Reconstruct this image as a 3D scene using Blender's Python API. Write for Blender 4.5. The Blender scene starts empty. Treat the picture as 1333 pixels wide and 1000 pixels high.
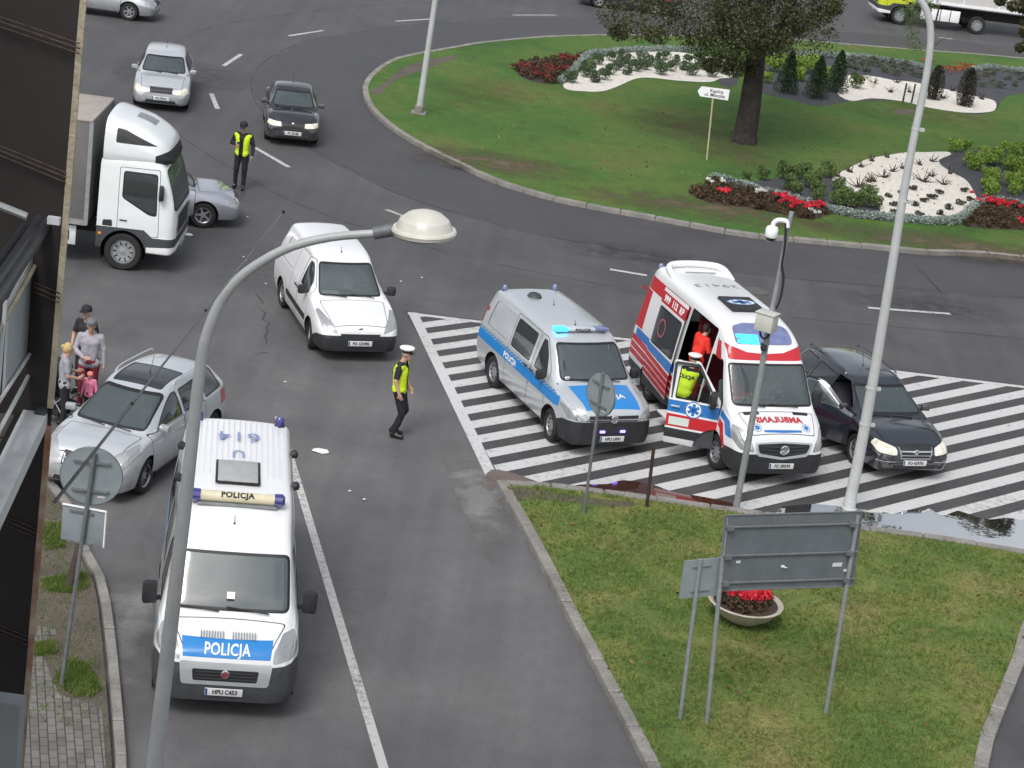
import bpy, bmesh, math, random
import numpy as np
from mathutils import Vector, Matrix, noise
from mathutils.bvhtree import BVHTree
R = math.radians
random.seed(7); rng = np.random.default_rng(7)
sc = bpy.context.scene
COL = sc.collection
# ------------------------------------------------------------------ camera
CAM_F, CAM_TH, CAM_RO, CAM_H = 2662.6, R(19.38), R(7.97), 14.36
_c, _s = math.cos(CAM_TH), math.sin(CAM_TH)
_cr, _sr = math.cos(CAM_RO), math.sin(CAM_RO)
R0 = Vector((1, 0, 0)); U0 = Vector((0, _s, _c)); F0 = Vector((0, _c, -_s))
RX = R0*_cr + U0*_sr; UY = -R0*_sr + U0*_cr
cd = bpy.data.cameras.new("camera"); cam = bpy.data.objects.new("camera", cd); COL.objects.link(cam)
cd.sensor_width = 36; cd.lens = 36*CAM_F/1333; cd.clip_end = 2000; cd.clip_start = 0.1
M = Matrix((RX, UY, -F0)).transposed().to_4x4(); M.translation = Vector((0, 0, CAM_H)); cam.matrix_world = M
sc.camera = cam
def ray(px, py):
    dx, dy = px-666.5, py-500
    u = dx*_cr+dy*_sr; v = -dx*_sr+dy*_cr
    return Vector((u, CAM_F*_c-v*_s, -CAM_F*_s-v*_c))
def G(px, py, z=0.0):                    # where the photograph's pixel meets the level z
    d = ray(px, py); t = (CAM_H-z)/-d.z
    return Vector((d.x*t, d.y*t, z))
def GY(px, py, Y):                       # where it meets the upright plane at distance Y
    d = ray(px, py); t = Y/d.y
    return Vector((d.x*t, Y, CAM_H+d.z*t))
def HT(px0, py0, px1, py1):              # height of a vertical thing from its foot and top pixel
    g = G(px0, py0); return GY(px1, py1, g.y).z
# ------------------------------------------------------------------ sky, sun, exposure
SUN_EL, SUN_AZ = R(52), R(200)
w = bpy.data.worlds.new("World"); sc.world = w; w.use_nodes = True
nt = w.node_tree; nt.nodes.clear()
out = nt.nodes.new('ShaderNodeOutputWorld'); bg = nt.nodes.new('ShaderNodeBackground')
sky = nt.nodes.new('ShaderNodeTexSky'); sky.sky_type = 'NISHITA'; sky.sun_disc = False
sky.sun_elevation = SUN_EL; sky.sun_rotation = SUN_AZ; sky.air_density = 1.2; sky.dust_density = 4.0
hs = nt.nodes.new('ShaderNodeHueSaturation'); hs.inputs['Saturation'].default_value = 0.28
tc = nt.nodes.new('ShaderNodeTexCoord'); cl = nt.nodes.new('ShaderNodeTexNoise'); cl.inputs['Scale'].default_value = 2.6; cl.inputs['Detail'].default_value = 7
cr = nt.nodes.new('ShaderNodeValToRGB'); cr.color_ramp.elements[0].position = .38; cr.color_ramp.elements[1].position = .66
cr.color_ramp.elements[0].color = (.66, .70, .76, 1); cr.color_ramp.elements[1].color = (1.45, 1.42, 1.38, 1)
mx = nt.nodes.new('ShaderNodeMixRGB'); mx.blend_type = 'MULTIPLY'; mx.inputs[0].default_value = 1
nt.links.new(sky.outputs[0], hs.inputs['Color']); nt.links.new(hs.outputs[0], mx.inputs[1])
nt.links.new(tc.outputs['Generated'], cl.inputs['Vector']); nt.links.new(cl.outputs[0], cr.inputs[0]); nt.links.new(cr.outputs[0], mx.inputs[2])
nt.links.new(mx.outputs[0], bg.inputs['Color']); bg.inputs['Strength'].default_value = 0.115
nt.links.new(bg.outputs[0], out.inputs['Surface'])
sd = bpy.data.lights.new("sun", 'SUN'); sd.energy = 1.0; sd.angle = R(22); sd.color = (1, .97, .93)
so = bpy.data.objects.new("sun", sd); COL.objects.link(so)
sdir = Vector((math.sin(SUN_AZ)*math.cos(SUN_EL), math.cos(SUN_AZ)*math.cos(SUN_EL), math.sin(SUN_EL)))
so.rotation_euler = sdir.to_track_quat('Z', 'Y').to_euler(); so.location = (0, 20, 60)
sc.view_settings.view_transform = 'Standard'; sc.view_settings.look = 'None'; sc.view_settings.exposure = 0.55; sc.view_settings.gamma = 1
# ------------------------------------------------------------------ materials
MATS = {}
def mat(name, col, rough=.5, metal=0., coat=0., var=0., vs=6., emit=None, es=0., back=None, bump=0., bs=40., alpha=None, spec=.5, col2=None, dirt=0., stripes=None, ior=None):
    if name in MATS: return MATS[name]
    m = bpy.data.materials.new(name); m.use_nodes = True; n = m.node_tree; L = n.links
    b = n.nodes['Principled BSDF']
    b.inputs['Base Color'].default_value = (*col, 1); b.inputs['Roughness'].default_value = rough
    b.inputs['Metallic'].default_value = metal; b.inputs['Coat Weight'].default_value = coat; b.inputs['Coat Roughness'].default_value = .06
    b.inputs['Specular IOR Level'].default_value = spec
    if ior: b.inputs['IOR'].default_value = ior
    src = None
    co = n.nodes.new('ShaderNodeTexCoord')
    if var or col2:
        no = n.nodes.new('ShaderNodeTexNoise'); no.inputs['Scale'].default_value = vs; no.inputs['Detail'].default_value = 6; no.inputs['Roughness'].default_value = .65
        L.new(co.outputs['Object'], no.inputs['Vector'])
        r = n.nodes.new('ShaderNodeValToRGB'); r.color_ramp.elements[0].position = .3; r.color_ramp.elements[1].position = .7
        c2 = col2 or tuple(min(1, c*(1+var)) for c in col); c1 = col if col2 else tuple(c*(1-var) for c in col)
        r.color_ramp.elements[0].color = (*c1, 1); r.color_ramp.elements[1].color = (*c2, 1)
        L.new(no.outputs[0], r.inputs[0]); src = r.outputs[0]
    if dirt:
        # road film low on the body, broken up by noise
        sp = n.nodes.new('ShaderNodeSeparateXYZ'); L.new(co.outputs['Object'], sp.inputs[0])
        mr = n.nodes.new('ShaderNodeMapRange'); mr.inputs[1].default_value = .75; mr.inputs[2].default_value = .2; mr.inputs[3].default_value = 0; mr.inputs[4].default_value = dirt; L.new(sp.outputs[2], mr.inputs[0])
        n2 = n.nodes.new('ShaderNodeTexNoise'); n2.inputs['Scale'].default_value = 5; n2.inputs['Detail'].default_value = 8; L.new(co.outputs['Object'], n2.inputs['Vector'])
        ml = n.nodes.new('ShaderNodeMath'); ml.operation = 'MULTIPLY'; L.new(mr.outputs[0], ml.inputs[0]); L.new(n2.outputs[0], ml.inputs[1])
        ad = n.nodes.new('ShaderNodeMath'); ad.operation = 'MULTIPLY_ADD'; ad.inputs[1].default_value = .10*dirt; L.new(n2.outputs[0], ad.inputs[0]); L.new(ml.outputs[0], ad.inputs[2])
        mi = n.nodes.new('ShaderNodeMixRGB'); L.new(ad.outputs[0], mi.inputs[0]); mi.inputs[2].default_value = (.11, .10, .09, 1)
        if src: L.new(src, mi.inputs[1])
        else: mi.inputs[1].default_value = (*col, 1)
        src = mi.outputs[0]
    if src: L.new(src, b.inputs['Base Color'])
    if emit: b.inputs['Emission Color'].default_value = (*emit, 1); b.inputs['Emission Strength'].default_value = es
    if bump:
        nb = n.nodes.new('ShaderNodeTexNoise'); nb.inputs['Scale'].default_value = bs; nb.inputs['Detail'].default_value = 4
        L.new(co.outputs['Object'], nb.inputs['Vector'])
        bp = n.nodes.new('ShaderNodeBump'); bp.inputs['Strength'].default_value = bump; bp.inputs['Distance'].default_value = .02
        L.new(nb.outputs[0], bp.inputs['Height']); L.new(bp.outputs[0], b.inputs['Normal'])
    o = n.nodes['Material Output']
    if alpha is not None:
        tr = n.nodes.new('ShaderNodeBsdfTransparent'); tr.inputs[0].default_value = (.78, .84, .84, 1)
        ms = n.nodes.new('ShaderNodeMixShader'); fr = n.nodes.new('ShaderNodeLayerWeight'); fr.inputs[0].default_value = .35
        mp = n.nodes.new('ShaderNodeMapRange'); mp.inputs[3].default_value = alpha; mp.inputs[4].default_value = 1
        L.new(fr.outputs['Fresnel'], mp.inputs[0]); L.new(mp.outputs[0], ms.inputs[0]); L.new(tr.outputs[0], ms.inputs[1]); L.new(b.outputs[0], ms.inputs[2])
        L.new(ms.outputs[0], o.inputs['Surface'])
    elif back:
        d = n.nodes.new('ShaderNodeBsdfDiffuse'); d.inputs[0].default_value = (*back, 1)
        ge = n.nodes.new('ShaderNodeNewGeometry'); ms = n.nodes.new('ShaderNodeMixShader')
        L.new(ge.outputs['Backfacing'], ms.inputs[0]); L.new(b.outputs[0], ms.inputs[1]); L.new(d.outputs[0], ms.inputs[2]); L.new(ms.outputs[0], o.inputs['Surface'])
    MATS[name] = m; return m
DK = (.03, .03, .032)
def paint(name, col, metal=0., dirt=.7): return mat(name, col, .30 if sum(col) > .3 else .14, metal, coat=1., back=DK, dirt=dirt, spec=.5 if sum(col) > .3 else 1.)
P_WHITE = paint('white_paint', (.78, .79, .80)); P_SILVER = paint('silver_paint', (.50, .52, .55), .55)
P_LSILVER = paint('light_silver_paint', (.62, .65, .68), .45); P_BLACK = paint('black_paint', (.012, .013, .018), .1)
P_DBLUE = paint('dark_navy_paint', (.012, .017, .028), .15); P_GREYBLUE = paint('grey_blue_paint', (.42, .44, .50), .5)
P_YELLOW = paint('yellow_green_paint', (.55, .62, .03)); P_TWHITE = paint('truck_white_paint', (.74, .78, .79), dirt=1.0)
B_BLUE = mat('police_blue_foil', (.015, .21, .56), .35, coat=.5, back=DK); B_RED = mat('red_foil', (.50, .02, .03), .35, coat=.5, back=DK)
W_FOIL = mat('white_foil', (.82, .83, .84), .35, back=DK); A_BLUE = mat('ambulance_blue_foil', (.03, .17, .48), .35, coat=.5, back=DK)
PLAST = mat('black_plastic', (.022, .023, .026), .55, var=.3, back=DK); CLEARG = mat('clear_door_glass', (.03, .035, .04), .04, alpha=.10); PLASTG = mat('grey_plastic', (.048, .052, .058), .55, var=.2, back=DK)
RUB = mat('rubber', (.016, .016, .017), .8, var=.3); SEAL = mat('window_rubber', (.012, .012, .013), .5, back=DK)
GAP = mat('panel_gap', (.01, .01, .01), .9); CHROME = mat('chrome', (.75, .76, .78), .18, 1.); ALU = mat('wheel_alloy', (.42, .43, .45), .32, .7)
STEELW = mat('steel_wheel_cover', (.33, .34, .36), .4, .5)
GLASS = mat('window_glass', (.085, .112, .117), .05, alpha=.57, spec=1., ior=1.9); GLASSD = mat('tinted_window_glass', (.030, .037, .042), .05, alpha=.72, spec=1., ior=1.8)
LENS = mat('headlight_lens', (.46, .47, .47), .12, .5, coat=1, var=.2, vs=45); LENSON = mat('lit_headlight', (.40, .39, .33), .1, emit=(1, .93, .74), es=.09, coat=1, col2=(.85, .83, .72), vs=9)
REDL = mat('tail_light_lens', (.42, .015, .012), .15, coat=1); ORL = mat('indicator_lens', (.7, .22, .02), .2)
INT = mat('interior_trim', (.045, .046, .05), .8, var=.2); SEATM = mat('seat_fabric', (.08, .085, .095), .9, var=.25, vs=20)
BLUEG = mat('blue_beacon_glass', (.035, .04, .20), .1, coat=1); BLUEP = mat('pale_beacon_glass', (.16, .19, .36), .08, coat=1, var=.25, vs=5); BLUEON = mat('lit_blue_beacon', (.02, .3, .9), .2, emit=(.06, .72, 1.0), es=1.35)
BLUELED = mat('lit_blue_led', (.05, .05, .8), .2, emit=(.28, .2, 1.0), es=2.6)
PLATEW = mat('plate_white', (.62, .63, .64), .4); PLATEB = mat('plate_blue', (.03, .08, .22), .4); INK = mat('black_ink', (.015, .015, .018), .6)
GALV = mat('galvanised_steel', (.30, .32, .33), .5, .35, var=.18, vs=9); GALVD = mat('dark_galvanised_steel', (.17, .18, .19), .55, .3, var=.2, vs=9)
# ------------------------------------------------------------------ object helpers
def new_obj(name, me, m=None, parent=None, smooth=None):
    o = bpy.data.objects.new(name, me); COL.objects.link(o)
    if m is not None:
        for x in (m if isinstance(m, (list, tuple)) else [m]): me.materials.append(x)
    if smooth is not None and len(me.polygons):
        me.polygons.foreach_set('use_smooth', [True]*len(me.polygons)); me.set_sharp_from_angle(angle=R(smooth))
    if parent is not None: o.parent = parent
    return o
def link(name, bm, m=None, parent=None, smooth=35):
    me = bpy.data.meshes.new(name); bm.to_mesh(me); bm.free(); return new_obj(name, me, m, parent, smooth)
def tag(o, label=None, cat=None, group=None, kind=None):
    if label: o['label'] = label
    if cat: o['category'] = cat
    if group: o['group'] = group
    if kind: o['kind'] = kind
    return o
def thing(name, label, cat, loc=(0, 0, 0), rz=0, group=None):
    o = bpy.data.objects.new(name, None); COL.objects.link(o); o.empty_display_size = .2
    o.location = loc; o.rotation_euler = (0, 0, rz); return tag(o, label, cat, group)
def kids(o): return [c for c in bpy.data.objects if c.parent == o]
def copy_tree(o, parent=None):
    c = o.copy(); COL.objects.link(c)
    if parent is not None: c.parent = parent
    for ch in list(o.children): copy_tree(ch, c)
    return c
def BM(): return bmesh.new()
def box(bm, x0, x1, y0, y1, z0, z1, mtx=None, bev=0, mi=0):
    r = bmesh.ops.create_cube(bm, size=1); vs = r['verts']
    for v in vs: v.co = Vector(((x0+x1)/2+v.co.x*(x1-x0), (y0+y1)/2+v.co.y*(y1-y0), (z0+z1)/2+v.co.z*(z1-z0)))
    if bev:
        es = list({e for v in vs for e in v.link_edges})
        rr = bmesh.ops.bevel(bm, geom=es, offset=bev, segments=2, affect='EDGES', profile=.5); vs = list({v for f in rr['faces'] for v in f.verts} | {v for v in vs if v.is_valid})
    fs = {f for v in vs for f in v.link_faces}
    for f in fs: f.material_index = mi
    if mtx is not None: bmesh.ops.transform(bm, matrix=mtx, verts=vs)
    return vs
def tube(bm, pts, rad, n=10, cap=True, mi=0):
    pts = [Vector(p) for p in pts]; rad = rad if isinstance(rad, (list, tuple)) else [rad]*len(pts)
    rings = []; up = Vector((0, 0, 1)); prev = None
    for i, p in enumerate(pts):
        d = (pts[min(i+1, len(pts)-1)]-pts[max(i-1, 0)]).normalized()
        a = prev if prev is not None else (up if abs(d.z) < .9 else Vector((1, 0, 0)))
        x = (a-d*a.dot(d)).normalized(); y = d.cross(x); prev = x
        rings.append([bm.verts.new(p+(x*math.cos(t)+y*math.sin(t))*rad[i]) for t in [2*math.pi*k/n for k in range(n)]])
    for a, b in zip(rings, rings[1:]):
        for k in range(n):
            f = bm.faces.new((a[k], a[(k+1) % n], b[(k+1) % n], b[k])); f.material_index = mi
    if cap:
        bm.faces.new(rings[0][::-1]).material_index = mi; bm.faces.new(rings[-1]).material_index = mi
    return bm
def lathe(bm, prof, n=28, mtx=None, mi=0):     # profile of (r, z) turned about z
    rings = []; vs = []; f0 = len(bm.faces)
    for r, z in prof:
        ring = [bm.verts.new((r*math.cos(t), r*math.sin(t), z)) for t in [2*math.pi*k/n for k in range(n)]] if r > 1e-5 else [bm.verts.new((0, 0, z))]
        rings.append(ring); vs += ring
    for a, b in zip(rings, rings[1:]):
        for k in range(n):
            q = [a[k % len(a)], a[(k+1) % len(a)], b[(k+1) % len(b)], b[k % len(b)]]
            q2 = []
            for v in q:
                if v not in q2: q2.append(v)
            if len(q2) > 2:
                try: bm.faces.new(q2).material_index = mi
                except ValueError: pass
    bm.faces.ensure_lookup_table(); bmesh.ops.recalc_face_normals(bm, faces=bm.faces[f0:])
    if mtx is not None: bmesh.ops.transform(bm, matrix=mtx, verts=vs)
    return vs
def blob(bm, c, r, seg=12, mi=0):
    rr = r if hasattr(r, '__len__') else (r, r, r)
    q = bmesh.ops.create_uvsphere(bm, u_segments=seg, v_segments=max(6, seg*2//3), radius=1)
    for v in q['verts']: v.co = Vector((c[0]+v.co.x*rr[0], c[1]+v.co.y*rr[1], c[2]+v.co.z*rr[2]))
    for f in {f for v in q['verts'] for f in v.link_faces}: f.material_index = mi
    return q['verts']
def smooth_line(pts, k=6, closed=False):
    P = [Vector(p) for p in pts]; n = len(P); o = []
    rngi = range(n) if closed else range(n-1)
    for i in rngi:
        p0 = P[(i-1) % n] if closed or i > 0 else P[0]*2-P[1]
        p1 = P[i]; p2 = P[(i+1) % n]; p3 = P[(i+2) % n] if closed or i+2 < n else P[-1]*2-P[-2]
        for j in range(k):
            t = j/k; o.append(.5*((2*p1)+(-p0+p2)*t+(2*p0-5*p1+4*p2-p3)*t*t+(-p0+3*p1-3*p2+p3)*t**3))
    if not closed: o.append(P[-1])
    return o
def sheet(name, pts, z, m, kind='structure', parent=None):
    bm = BM(); vs = [bm.verts.new((p[0], p[1], z)) for p in pts]
    es = [bm.edges.new((vs[i], vs[(i+1) % len(vs)])) for i in range(len(vs))]
    bmesh.ops.triangle_fill(bm, edges=es, use_beauty=True)
    for f in bm.faces:
        if f.normal.z < 0: f.normal_flip()
    o = link(name, bm, m, parent, None)
    if kind: o['kind'] = kind
    return o
def text_mesh(s, size, bold=.0, align='CENTER', space=1.0, sx=1.0):
    cu = bpy.data.curves.new('lettering', 'FONT'); cu.body = s; cu.size = size; cu.align_x = align; cu.align_y = 'CENTER'; cu.offset = bold; cu.space_character = space; cu.resolution_u = 3
    o = bpy.data.objects.new('lettering', cu); COL.objects.link(o); dg = bpy.context.evaluated_depsgraph_get()
    me = bpy.data.meshes.new_from_object(o.evaluated_get(dg)); bpy.data.objects.remove(o)
    for v in me.vertices: v.co.x *= sx
    return me

def finer(me, step=.02):
    bm = BM(); bm.from_mesh(me)
    for ax in (0, 1):
        c_ = [v.co[ax] for v in bm.verts]; lo, hi = min(c_), max(c_); k = int((hi-lo)/step)
        for i in range(1, k+1):
            co = Vector((0, 0, 0)); co[ax] = lo+(hi-lo)*i/(k+1); no = Vector((0, 0, 0)); no[ax] = 1
            bmesh.ops.bisect_plane(bm, geom=bm.verts[:]+bm.edges[:]+bm.faces[:], plane_co=co, plane_no=no)
    bmesh.ops.triangulate(bm, faces=bm.faces[:]); bm.to_mesh(me); bm.free(); return me
# ------------------------------------------------------------------ vehicle bodies (x runs back from the front bumper, y to the vehicle's right, z up)
def pch(tab):
    X = np.array([t[0] for t in tab], float); Y = np.array([t[1] for t in tab], float)
    h = np.diff(X); d = np.diff(Y)/h; m = np.zeros(len(X))
    if len(X) > 2:
        for i in range(1, len(X)-1):
            if d[i-1]*d[i] > 0:
                w1 = 2*h[i]+h[i-1]; w2 = h[i]+2*h[i-1]; m[i] = (w1+w2)/(w1/d[i-1]+w2/d[i])
        m[0] = d[0]; m[-1] = d[-1]
    else: m[:] = d[0]
    def f(x):
        x = min(max(x, X[0]), X[-1]); i = min(max(int(np.searchsorted(X, x)-1), 0), len(h)-1)
        t = (x-X[i])/h[i]; a = 2*t**3-3*t**2+1; b = t**3-2*t**2+t; c = -2*t**3+3*t**2; e = t**3-t**2
        return float(a*Y[i]+b*h[i]*m[i]+c*Y[i+1]+e*h[i]*m[i+1])
    return f
def bez(p0, p1, p2, k, both=False):
    return [((1-t)**2*p0[0]+2*t*(1-t)*p1[0]+t*t*p2[0], (1-t)**2*p0[1]+2*t*(1-t)*p1[1]+t*t*p2[1]) for t in [i/k for i in range(k+1)]]
def inset(poly, d):
    n = len(poly); ar = sum(poly[i][0]*poly[(i+1) % n][1]-poly[(i+1) % n][0]*poly[i][1] for i in range(n)); s = 1 if ar > 0 else -1
    o = []
    for i in range(n):
        a = Vector(poly[i-1]); b = Vector(poly[i]); c = Vector(poly[(i+1) % n])
        e1 = (b-a).normalized(); e2 = (c-b).normalized(); n1 = Vector((-e1.y, e1.x))*s; n2 = Vector((-e2.y, e2.x))*s
        q = 1+n1.dot(n2); o.append(tuple(b+(n1+n2)*(d/max(q, .35))))
    return o
def rnd(poly, r=.06, k=3):
    n = len(poly); o = []
    for i in range(n):
        a = Vector(poly[i-1]); b = Vector(poly[i]); c = Vector(poly[(i+1) % n])
        r1 = min(r, (a-b).length*.42, (c-b).length*.42)
        p = b+(a-b).normalized()*r1; q = b+(c-b).normalized()*r1
        o += [tuple(x) for x in bez(p, b, q, k)]
    return o
def inside(poly, x, y):
    c = False; n = len(poly); j = n-1
    for i in range(n):
        xi, yi = poly[i][0], poly[i][1]; xj, yj = poly[j][0], poly[j][1]
        if (yi > y) != (yj > y) and x < (xj-xi)*(y-yi)/(yj-yi)+xi: c = not c
        j = i
    return c
VIEWS = {'R': ((0, 1, 0), (1, 0, 0), (0, 0, 1)), 'L': ((0, -1, 0), (1, 0, 0), (0, 0, 1)), 'F': ((-1, 0, 0), (0, 1, 0), (0, 0, 1)),
         'B': ((1, 0, 0), (0, 1, 0), (0, 0, 1)), 'T': ((0, 0, 1), (1, 0, 0), (0, 1, 0))}
def circle(cx, cy, r, n=20, a0=0, a1=360, ry=None):
    ry = ry or r
    return [(cx+r*math.cos(R(a0+(a1-a0)*i/n)), cy+ry*math.sin(R(a0+(a1-a0)*i/n))) for i in range(n if a1-a0 == 360 else n+1)]
def cut(bm, poly, view, thr=.22, rngx=(-1e9, 1e9), cond=None):
    """Cuts the outline into the skin and returns the faces inside it."""
    D, H, V = [Vector(v) for v in VIEWS[view]]
    xs = [p[0] for p in poly]; ys = [p[1] for p in poly]; bx = (min(xs)-.001, max(xs)+.001, min(ys)-.001, max(ys)+.001)
    def cand():
        o = []
        for f in bm.faces:
            if f.normal.dot(D) < thr: continue
            if view in 'RL' and f.calc_center_median().dot(D) < .0: continue
            hs_ = [v.co.dot(H) for v in f.verts]; 
            if max(hs_) < bx[0] or min(hs_) > bx[1]: continue
            vs_ = [v.co.dot(V) for v in f.verts]
            if max(vs_) < bx[2] or min(vs_) > bx[3]: continue
            cx = f.calc_center_median().x
            if cx < rngx[0] or cx > rngx[1]: continue
            if cond and not cond(f.calc_center_median()): continue
            o.append(f)
        return o
    n = len(poly)
    for i in range(n):
        a = Vector(poly[i]); b = Vector(poly[(i+1) % n]); d = b-a
        if d.length < 1e-5: continue
        nrm = (H*(-d.y)+V*d.x).normalized(); co = H*a.x+V*a.y
        sel = cand() if i % 3 == 0 or n < 8 else [f for f in sel if f.is_valid]
        if i % 3 != 0 and n >= 8: sel = cand()
        ge = list({e for f in sel for e in f.edges} | {v for f in sel for v in f.verts})+sel
        bmesh.ops.bisect_plane(bm, geom=ge, dist=1e-5, plane_co=co, plane_no=nrm)
    return [f for f in cand() if inside(poly, f.calc_center_median().dot(H), f.calc_center_median().dot(V))]
def lift(bm, faces, off=0.):
    nb = BM(); mp = {}
    for f in faces:
        vs = []
        for v in f.verts:
            if v not in mp: mp[v] = nb.verts.new(v.co+v.normal*off)
            vs.append(mp[v])
        nf = nb.faces.new(vs); nf.smooth = True
    bmesh.ops.delete(bm, geom=list(faces), context='FACES'); nb.normal_update(); return nb
class Body:
    def __init__(s, root, T, m, xs=None, ridge=.05, railr=.06):
        s.root = root; s.m = m; s.gaps = []
        f = {k: pch(v) for k, v in T.items()}; s.f = f; L = T['zc'][-1][0]; s.L = L
        ex = sorted({round(v, 3) for v in [0, .006, .02, .045, .08, .12, .17, .23]+[L-a for a in (0, .006, .02, .045, .08, .12, .17, .23)]+list(np.arange(.30, L-.27, .075))})
        bm = BM(); rings = []
        for x in ex:
            zb, wb, wm, zm, zs, ws, zt, wt, zc = [f[k](x) for k in ('zb', 'wb', 'wm', 'zm', 'zs', 'ws', 'zt', 'wt', 'zc')]
            P = [(0, zb), (wb*.5, zb), (wb-.10, zb)]
            P += bez((wb-.10, zb), (wb, zb), (wb, zb+.08), 3)[1:]
            d0 = (wb, zb+.08); mid = (wm, zm)
            P += bez(d0, ((wb+wm)/2+.02, (zb+.08+zm)/2), mid, 4)[1:]
            sl = (ws, zs); ln = math.hypot(ws-wm, zs-zm); rs = min(ridge, ln*.4)
            e1 = ((wm-ws)/max(ln, 1e-6), (zm-zs)/max(ln, 1e-6)); pa = (ws+e1[0]*rs, zs+e1[1]*rs)
            P += [(mid[0]+(pa[0]-mid[0])*t+.012*math.sin(math.pi*t), mid[1]+(pa[1]-mid[1])*t) for t in (.33, .66, 1)]
            lt = math.hypot(wt-ws, zt-zs); e2 = ((wt-ws)/max(lt, 1e-6), (zt-zs)/max(lt, 1e-6)); r2 = min(ridge, lt*.3)
            P += bez(pa, sl, (ws+e2[0]*r2, zs+e2[1]*r2), 3)[1:]
            rt = min(railr, lt*.45); pb = (wt-e2[0]*rt, zt-e2[1]*rt); q0 = P[-1]
            P += [(q0[0]+(pb[0]-q0[0])*t+.012*math.sin(math.pi*t), q0[1]+(pb[1]-q0[1])*t) for t in (.2, .4, .6, .8, 1)]
            inn = (wt-railr*1.2, zt+(zc-zt)*.45)
            P += bez(pb, (wt, zt+(zc-zt)*.12), inn, 4)[1:]
            P += [(inn[0]*(1-t), inn[1]+(zc-inn[1])*(1-(1-t)**2)) for t in (.2, .4, .6, .8, 1)]
            P[-1] = (0, zc)
            ring = [bm.verts.new((x, y, z)) for y, z in P]+[bm.verts.new((x, -y, z)) for y, z in P[1:-1][::-1]]
            rings.append(ring)
        n = len(rings[0]); np_ = len(P)
        for a, b in zip(rings, rings[1:]):
            for k in range(n): bm.faces.new((a[k], a[(k+1) % n], b[(k+1) % n], b[k]))
        for ring, fl in ((rings[0], 1), (rings[-1], 0)):
            for k in range(np_-1):
                q = [ring[k], ring[k+1], ring[(n-k-1) % n], ring[(n-k) % n]]; q2 = []
                for v in q:
                    if v not in q2: q2.append(v)
                if len(q2) > 2: bm.faces.new(q2)
        bmesh.ops.recalc_face_normals(bm, faces=bm.faces); bm.normal_update()
        s.bm = bm; s.bvh = BVHTree.FromBMesh(bm)
    def take(s, name, poly, view, m, parent=None, thr=.22, rngx=(-1e9, 1e9), src=None, off=0., both=False, label=None, cond=None):
        """Makes the patch of skin inside the outline a part of its own."""
        bm = src or s.bm; fs = cut(bm, poly, view, thr, rngx, cond)
        if not fs: return None
        nb = lift(bm, fs, off); o = link(name, nb, m, parent or s.root, 30)
        if both and view in 'RL': s.take(name, poly, 'L' if view == 'R' else 'R', m, parent, thr, rngx, src, off, cond=cond)
        if both and view in 'FBT':
            mp = [((-p[0], p[1]) if view != 'T' else (p[0], -p[1])) for p in poly]; s.take(name, mp, view, m, parent, thr, rngx, src, off, cond=cond)
        return o
    def drop(s, poly, view, thr=.22, cond=None):
        fs = cut(s.bm, poly, view, thr, cond=cond); bmesh.ops.delete(s.bm, geom=fs, context='FACES')
    def window(s, poly, view, m=None, name='window', seal=.028, r=.07, both=False, thr=.15, rngx=(-1e9, 1e9), parent=None, cond=None):
        m = m or GLASS; po = rnd(poly, r); fs = cut(s.bm, po, view, thr, rngx, cond)
        if not fs: return None
        nb = lift(s.bm, fs); pi_ = rnd(inset(poly, seal), max(r-seal, .02)); gi = cut(nb, pi_, view, -1)
        gb = lift(nb, gi, -.004); g = link(name, gb, m, parent or s.root, 60); link('window_seal', nb, SEAL, g, 30)
        if both:
            mp = poly if view in 'RL' else [(-p[0], p[1]) for p in poly]
            s.window(mp, {'R': 'L', 'L': 'R'}.get(view, view), m, name, seal, r, False, thr, rngx, parent, cond)
        return g
    def door(s, poly, view, m=None, name='door', gap=.012, both=False, r=.05, thr=.25, keep=True):
        """A closed door, hood or lid: skin inside the gap line. Windows are cut before it."""
        fs = cut(s.bm, rnd(poly, r), view, thr)
        if not fs: return None
        nb = lift(s.bm, fs); gi = cut(nb, rnd(inset(poly, gap), r), view, -1)
        gb = lift(nb, gi); d = link(name, gb, m or s.m, s.root, 30)
        if len(nb.faces): link('panel_gap', nb, GAP, d, None)
        else: nb.free()
        if both: s.door(poly, 'L' if view == 'R' else 'R', m, name, gap, False, r, thr)
        return d
    def arch(s, xc, zc, r, lip=None, lipw=.05, depth=.34):
        hw = s.f['wm'](xc); pts = circle(xc, zc, r, 28)
        for v in 'RL':
            sg = 1 if v == 'R' else -1
            fs = cut(s.bm, pts, v, -.2, cond=lambda c: abs(c.y) > hw-depth)
            bmesh.ops.delete(s.bm, geom=fs, context='FACES')
        fs = [f for f in s.bm.faces if f.normal.z < -.3 and abs(f.calc_center_median().x-xc) < r and abs(f.calc_center_median().y) > hw-depth and f.calc_center_median().z < zc]
        bmesh.ops.delete(s.bm, geom=fs, context='FACES')
        if lip:
            for v in 'RL': s.take('wheel_arch_trim', circle(xc, zc, r+lipw, 28), v, lip, thr=-.1, off=.006, cond=lambda c: abs(c.y) > hw-depth and c.z > .14)
        for sg in (1, -1):
            bm = BM(); y1 = sg*(hw-.035); y0 = sg*(hw-depth); N = 18; A = [bm.verts.new((xc+(r+.004)*math.cos(t), y1, zc+(r+.004)*math.sin(t))) for t in [R(-25+230*i/N) for i in range(N+1)]]
            B = [bm.verts.new((v.co.x, y0, v.co.z)) for v in A]
            for i in range(N): bm.faces.new((A[i], A[i+1], B[i+1], B[i]))
            bm.faces.new(B); link('wheel_well', bm, RUB, s.root, 30)
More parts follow.
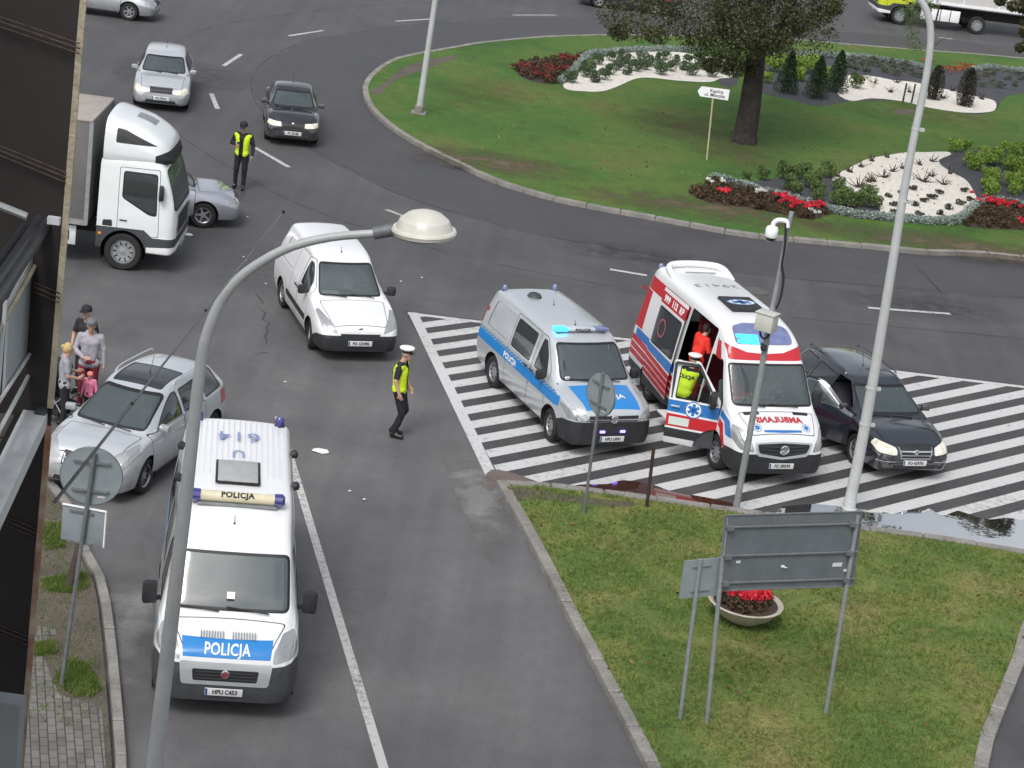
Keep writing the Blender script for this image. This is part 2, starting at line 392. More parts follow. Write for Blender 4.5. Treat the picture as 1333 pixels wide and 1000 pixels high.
    def proj(s, me, org, right, up, d, off=.005):
        """Wraps a flat mesh onto the skin along direction d."""
        org, right, up, d = Vector(org), Vector(right), Vector(up), Vector(d).normalized(); bm = BM(); bm.from_mesh(me)
        for ax in (0, 1):
            c_ = [v.co[ax] for v in bm.verts]; lo, hi = min(c_), max(c_); k = int((hi-lo)/.05)
            for i in range(1, k+1):
                co = Vector((0, 0, 0)); co[ax] = lo+(hi-lo)*i/(k+1); no = Vector((0, 0, 0)); no[ax] = 1
                bmesh.ops.bisect_plane(bm, geom=bm.verts[:]+bm.edges[:]+bm.faces[:], plane_co=co, plane_no=no)
        bmesh.ops.triangulate(bm, faces=bm.faces[:]); bm.to_mesh(me); bm.free()
        for v in me.vertices:
            p = org+right*v.co.x+up*v.co.y; h = s.bvh.ray_cast(p-d*3, d)
            v.co = (h[0]-d*off) if h[0] is not None else p
        me.update()
        if len(me.polygons) and sum(p_.normal.dot(d)*p_.area for p_ in me.polygons) > 0: me.flip_normals()
        return me
    def text(s, txt, size, org, right, up, d, m, name='lettering', bold=.008, off=.006, parent=None, space=1.05, sx=1.):
        me = text_mesh(txt, size, bold, space=space, sx=sx); s.proj(me, org, right, up, d, off); return new_obj(name, me, m, parent or s.root)
    def shape(s, pts, org, right, up, d, m, name='marking', off=.004, sub=.12, parent=None):
        bm = BM(); vs = [bm.verts.new((p[0], p[1], 0)) for p in pts]; es = [bm.edges.new((vs[i], vs[(i+1) % len(vs)])) for i in range(len(vs))]
        bmesh.ops.triangle_fill(bm, edges=es, use_beauty=True)
        for ax in (0, 1):
            lo = min(p[ax] for p in pts); hi = max(p[ax] for p in pts); k = int((hi-lo)/sub)
            for i in range(1, k+1):
                co = Vector((0, 0, 0)); co[ax] = lo+(hi-lo)*i/(k+1); no = Vector((0, 0, 0)); no[ax] = 1
                bmesh.ops.bisect_plane(bm, geom=bm.verts[:]+bm.edges[:]+bm.faces[:], plane_co=co, plane_no=no)
        me = bpy.data.meshes.new(name); bm.to_mesh(me); bm.free(); s.proj(me, org, right, up, d, off)
        return new_obj(name, me, m, parent or s.root, 60)
    def finish(s):
        s.obj = link('body', s.bm, s.m, s.root, 32); return s.obj
FRONTV = dict(right=(0, -1, 0), up=(0, 0, 1), d=(1, 0, 0))
def wheels(root, pos, r, wdt, hw, rimm, spokes=5, kind='alloy', steer=0):
    for x in pos:
        for sg in (1, -1):
            bm = BM(); w2 = wdt/2; rr = r*.66
            lathe(bm, [(rr, -w2*.7), (rr+.02, -w2), (r*.93, -w2), (r, -w2*.75), (r, w2*.75), (r*.93, w2), (rr+.02, w2), (rr, w2*.7)], 32, Matrix.Rotation(R(-90*sg), 4, 'X'))
            t = link('wheel', bm, RUB, root, 40); t.location = (x, sg*(hw-w2-.03), r)
            if steer and x == pos[0]: t.rotation_euler = (0, 0, steer)
            bm = BM(); mt = Matrix.Rotation(R(-90*sg), 4, 'X')
            o = w2*.55
            lathe(bm, [(rr+.005, w2*.7), (rr-.012, w2*.78), (rr-.03, w2*.3), (rr*.55, 0), (0, .0)], 30, mt)
            link('rim', bm, PLAST if kind == 'alloy' else rimm, t, 40)
            bm = BM()
            if kind == 'alloy':
                for k in range(spokes):
                    a = 2*math.pi*k/spokes; m4 = mt @ Matrix.Rotation(a, 4, 'Z'); w_ = .05 if spokes < 8 else .026
                    v = box(bm, .03, rr-.005, -w_/2, w_/2, o-.05, o-.01, m4)
                lathe(bm, [(.07, o-.05), (.065, o), (0, o+.006)], 16, mt)
                lathe(bm, [(rr+.004, w2*.72), (rr-.008, w2*.82), (rr-.03, w2*.6)], 30, mt)
            else:
                lathe(bm, [(rr-.005, o-.03), (rr*.8, o+.012), (rr*.45, o-.01), (.06, o+.004), (0, o+.01)], 24, mt)
                for k in range(10):
                    m4 = mt @ Matrix.Rotation(2*math.pi*k/10, 4, 'Z'); box(bm, rr*.55, rr*.82, -.014, .014, o+.0, o+.012, m4, mi=1)
            link('wheel_cover' if kind != 'alloy' else 'spokes', bm, [rimm, GAP], t, 35)
def mirror(root, x, y, z, m, big=False, h=None):
    for sg in (1, -1):
        bm = BM(); w_, h_ = (.20, .34) if big else (.19, .13)
        if h: h_ = h
        blob_r = None
        box(bm, -.06, .05, 0, w_, -h_/2, h_/2, bev=.035)
        box(bm, -.01, .03, -.10, .04, -h_*.3-.03, -h_*.3+.03)
        bmesh.ops.scale(bm, vec=(1, sg, 1), verts=bm.verts); bmesh.ops.recalc_face_normals(bm, faces=bm.faces)
        o = link('wing_mirror', bm, m, root, 30); o.location = (x, sg*y, z); o.rotation_euler = (0, 0, sg*R(12))
        bm = BM(); box(bm, .045, .054, .02, w_-.02, -h_/2+.02, h_/2-.02); bmesh.ops.scale(bm, vec=(1, sg, 1), verts=bm.verts); link('mirror_glass', bm, CHROME, o, 30)
def plate(root, x, z, txt, tilt=0., y=0., w=.52):
    bm = BM(); box(bm, -.012, 0, -w/2, w/2, -.057, .057, bev=.004); p = link('number_plate', bm, PLATEW, root, 30); p.location = (x, y, z); p.rotation_euler = (0, tilt, 0)
    bm = BM(); box(bm, -.0145, -.0125, w/2-.036, w/2-.004, -.05, .05); link('plate_band', bm, PLATEB, p, None)
    me = text_mesh(txt, .095, .003, space=1.0, sx=.82*w/.52)
    for v in me.vertices: v.co = Vector((-.0155, -v.co.x+(-.015), v.co.y))
    new_obj('plate_number', me, INK, p)
    return p
def interior(root, xd, zd, hw, rows, zf=.42, wheel_y=-.38, zseat=.75, dashd=.45):
    bm = BM(); box(bm, xd, xd+dashd, -hw+.05, hw-.05, zf+.1, zd, bev=.05); link('dashboard', bm, INT, root, 30)
    bm = BM(); pts = [(0, .185*math.cos(t), .185*math.sin(t)) for t in [2*math.pi*k/20 for k in range(21)]]; tube(bm, pts, .014, 6, False)
    box(bm, -.01, .01, -.17, .17, -.02, .02); box(bm, -.2, 0, -.03, .03, -.03, .03); o = link('steering_wheel', bm, INT, root, 30); o.location = (xd+dashd+.10, wheel_y, zd+.05); o.rotation_euler = (0, R(-28), 0)
    for x in rows:
        for y in (-.38, .38):
            bm = BM(); box(bm, 0, .5, -.25, .25, zseat-.16, zseat, bev=.05); m4 = Matrix.Translation((.5, 0, zseat-.08)) @ Matrix.Rotation(R(14), 4, 'Y')
            box(bm, -.06, .08, -.25, .25, 0, .58, m4, bev=.05); box(bm, -.03, .06, -.13, .13, .60, .78, m4, bev=.035)
            o = link('seat', bm, SEATM, root, 30); o.location = (x, y, 0)
    bm = BM(); x1 = max(rows)+1.0 if rows else xd+2
    box(bm, xd, x1, -hw+.06, hw-.06, zf-.03, zf); link('floor', bm, INT, root, None)
def wipers(root, pts):
    for a, b in pts:
        bm = BM(); tube(bm, [a, b], .011, 6); link('wiper', bm, PLAST, root, 30)
def antenna(root, x, y, z, h=.28, lean=.12):
    bm = BM(); lathe(bm, [(.02, 0), (.012, .03), (0, .035)], 8); tube(bm, [(0, 0, .02), (lean, 0, h)], .005, 6); o = link('aerial', bm, PLAST, root, 30); o.location = (x, y, z)
def place(root, x, y, a):          # a: heading in degrees, front bumper centre at x, y
    root.location = (x, y, .012); root.rotation_euler = (0, 0, R(a+180))
def handle(root, x, y, z, m, parent=None):
    for sg in (1, -1):
        bm = BM(); box(bm, -.09, .09, 0, .03, -.014, .014, bev=.01); o = link('door_handle', bm, m, root, 30); o.location = (x, sg*y-(0 if sg > 0 else .03), z)
def ringmark(name, root, x, y, z, r, m, parent=None):
    bm = BM(); lathe(bm, [(r, 0), (r, .012), (r*.82, .018), (r*.78, .006), (0, .006)], 22, Matrix.Rotation(R(-90), 4, 'Y')); o = link(name, bm, m, parent or root, 40); o.location = (x, y, z); return o
# ---- passenger cars
def car(name, label, L, hw, H, m, wb, fo, wr=.31, kind='wagon', rimm=None, spokes=5, wkind='alloy', plate_txt='PO 1234', lamp=None, grille='bar', hoodz=None, glass=None, xw=None, xt=None, group=None, bump=None, zpl=.42, mirm=None, rails=None, open_door=False, glassroof=False):
    root = thing(name, label, 'car', group=group); xw = xw or .245*L; xt = xt or .42*L; hz = hoodz or .78; bz = .625*H; glass = glass or GLASS
    zc = [(0, .60), (.02, .66), (.08, .71), (.2, hz), (xw*.6, hz+.14), (xw, bz+.03), (xw+.03, bz+.05), (xt, H-.09), (xt+.25, H-.02), (.56*L, H)]
    if kind == 'wagon': zc += [(.72*L, H-.025), (.86*L, H-.09), (L-.42, H-.16), (L-.28, H-.29), (L-.10, bz+.08), (L-.03, bz-.10), (L, .62)]
    elif kind == 'hatch': zc += [(.82*L, H-.07), (L-.45, H-.18), (L-.15, bz+.05), (L-.03, bz-.1), (L, .6)]
    else: zc += [(.68*L, H-.06), (.73*L, H-.12), (.845*L, bz+.07), (.87*L, bz+.05), (L-.12, bz+.01), (L-.03, bz-.1), (L, .6)]
    zs = [(0, .50), (.05, .56), (.2, hz-.12), (xw*.6, hz+.02), (xw, bz-.03), (L*.6, bz), (L-.3, bz+.02), (L-.06, bz-.12), (L, .52)]
    zt = [(x, z-(.035 if x < xw or (kind == 'sedan' and x > .84*L) else .05)) for x, z in zc]; zt[0] = (0, .56)
    T = dict(zc=zc, zs=zs, zt=zt,
        zb=[(0, .30), (.1, .22), (.5, .2), (L-.5, .22), (L-.1, .28), (L, .36)], zm=[(0, .45), (.3, .52), (L-.3, .55), (L, .48)],
        wb=[(0, hw*.60), (.06, hw*.76), (.2, hw*.88), (.6, hw*.95), (L-.5, hw*.95), (L-.1, hw*.86), (L, hw*.72)],
        wm=[(0, hw*.64), (.05, hw*.78), (.15, hw*.88), (.35, hw*.955), (.8, hw), (L-.7, hw), (L-.2, hw*.93), (L-.05, hw*.84), (L, hw*.76)],
        ws=[(0, hw*.62), (.05, hw*.75), (.15, hw*.84), (.35, hw*.91), (.8, hw*.945), (L-.7, hw*.94), (L-.2, hw*.86), (L-.05, hw*.8), (L, hw*.73)],
        wt=[(0, hw*.56), (.1, hw*.68), (.4, hw*.77), (xw, hw*.80), (xw+.1, hw*.79), (xt, hw*.655), (xt+.3, hw*.67), (.7*L, hw*.66)]+([(L-.4, hw*.6), (L-.1, hw*.72), (L, hw*.66)] if kind != 'sedan' else [(.74*L, hw*.62), (.86*L, hw*.76), (L, hw*.68)]))
    b = Body(root, T, m)
    # windscreen, side windows, rear window
    zt_ = H-.115; wl = hw*.80-.02; wu = hw*.66-.01
    b.window([(-wl, bz+.06), (wl, bz+.06), (wu, zt_), (-wu, zt_)], 'F', glass, 'windscreen', .03, .09, thr=.2, rngx=(xw-.05, xt+.12))
    za, zb_ = bz+.045, H-.135
    xB = .53*L; xC = .73*L
    b.window([(xw+.33, za), (xB-.04, za), (xB-.06, zb_), (xt+.16, zb_)], 'L' if open_door else 'R', GLASSD, 'window', .022, .05, both=not open_door)
    if kind == 'sedan':
        b.window([(xB+.04, za), (.735*L, za), (.69*L, zb_-.03), (xB+.03, zb_)], 'R', GLASSD, 'window', .022, .05, both=True)
        b.window([(-hw*.66, bz+.10), (hw*.66, bz+.10), (hw*.55, H-.16), (-hw*.55, H-.16)], 'B', GLASSD, 'rear_window', .03, .08, thr=.2, rngx=(.6*L, .9*L))
    else:
        b.window([(xB+.04, za), (xC-.03, za), (xC-.06, zb_), (xB+.03, zb_)], 'R', GLASSD, 'window', .022, .05, both=True)
        if kind == 'wagon': b.window([(xC+.04, za), (L-.42, za+.02), (L-.56, zb_-.03), (xC+.02, zb_)], 'R', GLASSD, 'window', .022, .05, both=True)
        b.window([(-hw*.66, bz+.10), (hw*.66, bz+.10), (hw*.56, H-.22), (-hw*.56, H-.22)], 'B', GLASSD, 'rear_window', .03, .08, thr=.2)
    # front end
    if lamp is None: lamp = [(.40*hw, .575), (.42*hw, hz-.10), (.70*hw, hz-.055), (.90*hw, hz-.03), (.95*hw, .60), (.80*hw, .56)]
    b.take('headlight', rnd(lamp, .03), 'F', LENS if bump != 'lit' else LENSON, thr=.08, rngx=(0, .75), both=True)
    if grille == 'bar':
        b.take('grille', rnd([(-.38*hw, .575), (.38*hw, .575), (.40*hw, hz-.045), (-.40*hw, hz-.045)], .02), 'F', PLAST, thr=.1, rngx=(0, .5))
    elif grille == 'shield':
        g = b.take('grille', rnd([(-.36*hw, .50), (.36*hw, .50), (.42*hw, hz-.045), (-.42*hw, hz-.045)], .02), 'F', PLAST, thr=.05, rngx=(0, .5))
    b.take('lower_grille', rnd([(-.55*hw, .27), (.55*hw, .27), (.5*hw, .37), (-.5*hw, .37)], .02), 'F', PLAST, thr=.1, rngx=(0, .5))
    b.take('tail_light', rnd([(hw*.62, .72), (hw*1.0, .72), (hw*.95, bz), (hw*.66, bz)], .03), 'B', REDL, thr=.12, both=True)
    # doors and bonnet
    xd0 = xw+.02; 
    if glassroof: b.window([(xt+.06, -.54*hw), (xt+.06, .54*hw), (xt+.95, .56*hw), (xt+.95, -.56*hw)], 'T', GLASSD, 'glass_roof', .02, .06, thr=.5)
    if not open_door: b.door([(xd0+.06, .27), (xB-.01, .27), (xB, bz+.035), (xd0+.04, bz+.035)], 'R', both=True)
    else:
        b.door([(xd0+.06, .27), (xB-.01, .27), (xB, bz+.035), (xd0+.04, bz+.035)], 'L')
        dp = [(xd0+.06, .27), (xB-.01, .27), (xB, bz+.06), (xB-.03, H-.10), (xt+.10, H-.10), (xw+.25, bz+.045), (xd0+.05, bz+.02)]
        swing(b, dp, [(xw+.33, za), (xB-.05, za), (xB-.07, zb_), (xt+.16, zb_)], xd0+.06, hw*.97, 38, 'open front passenger door', m, mat('pinkish_door_lining', (.42, .34, .34), .6), CHROME)
    rear_arch = fo+wb-.40
    b.door([(xB+.005, .27), (rear_arch+.02, .27), (xC-.02, .62), (xC, bz+.035), (xB+.01, bz+.035)], 'R', both=True)
    b.door([(.13, -.70*hw), (.13, .70*hw), (xw-.02, .78*hw), (xw-.02, -.78*hw)], 'T', name='bonnet', thr=.4, r=.05)
    for xx in (fo, fo+wb): b.arch(xx, wr+.005, wr+.065)
    b.take('sill_trim', [(fo+.42, .18), (fo+wb-.42, .18), (fo+wb-.42, .27), (fo+.42, .27)], 'R', PLASTG, thr=-.2, both=True)
    b.finish()
    wheels(root, (fo, fo+wb), wr, .205, hw, rimm or ALU, spokes, wkind)
    mirror(root, xw+.42, hw*.93, bz+.09, mirm or m); handle(root, xB-.16, hw*.975, bz-.13, m); handle(root, xC-.25, hw*.97, bz-.12, m)
    interior(root, xw+.12, bz+.02, hw*.88, (xt+.22, .62*L), zseat=.58, zf=.3)
    wipers(root, [((xw+.0, .05, bz+.06), (xw+.06, .55, bz+.10)), ((xw+.0, -.45, bz+.06), (xw+.02, .0, bz+.085))])
    plate(root, -.012, zpl, plate_txt); bm = BM(); box(bm, L-.002, L+.01, -.26, .26, .50, .61); link('rear_plate', bm, PLATEW, root)
    if rails:
        for sg in (1, -1):
            bm = BM(); z0 = H-.06; ps = smooth_line([(xt+.35, sg*hw*.645, z0), (xt+.45, sg*hw*.645, z0+.06), (.62*L, sg*hw*.65, z0+.075), (L-.75, sg*hw*.625, z0+.045), (L-.62, sg*hw*.615, z0-.01)], 5)
            tube(bm, ps, .014, 8); link('roof_rail', bm, rails, root, 40)
    antenna(root, L*.58, 0, H-.012)
    b.root = root; b.hz = hz; b.bz = bz; b.hw = hw; b.H = H; b.xw = xw; b.xt = xt
    return root, b
VIEWS['X'] = ((0, 0, 0), (1, 0, 0), (0, 0, 1))
def zone(b, name, poly, m, parent=None, cond=None, off=0.): return b.take(name, poly, 'X', m, parent, thr=-1, cond=cond, off=off)
def van_tables(L, hw, H, zc, zs, wt, zb=.24, low=.97):
    zt = [(x, z-.05) for x, z in zc]; zt[0] = (0, zc[0][1]-.04)
    return dict(zc=zc, zs=zs, zt=zt, wt=wt, zb=[(0, zb+.04), (.15, zb), (.6, zb), (L-.3, zb+.03), (L, zb+.12)], zm=[(0, .5), (.4, .62), (L, .66)],
        wb=[(0, hw*.70), (.05, hw*.82), (.2, hw*.91), (.6, hw*low), (L-.1, hw*low), (L, hw*.93)],
        wm=[(0, hw*.72), (.04, hw*.82), (.12, hw*.90), (.3, hw*.965), (.7, hw), (L-.12, hw), (L-.03, hw*.98), (L, hw*.95)],
        ws=[(0, hw*.68), (.05, hw*.79), (.15, hw*.87), (.4, hw*.93), (1.0, hw*.96), (L-.12, hw*.96), (L-.03, hw*.945), (L, hw*.92)])
def beacon(root, x, y, z, on=False, r=.055, h=.13, name='beacon'):
    bm = BM(); lathe(bm, [(r*1.1, 0), (r*1.1, .03), (0, .03)], 14); o = link(name, bm, PLAST, root, 40); o.location = (x, y, z)
    bm = BM(); lathe(bm, [(r, .03), (r*.95, h*.8), (r*.6, h), (0, h)], 14); link('beacon_lens', bm, BLUEON if on else (BLUEG if r > .07 else BLUEP), o, 40)
def lightbar(root, x, z, hw, txt, col, on_side=0, txt_m=None, dep=.16, h=.12):
    bm = BM(); box(bm, -dep/2, dep/2, -hw*.5, hw*.5, .035, h, bev=.03); o = link('light_bar', bm, col, root, 30); o.location = (x, 0, z)
    bm = BM(); box(bm, -.05, .05, -hw*.9, hw*.9, 0, .034); link('light_bar_mount', bm, GALV, o, 30)
    for sg in (1, -1):
        bm = BM(); box(bm, -dep/2-.01, dep/2+.01, sg*hw*.51 if sg > 0 else -hw, hw if sg > 0 else -hw*.51, .036, h+.004, bev=.04); link('blue_lens', bm, BLUEON if sg == on_side else BLUEP, o, 30)
    me = text_mesh(txt, h*.85, .004, space=1.1)
    for v in me.vertices: v.co = Vector((-dep/2-.003, -v.co.x, .036+(h-.036)/2+v.co.y))
    new_obj('lettering', me, txt_m or INK, o)
    return o
# ---- police transporter with blue hood
def build_transporter():
    root = thing('police_van', 'silver police van with blue hood and lit light bar parked on the striped area', 'police van')
    L, hw, H = 4.9, .952, 1.97
    zc = [(0, .84), (.02, .91), (.07, .97), (.2, 1.04), (.55, 1.12), (.92, 1.18), (.96, 1.20), (1.70, 1.82), (1.95, 1.91), (2.5, 1.96), (3.2, 1.97), (4.5, 1.95), (4.72, 1.90), (4.85, 1.78), (4.9, 1.62)]
    zs = [(0, .72), (.07, .82), (.2, .93), (.55, 1.02), (.92, 1.09), (1.3, 1.13), (4.9, 1.12)]
    wt = [(0, .58), (.1, .68), (.3, .74), (.92, .79), (1.0, .785), (1.7, .70), (2.1, .72), (4.5, .70), (4.9, .66)]
    b = Body(root, van_tables(L, hw, H, zc, zs, wt), P_LSILVER, ridge=.04, railr=.07)
    wr = .335; fo, wb = .92, 3.0
    for xx in (fo, fo+wb): b.arch(xx, wr+.01, wr+.075, lip=PLAST if False else None)
    b.window([(-.755, 1.22), (.755, 1.22), (.665, 1.79), (-.665, 1.79)], 'F', GLASS, 'windscreen', .03, .08, thr=.2, rngx=(.9, 1.8))
    b.window([(1.38, 1.16), (2.02, 1.16), (2.0, 1.76), (1.88, 1.76), (1.62, 1.50)], 'R', GLASSD, 'window', .02, .04, both=True)
    b.window([(2.26, 1.17), (3.25, 1.17), (3.25, 1.76), (2.26, 1.76)], 'R', GLASSD, 'window', .02, .07, both=True)
    b.take('stamped_panel', rnd([(3.42, 1.19), (4.52, 1.19), (4.44, 1.74), (3.42, 1.74)], .08), 'R', P_LSILVER, thr=.1, off=-.012, both=True)
    b.window([(-.62, 1.2), (.62, 1.2), (.56, 1.72), (-.56, 1.72)], 'B', GLASSD, 'rear_window', .03, .08)
    # blue foil: hood and side stripe with a checked upper edge
    b.take('bonnet', [(.08, -.58), (.08, .58), (.5, .62), (.90, .64), (.90, -.64), (.5, -.62)], 'T', B_BLUE, thr=.4)
    b.text('POLICJA', .20, (.44, 0, 1.1), (0, -1, 0), (1, 0, .25), (0, 0, -1), W_FOIL, bold=.003, sx=1.0)
    b.text('POLICJA', .15, (.30, -.0, 1.0), (0, -1, 0), (1, 0, .25), (0, 0, -1), W_FOIL, bold=.0) if False else None
    for v in 'RL':
        b.take('blue_side_stripe', [(.62, .86), (.80, .82), (4.86, .82), (4.86, 1.02), (.80, 1.02), (.66, 1.04)], v, B_BLUE, thr=.1)
    zone(b, 'front_bumper', [(-.1, .1), (.62, .1), (.62, .60), (.40, .70), (.0, .745), (-.1, .745)], PLAST)
    b.take('grille', rnd([(-.52, .75), (.52, .75), (.54, .865), (-.54, .865)], .02), 'F', PLAST, thr=.1, rngx=(-1, .4))
    for y0 in ((.545, .675), ): b.take('headlight', rnd([(.55, .755), (.56, .87), (.80, .96), (.93, .95), (.90, .76)], .03), 'F', LENS, thr=.06, rngx=(-1, .6), both=True)
    bm = BM(); tube(bm, [(b.f and .012, 0, 0), (-.005, -.0, 0)], .001, 4); bm.free()
    me = bpy.data.meshes.new('chrome_strip'); bm = BM(); 
    for i in range(24):
        y0, y1 = -.80+1.6*i/24, -.80+1.6*(i+1)/24
        bm.faces.new([bm.verts.new(p) for p in ((y0, -.014, 0), (y1, -.014, 0), (y1, .014, 0), (y0, .014, 0))])
    bm.to_mesh(me); bm.free(); b.proj(me, (0, 0, .79), (0, 1, 0), (0, 0, 1), (1, 0, 0), .01); new_obj('chrome_strip', me, CHROME, root)
    ringmark('front_emblem', root, -.02, 0, .80, .085, CHROME); me = text_mesh('W', .10, .006)
    for v in me.vertices: v.co = Vector((-.036, -v.co.x, .80+v.co.y))
    new_obj('emblem_letter', me, CHROME, root)
    for y in (.22, -.22):
        bm = BM(); box(bm, -.03, .0, y-.055, y+.055, .52, .57, bev=.008); link('blue_flasher', bm, BLUELED, root, 30)
    b.door([(1.28, .30), (2.10, .30), (2.12, 1.83), (1.90, 1.83), (1.30, 1.28)], 'R', both=True)
    b.door([(2.14, .30), (3.32, .30), (3.34, 1.84), (2.15, 1.84)], 'R', name='sliding_door', both=True)
    b.take('sill_trim', [(1.36, .2), (3.5, .2), (3.5, .30), (1.36, .30)], 'R', PLAST, thr=-.3, both=True)
    b.take('tail_light', rnd([(.74, .8), (.96, .8), (.93, 1.5), (.78, 1.5)], .03), 'B', REDL, thr=.1, both=True)
    b.finish(); wheels(root, (fo, fo+wb), wr, .22, hw, STEELW, kind='steel', steer=R(-6))
    # checked strip above the stripe, and side lettering
    for sg, v in ((1, 'R'), (-1, 'L')):
        bm = BM()
        for row in range(2):
            for i in range(52):
                if (i+row) % 2: continue
                x0 = .82+i*.076; z0 = 1.024+row*.028
                bm.faces.new([bm.verts.new(p) for p in ((x0, z0, 0), (x0+.076, z0, 0), (x0+.076, z0+.028, 0), (x0, z0+.028, 0))])
        me = bpy.data.meshes.new('checked_strip'); bm.to_mesh(me); bm.free(); b.proj(me, (0, 0, 0), (1, 0, 0), (0, 0, 1), (0, -sg, 0), .004); new_obj('checked_strip', me, B_BLUE, root)
        b.text('POLICJA', .17, (3.1, 0, .915), (-sg, 0, 0), (0, 0, 1), (0, -sg, 0), W_FOIL, bold=.006)
    mirror(root, 1.42, .95, 1.22, PLAST, h=.2); handle(root, 2.0, .955, 1.09, PLAST); handle(root, 2.3, .955, 1.09, PLAST)
    interior(root, .98, 1.18, .9, (1.75, 2.9), zseat=.95, zf=.5)
    wipers(root, [((.94, .1, 1.215), (1.02, .65, 1.27)), ((.94, -.5, 1.215), (1.0, .05, 1.26))])
    plate(root, -.03, .40, 'HPU U041', y=.0)
    lightbar(root, 1.98, 1.90, .60, 'POLICJA', mat('light_bar_white', (.5, .53, .58), .3), on_side=1, dep=.22, h=.10)
    beacon(root, 4.55, .60, 1.90); beacon(root, 4.60, -.58, 1.90)
    bm = BM(); lathe(bm, [(.16, 0), (.17, .03), (.13, .09), (.05, .12), (0, .12)], 18); o = link('roof_vent', bm, PLASTG, root, 40); o.location = (4.0, .15, 1.93); o.scale = (1.1, .9, 1)
    antenna(root, 2.25, 0, 1.945, .10, .05); antenna(root, 3.45, -.05, 1.96, .12, .05)
    bm = BM(); box(bm, 0, .01, -.05, .05, 0, .06); o = link('windscreen_sticker', bm, PLATEW, root); o.location = (1.0, .62, 1.26); o.rotation_euler = (0, R(48), 0)
    return root, b
# ---- white police van
def build_police_box_van():
    root = thing('police_van', 'white high-roofed police van with blue front band and POLICJA roof bar nearest the camera', 'police van')
    L, hw, H = 5.4, 1.025, 2.5
    zc = [(0, .80), (.02, .90), (.07, 1.02), (.2, 1.12), (.60, 1.33), (.64, 1.36), (1.23, 2.05), (1.29, 2.12), (1.44, 2.21), (1.9, 2.37), (2.5, 2.47), (3.0, 2.5), (5.15, 2.49), (5.3, 2.43), (5.38, 2.3), (5.4, 2.1)]
    zs = [(0, .66), (.1, .82), (.3, .98), (.60, 1.16), (1.0, 1.22), (5.4, 1.22)]
    wt = [(0, .62), (.1, .72), (.3, .78), (.60, .84), (.7, .84), (1.24, .80), (1.6, .79), (2.2, .80), (5.1, .80), (5.4, .74)]
    b = Body(root, van_tables(L, hw, H, zc, zs, wt, zb=.28), P_WHITE, ridge=.05, railr=.09)
    fo, wb, wr = .95, 3.45, .34
    for xx in (fo, fo+wb): b.arch(xx, wr+.01, wr+.085)
    b.window([(-.84, 1.375), (.84, 1.375), (.795, 2.03), (-.795, 2.03)], 'F', GLASS, 'windscreen', .035, .09, thr=.2, rngx=(.55, 1.4))
    b.window([(1.0, 1.27), (1.86, 1.27), (1.84, 1.95), (1.46, 1.98)], 'R', GLASSD, 'window', .02, .05, both=True)
    b.window([(2.2, 1.3), (3.2, 1.3), (3.2, 1.95), (2.2, 1.95)], 'R', GLASSD, 'window', .02, .07, both=True)
    b.window([(3.5, 1.3), (4.8, 1.3), (4.8, 1.95), (3.5, 1.95)], 'R', GLASSD, 'window', .02, .07, both=True)
    b.take('blue_band', [(-.60, .955), (.60, .955), (.63, 1.15), (-.63, 1.15)], 'F', B_BLUE, thr=.05, rngx=(-1, .55))
    b.take('headlight', rnd([(.64, .90), (.64, 1.03), (.76, 1.20), (.92, 1.22), (.99, 1.0), (.93, .93)], .04), 'F', LENS, thr=.04, rngx=(-1, .75), both=True)
    b.take('grille', rnd([(-.44, .62), (.44, .62), (.46, .80), (-.46, .80)], .03), 'F', PLAST, thr=.1, rngx=(-1, .4))
    b.take('front_panel', rnd([(-.60, .56), (.60, .56), (.64, .90), (-.64, .90)], .05), 'F', P_LSILVER, thr=.06, rngx=(-1, .4))
    zone(b, 'front_bumper', [(-.1, .1), (.62, .1), (.62, .84), (.3, .90), (.0, .86), (-.1, .86)], PLASTG)
    for i in range(3):
        bm = BM(); box(bm, -.012, .01, -.42, .42, .655+.05*i, .665+.05*i); link('grille_bar', bm, PLASTG, root)
    ringmark('front_emblem', root, -.012, 0, .74, .062, CHROME); ringmark('emblem_disc', root, -.03, 0, .74, .045, mat('dull_red_enamel', (.25, .06, .07), .3))
    b.text('POLICJA', .165, (0, 0, 1.052), m=W_FOIL, bold=.003, **FRONTV)
    for y in (-.22, .22):     # blue-white vents under the windscreen
        bm = BM()
        for i in range(9): box(bm, .24, .36, y-.16+i*.038, y-.145+i*.038, -.004, .005)
        o = None; me = bpy.data.meshes.new('vent_grid'); bm.to_mesh(me); bm.free(); o = new_obj('vent_grid', me, GALV, root); o.location = (.02, 0, 1.06); o.rotation_euler = (0, R(-26), 0)
    b.door([(.98, .34), (1.96, .34), (1.98, 1.98), (1.40, 2.0), (.98, 1.36)], 'R', both=True)
    b.door([(2.02, .34), (3.35, .34), (3.35, 2.1), (2.02, 2.1)], 'R', name='sliding_door', both=True)
    b.door([(.12, -.60), (.12, .60), (.57, .80), (.57, -.80)], 'T', name='bonnet', thr=.3)
    b.take('side_guard', [(1.5, .45), (3.9, .45), (3.9, .62), (1.5, .62)], 'R', PLASTG, thr=-.1, off=.015, both=True)
    for sg in (1, -1): b.take('blue_side_stripe', [(.7, .95), (5.3, .95), (5.3, 1.15), (.8, 1.15)], 'R' if sg > 0 else 'L', B_BLUE, thr=.1)
    b.finish(); wheels(root, (fo, fo+wb), wr, .225, hw, STEELW, kind='steel')
    mirror(root, 1.05, 1.03, 1.42, PLAST, big=True)
    interior(root, .74, 1.36, .95, (1.6, 2.9, 3.9), zseat=1.0, zf=.6)
    wipers(root, [((.62, .15, 1.385), (.66, .75, 1.43)), ((.62, -.55, 1.385), (.66, .05, 1.44))])
    plate(root, -.02, .47, 'HPU C453')
    # roof: ribs, hatch, number, light bar, marker lamps
    bm = BM()
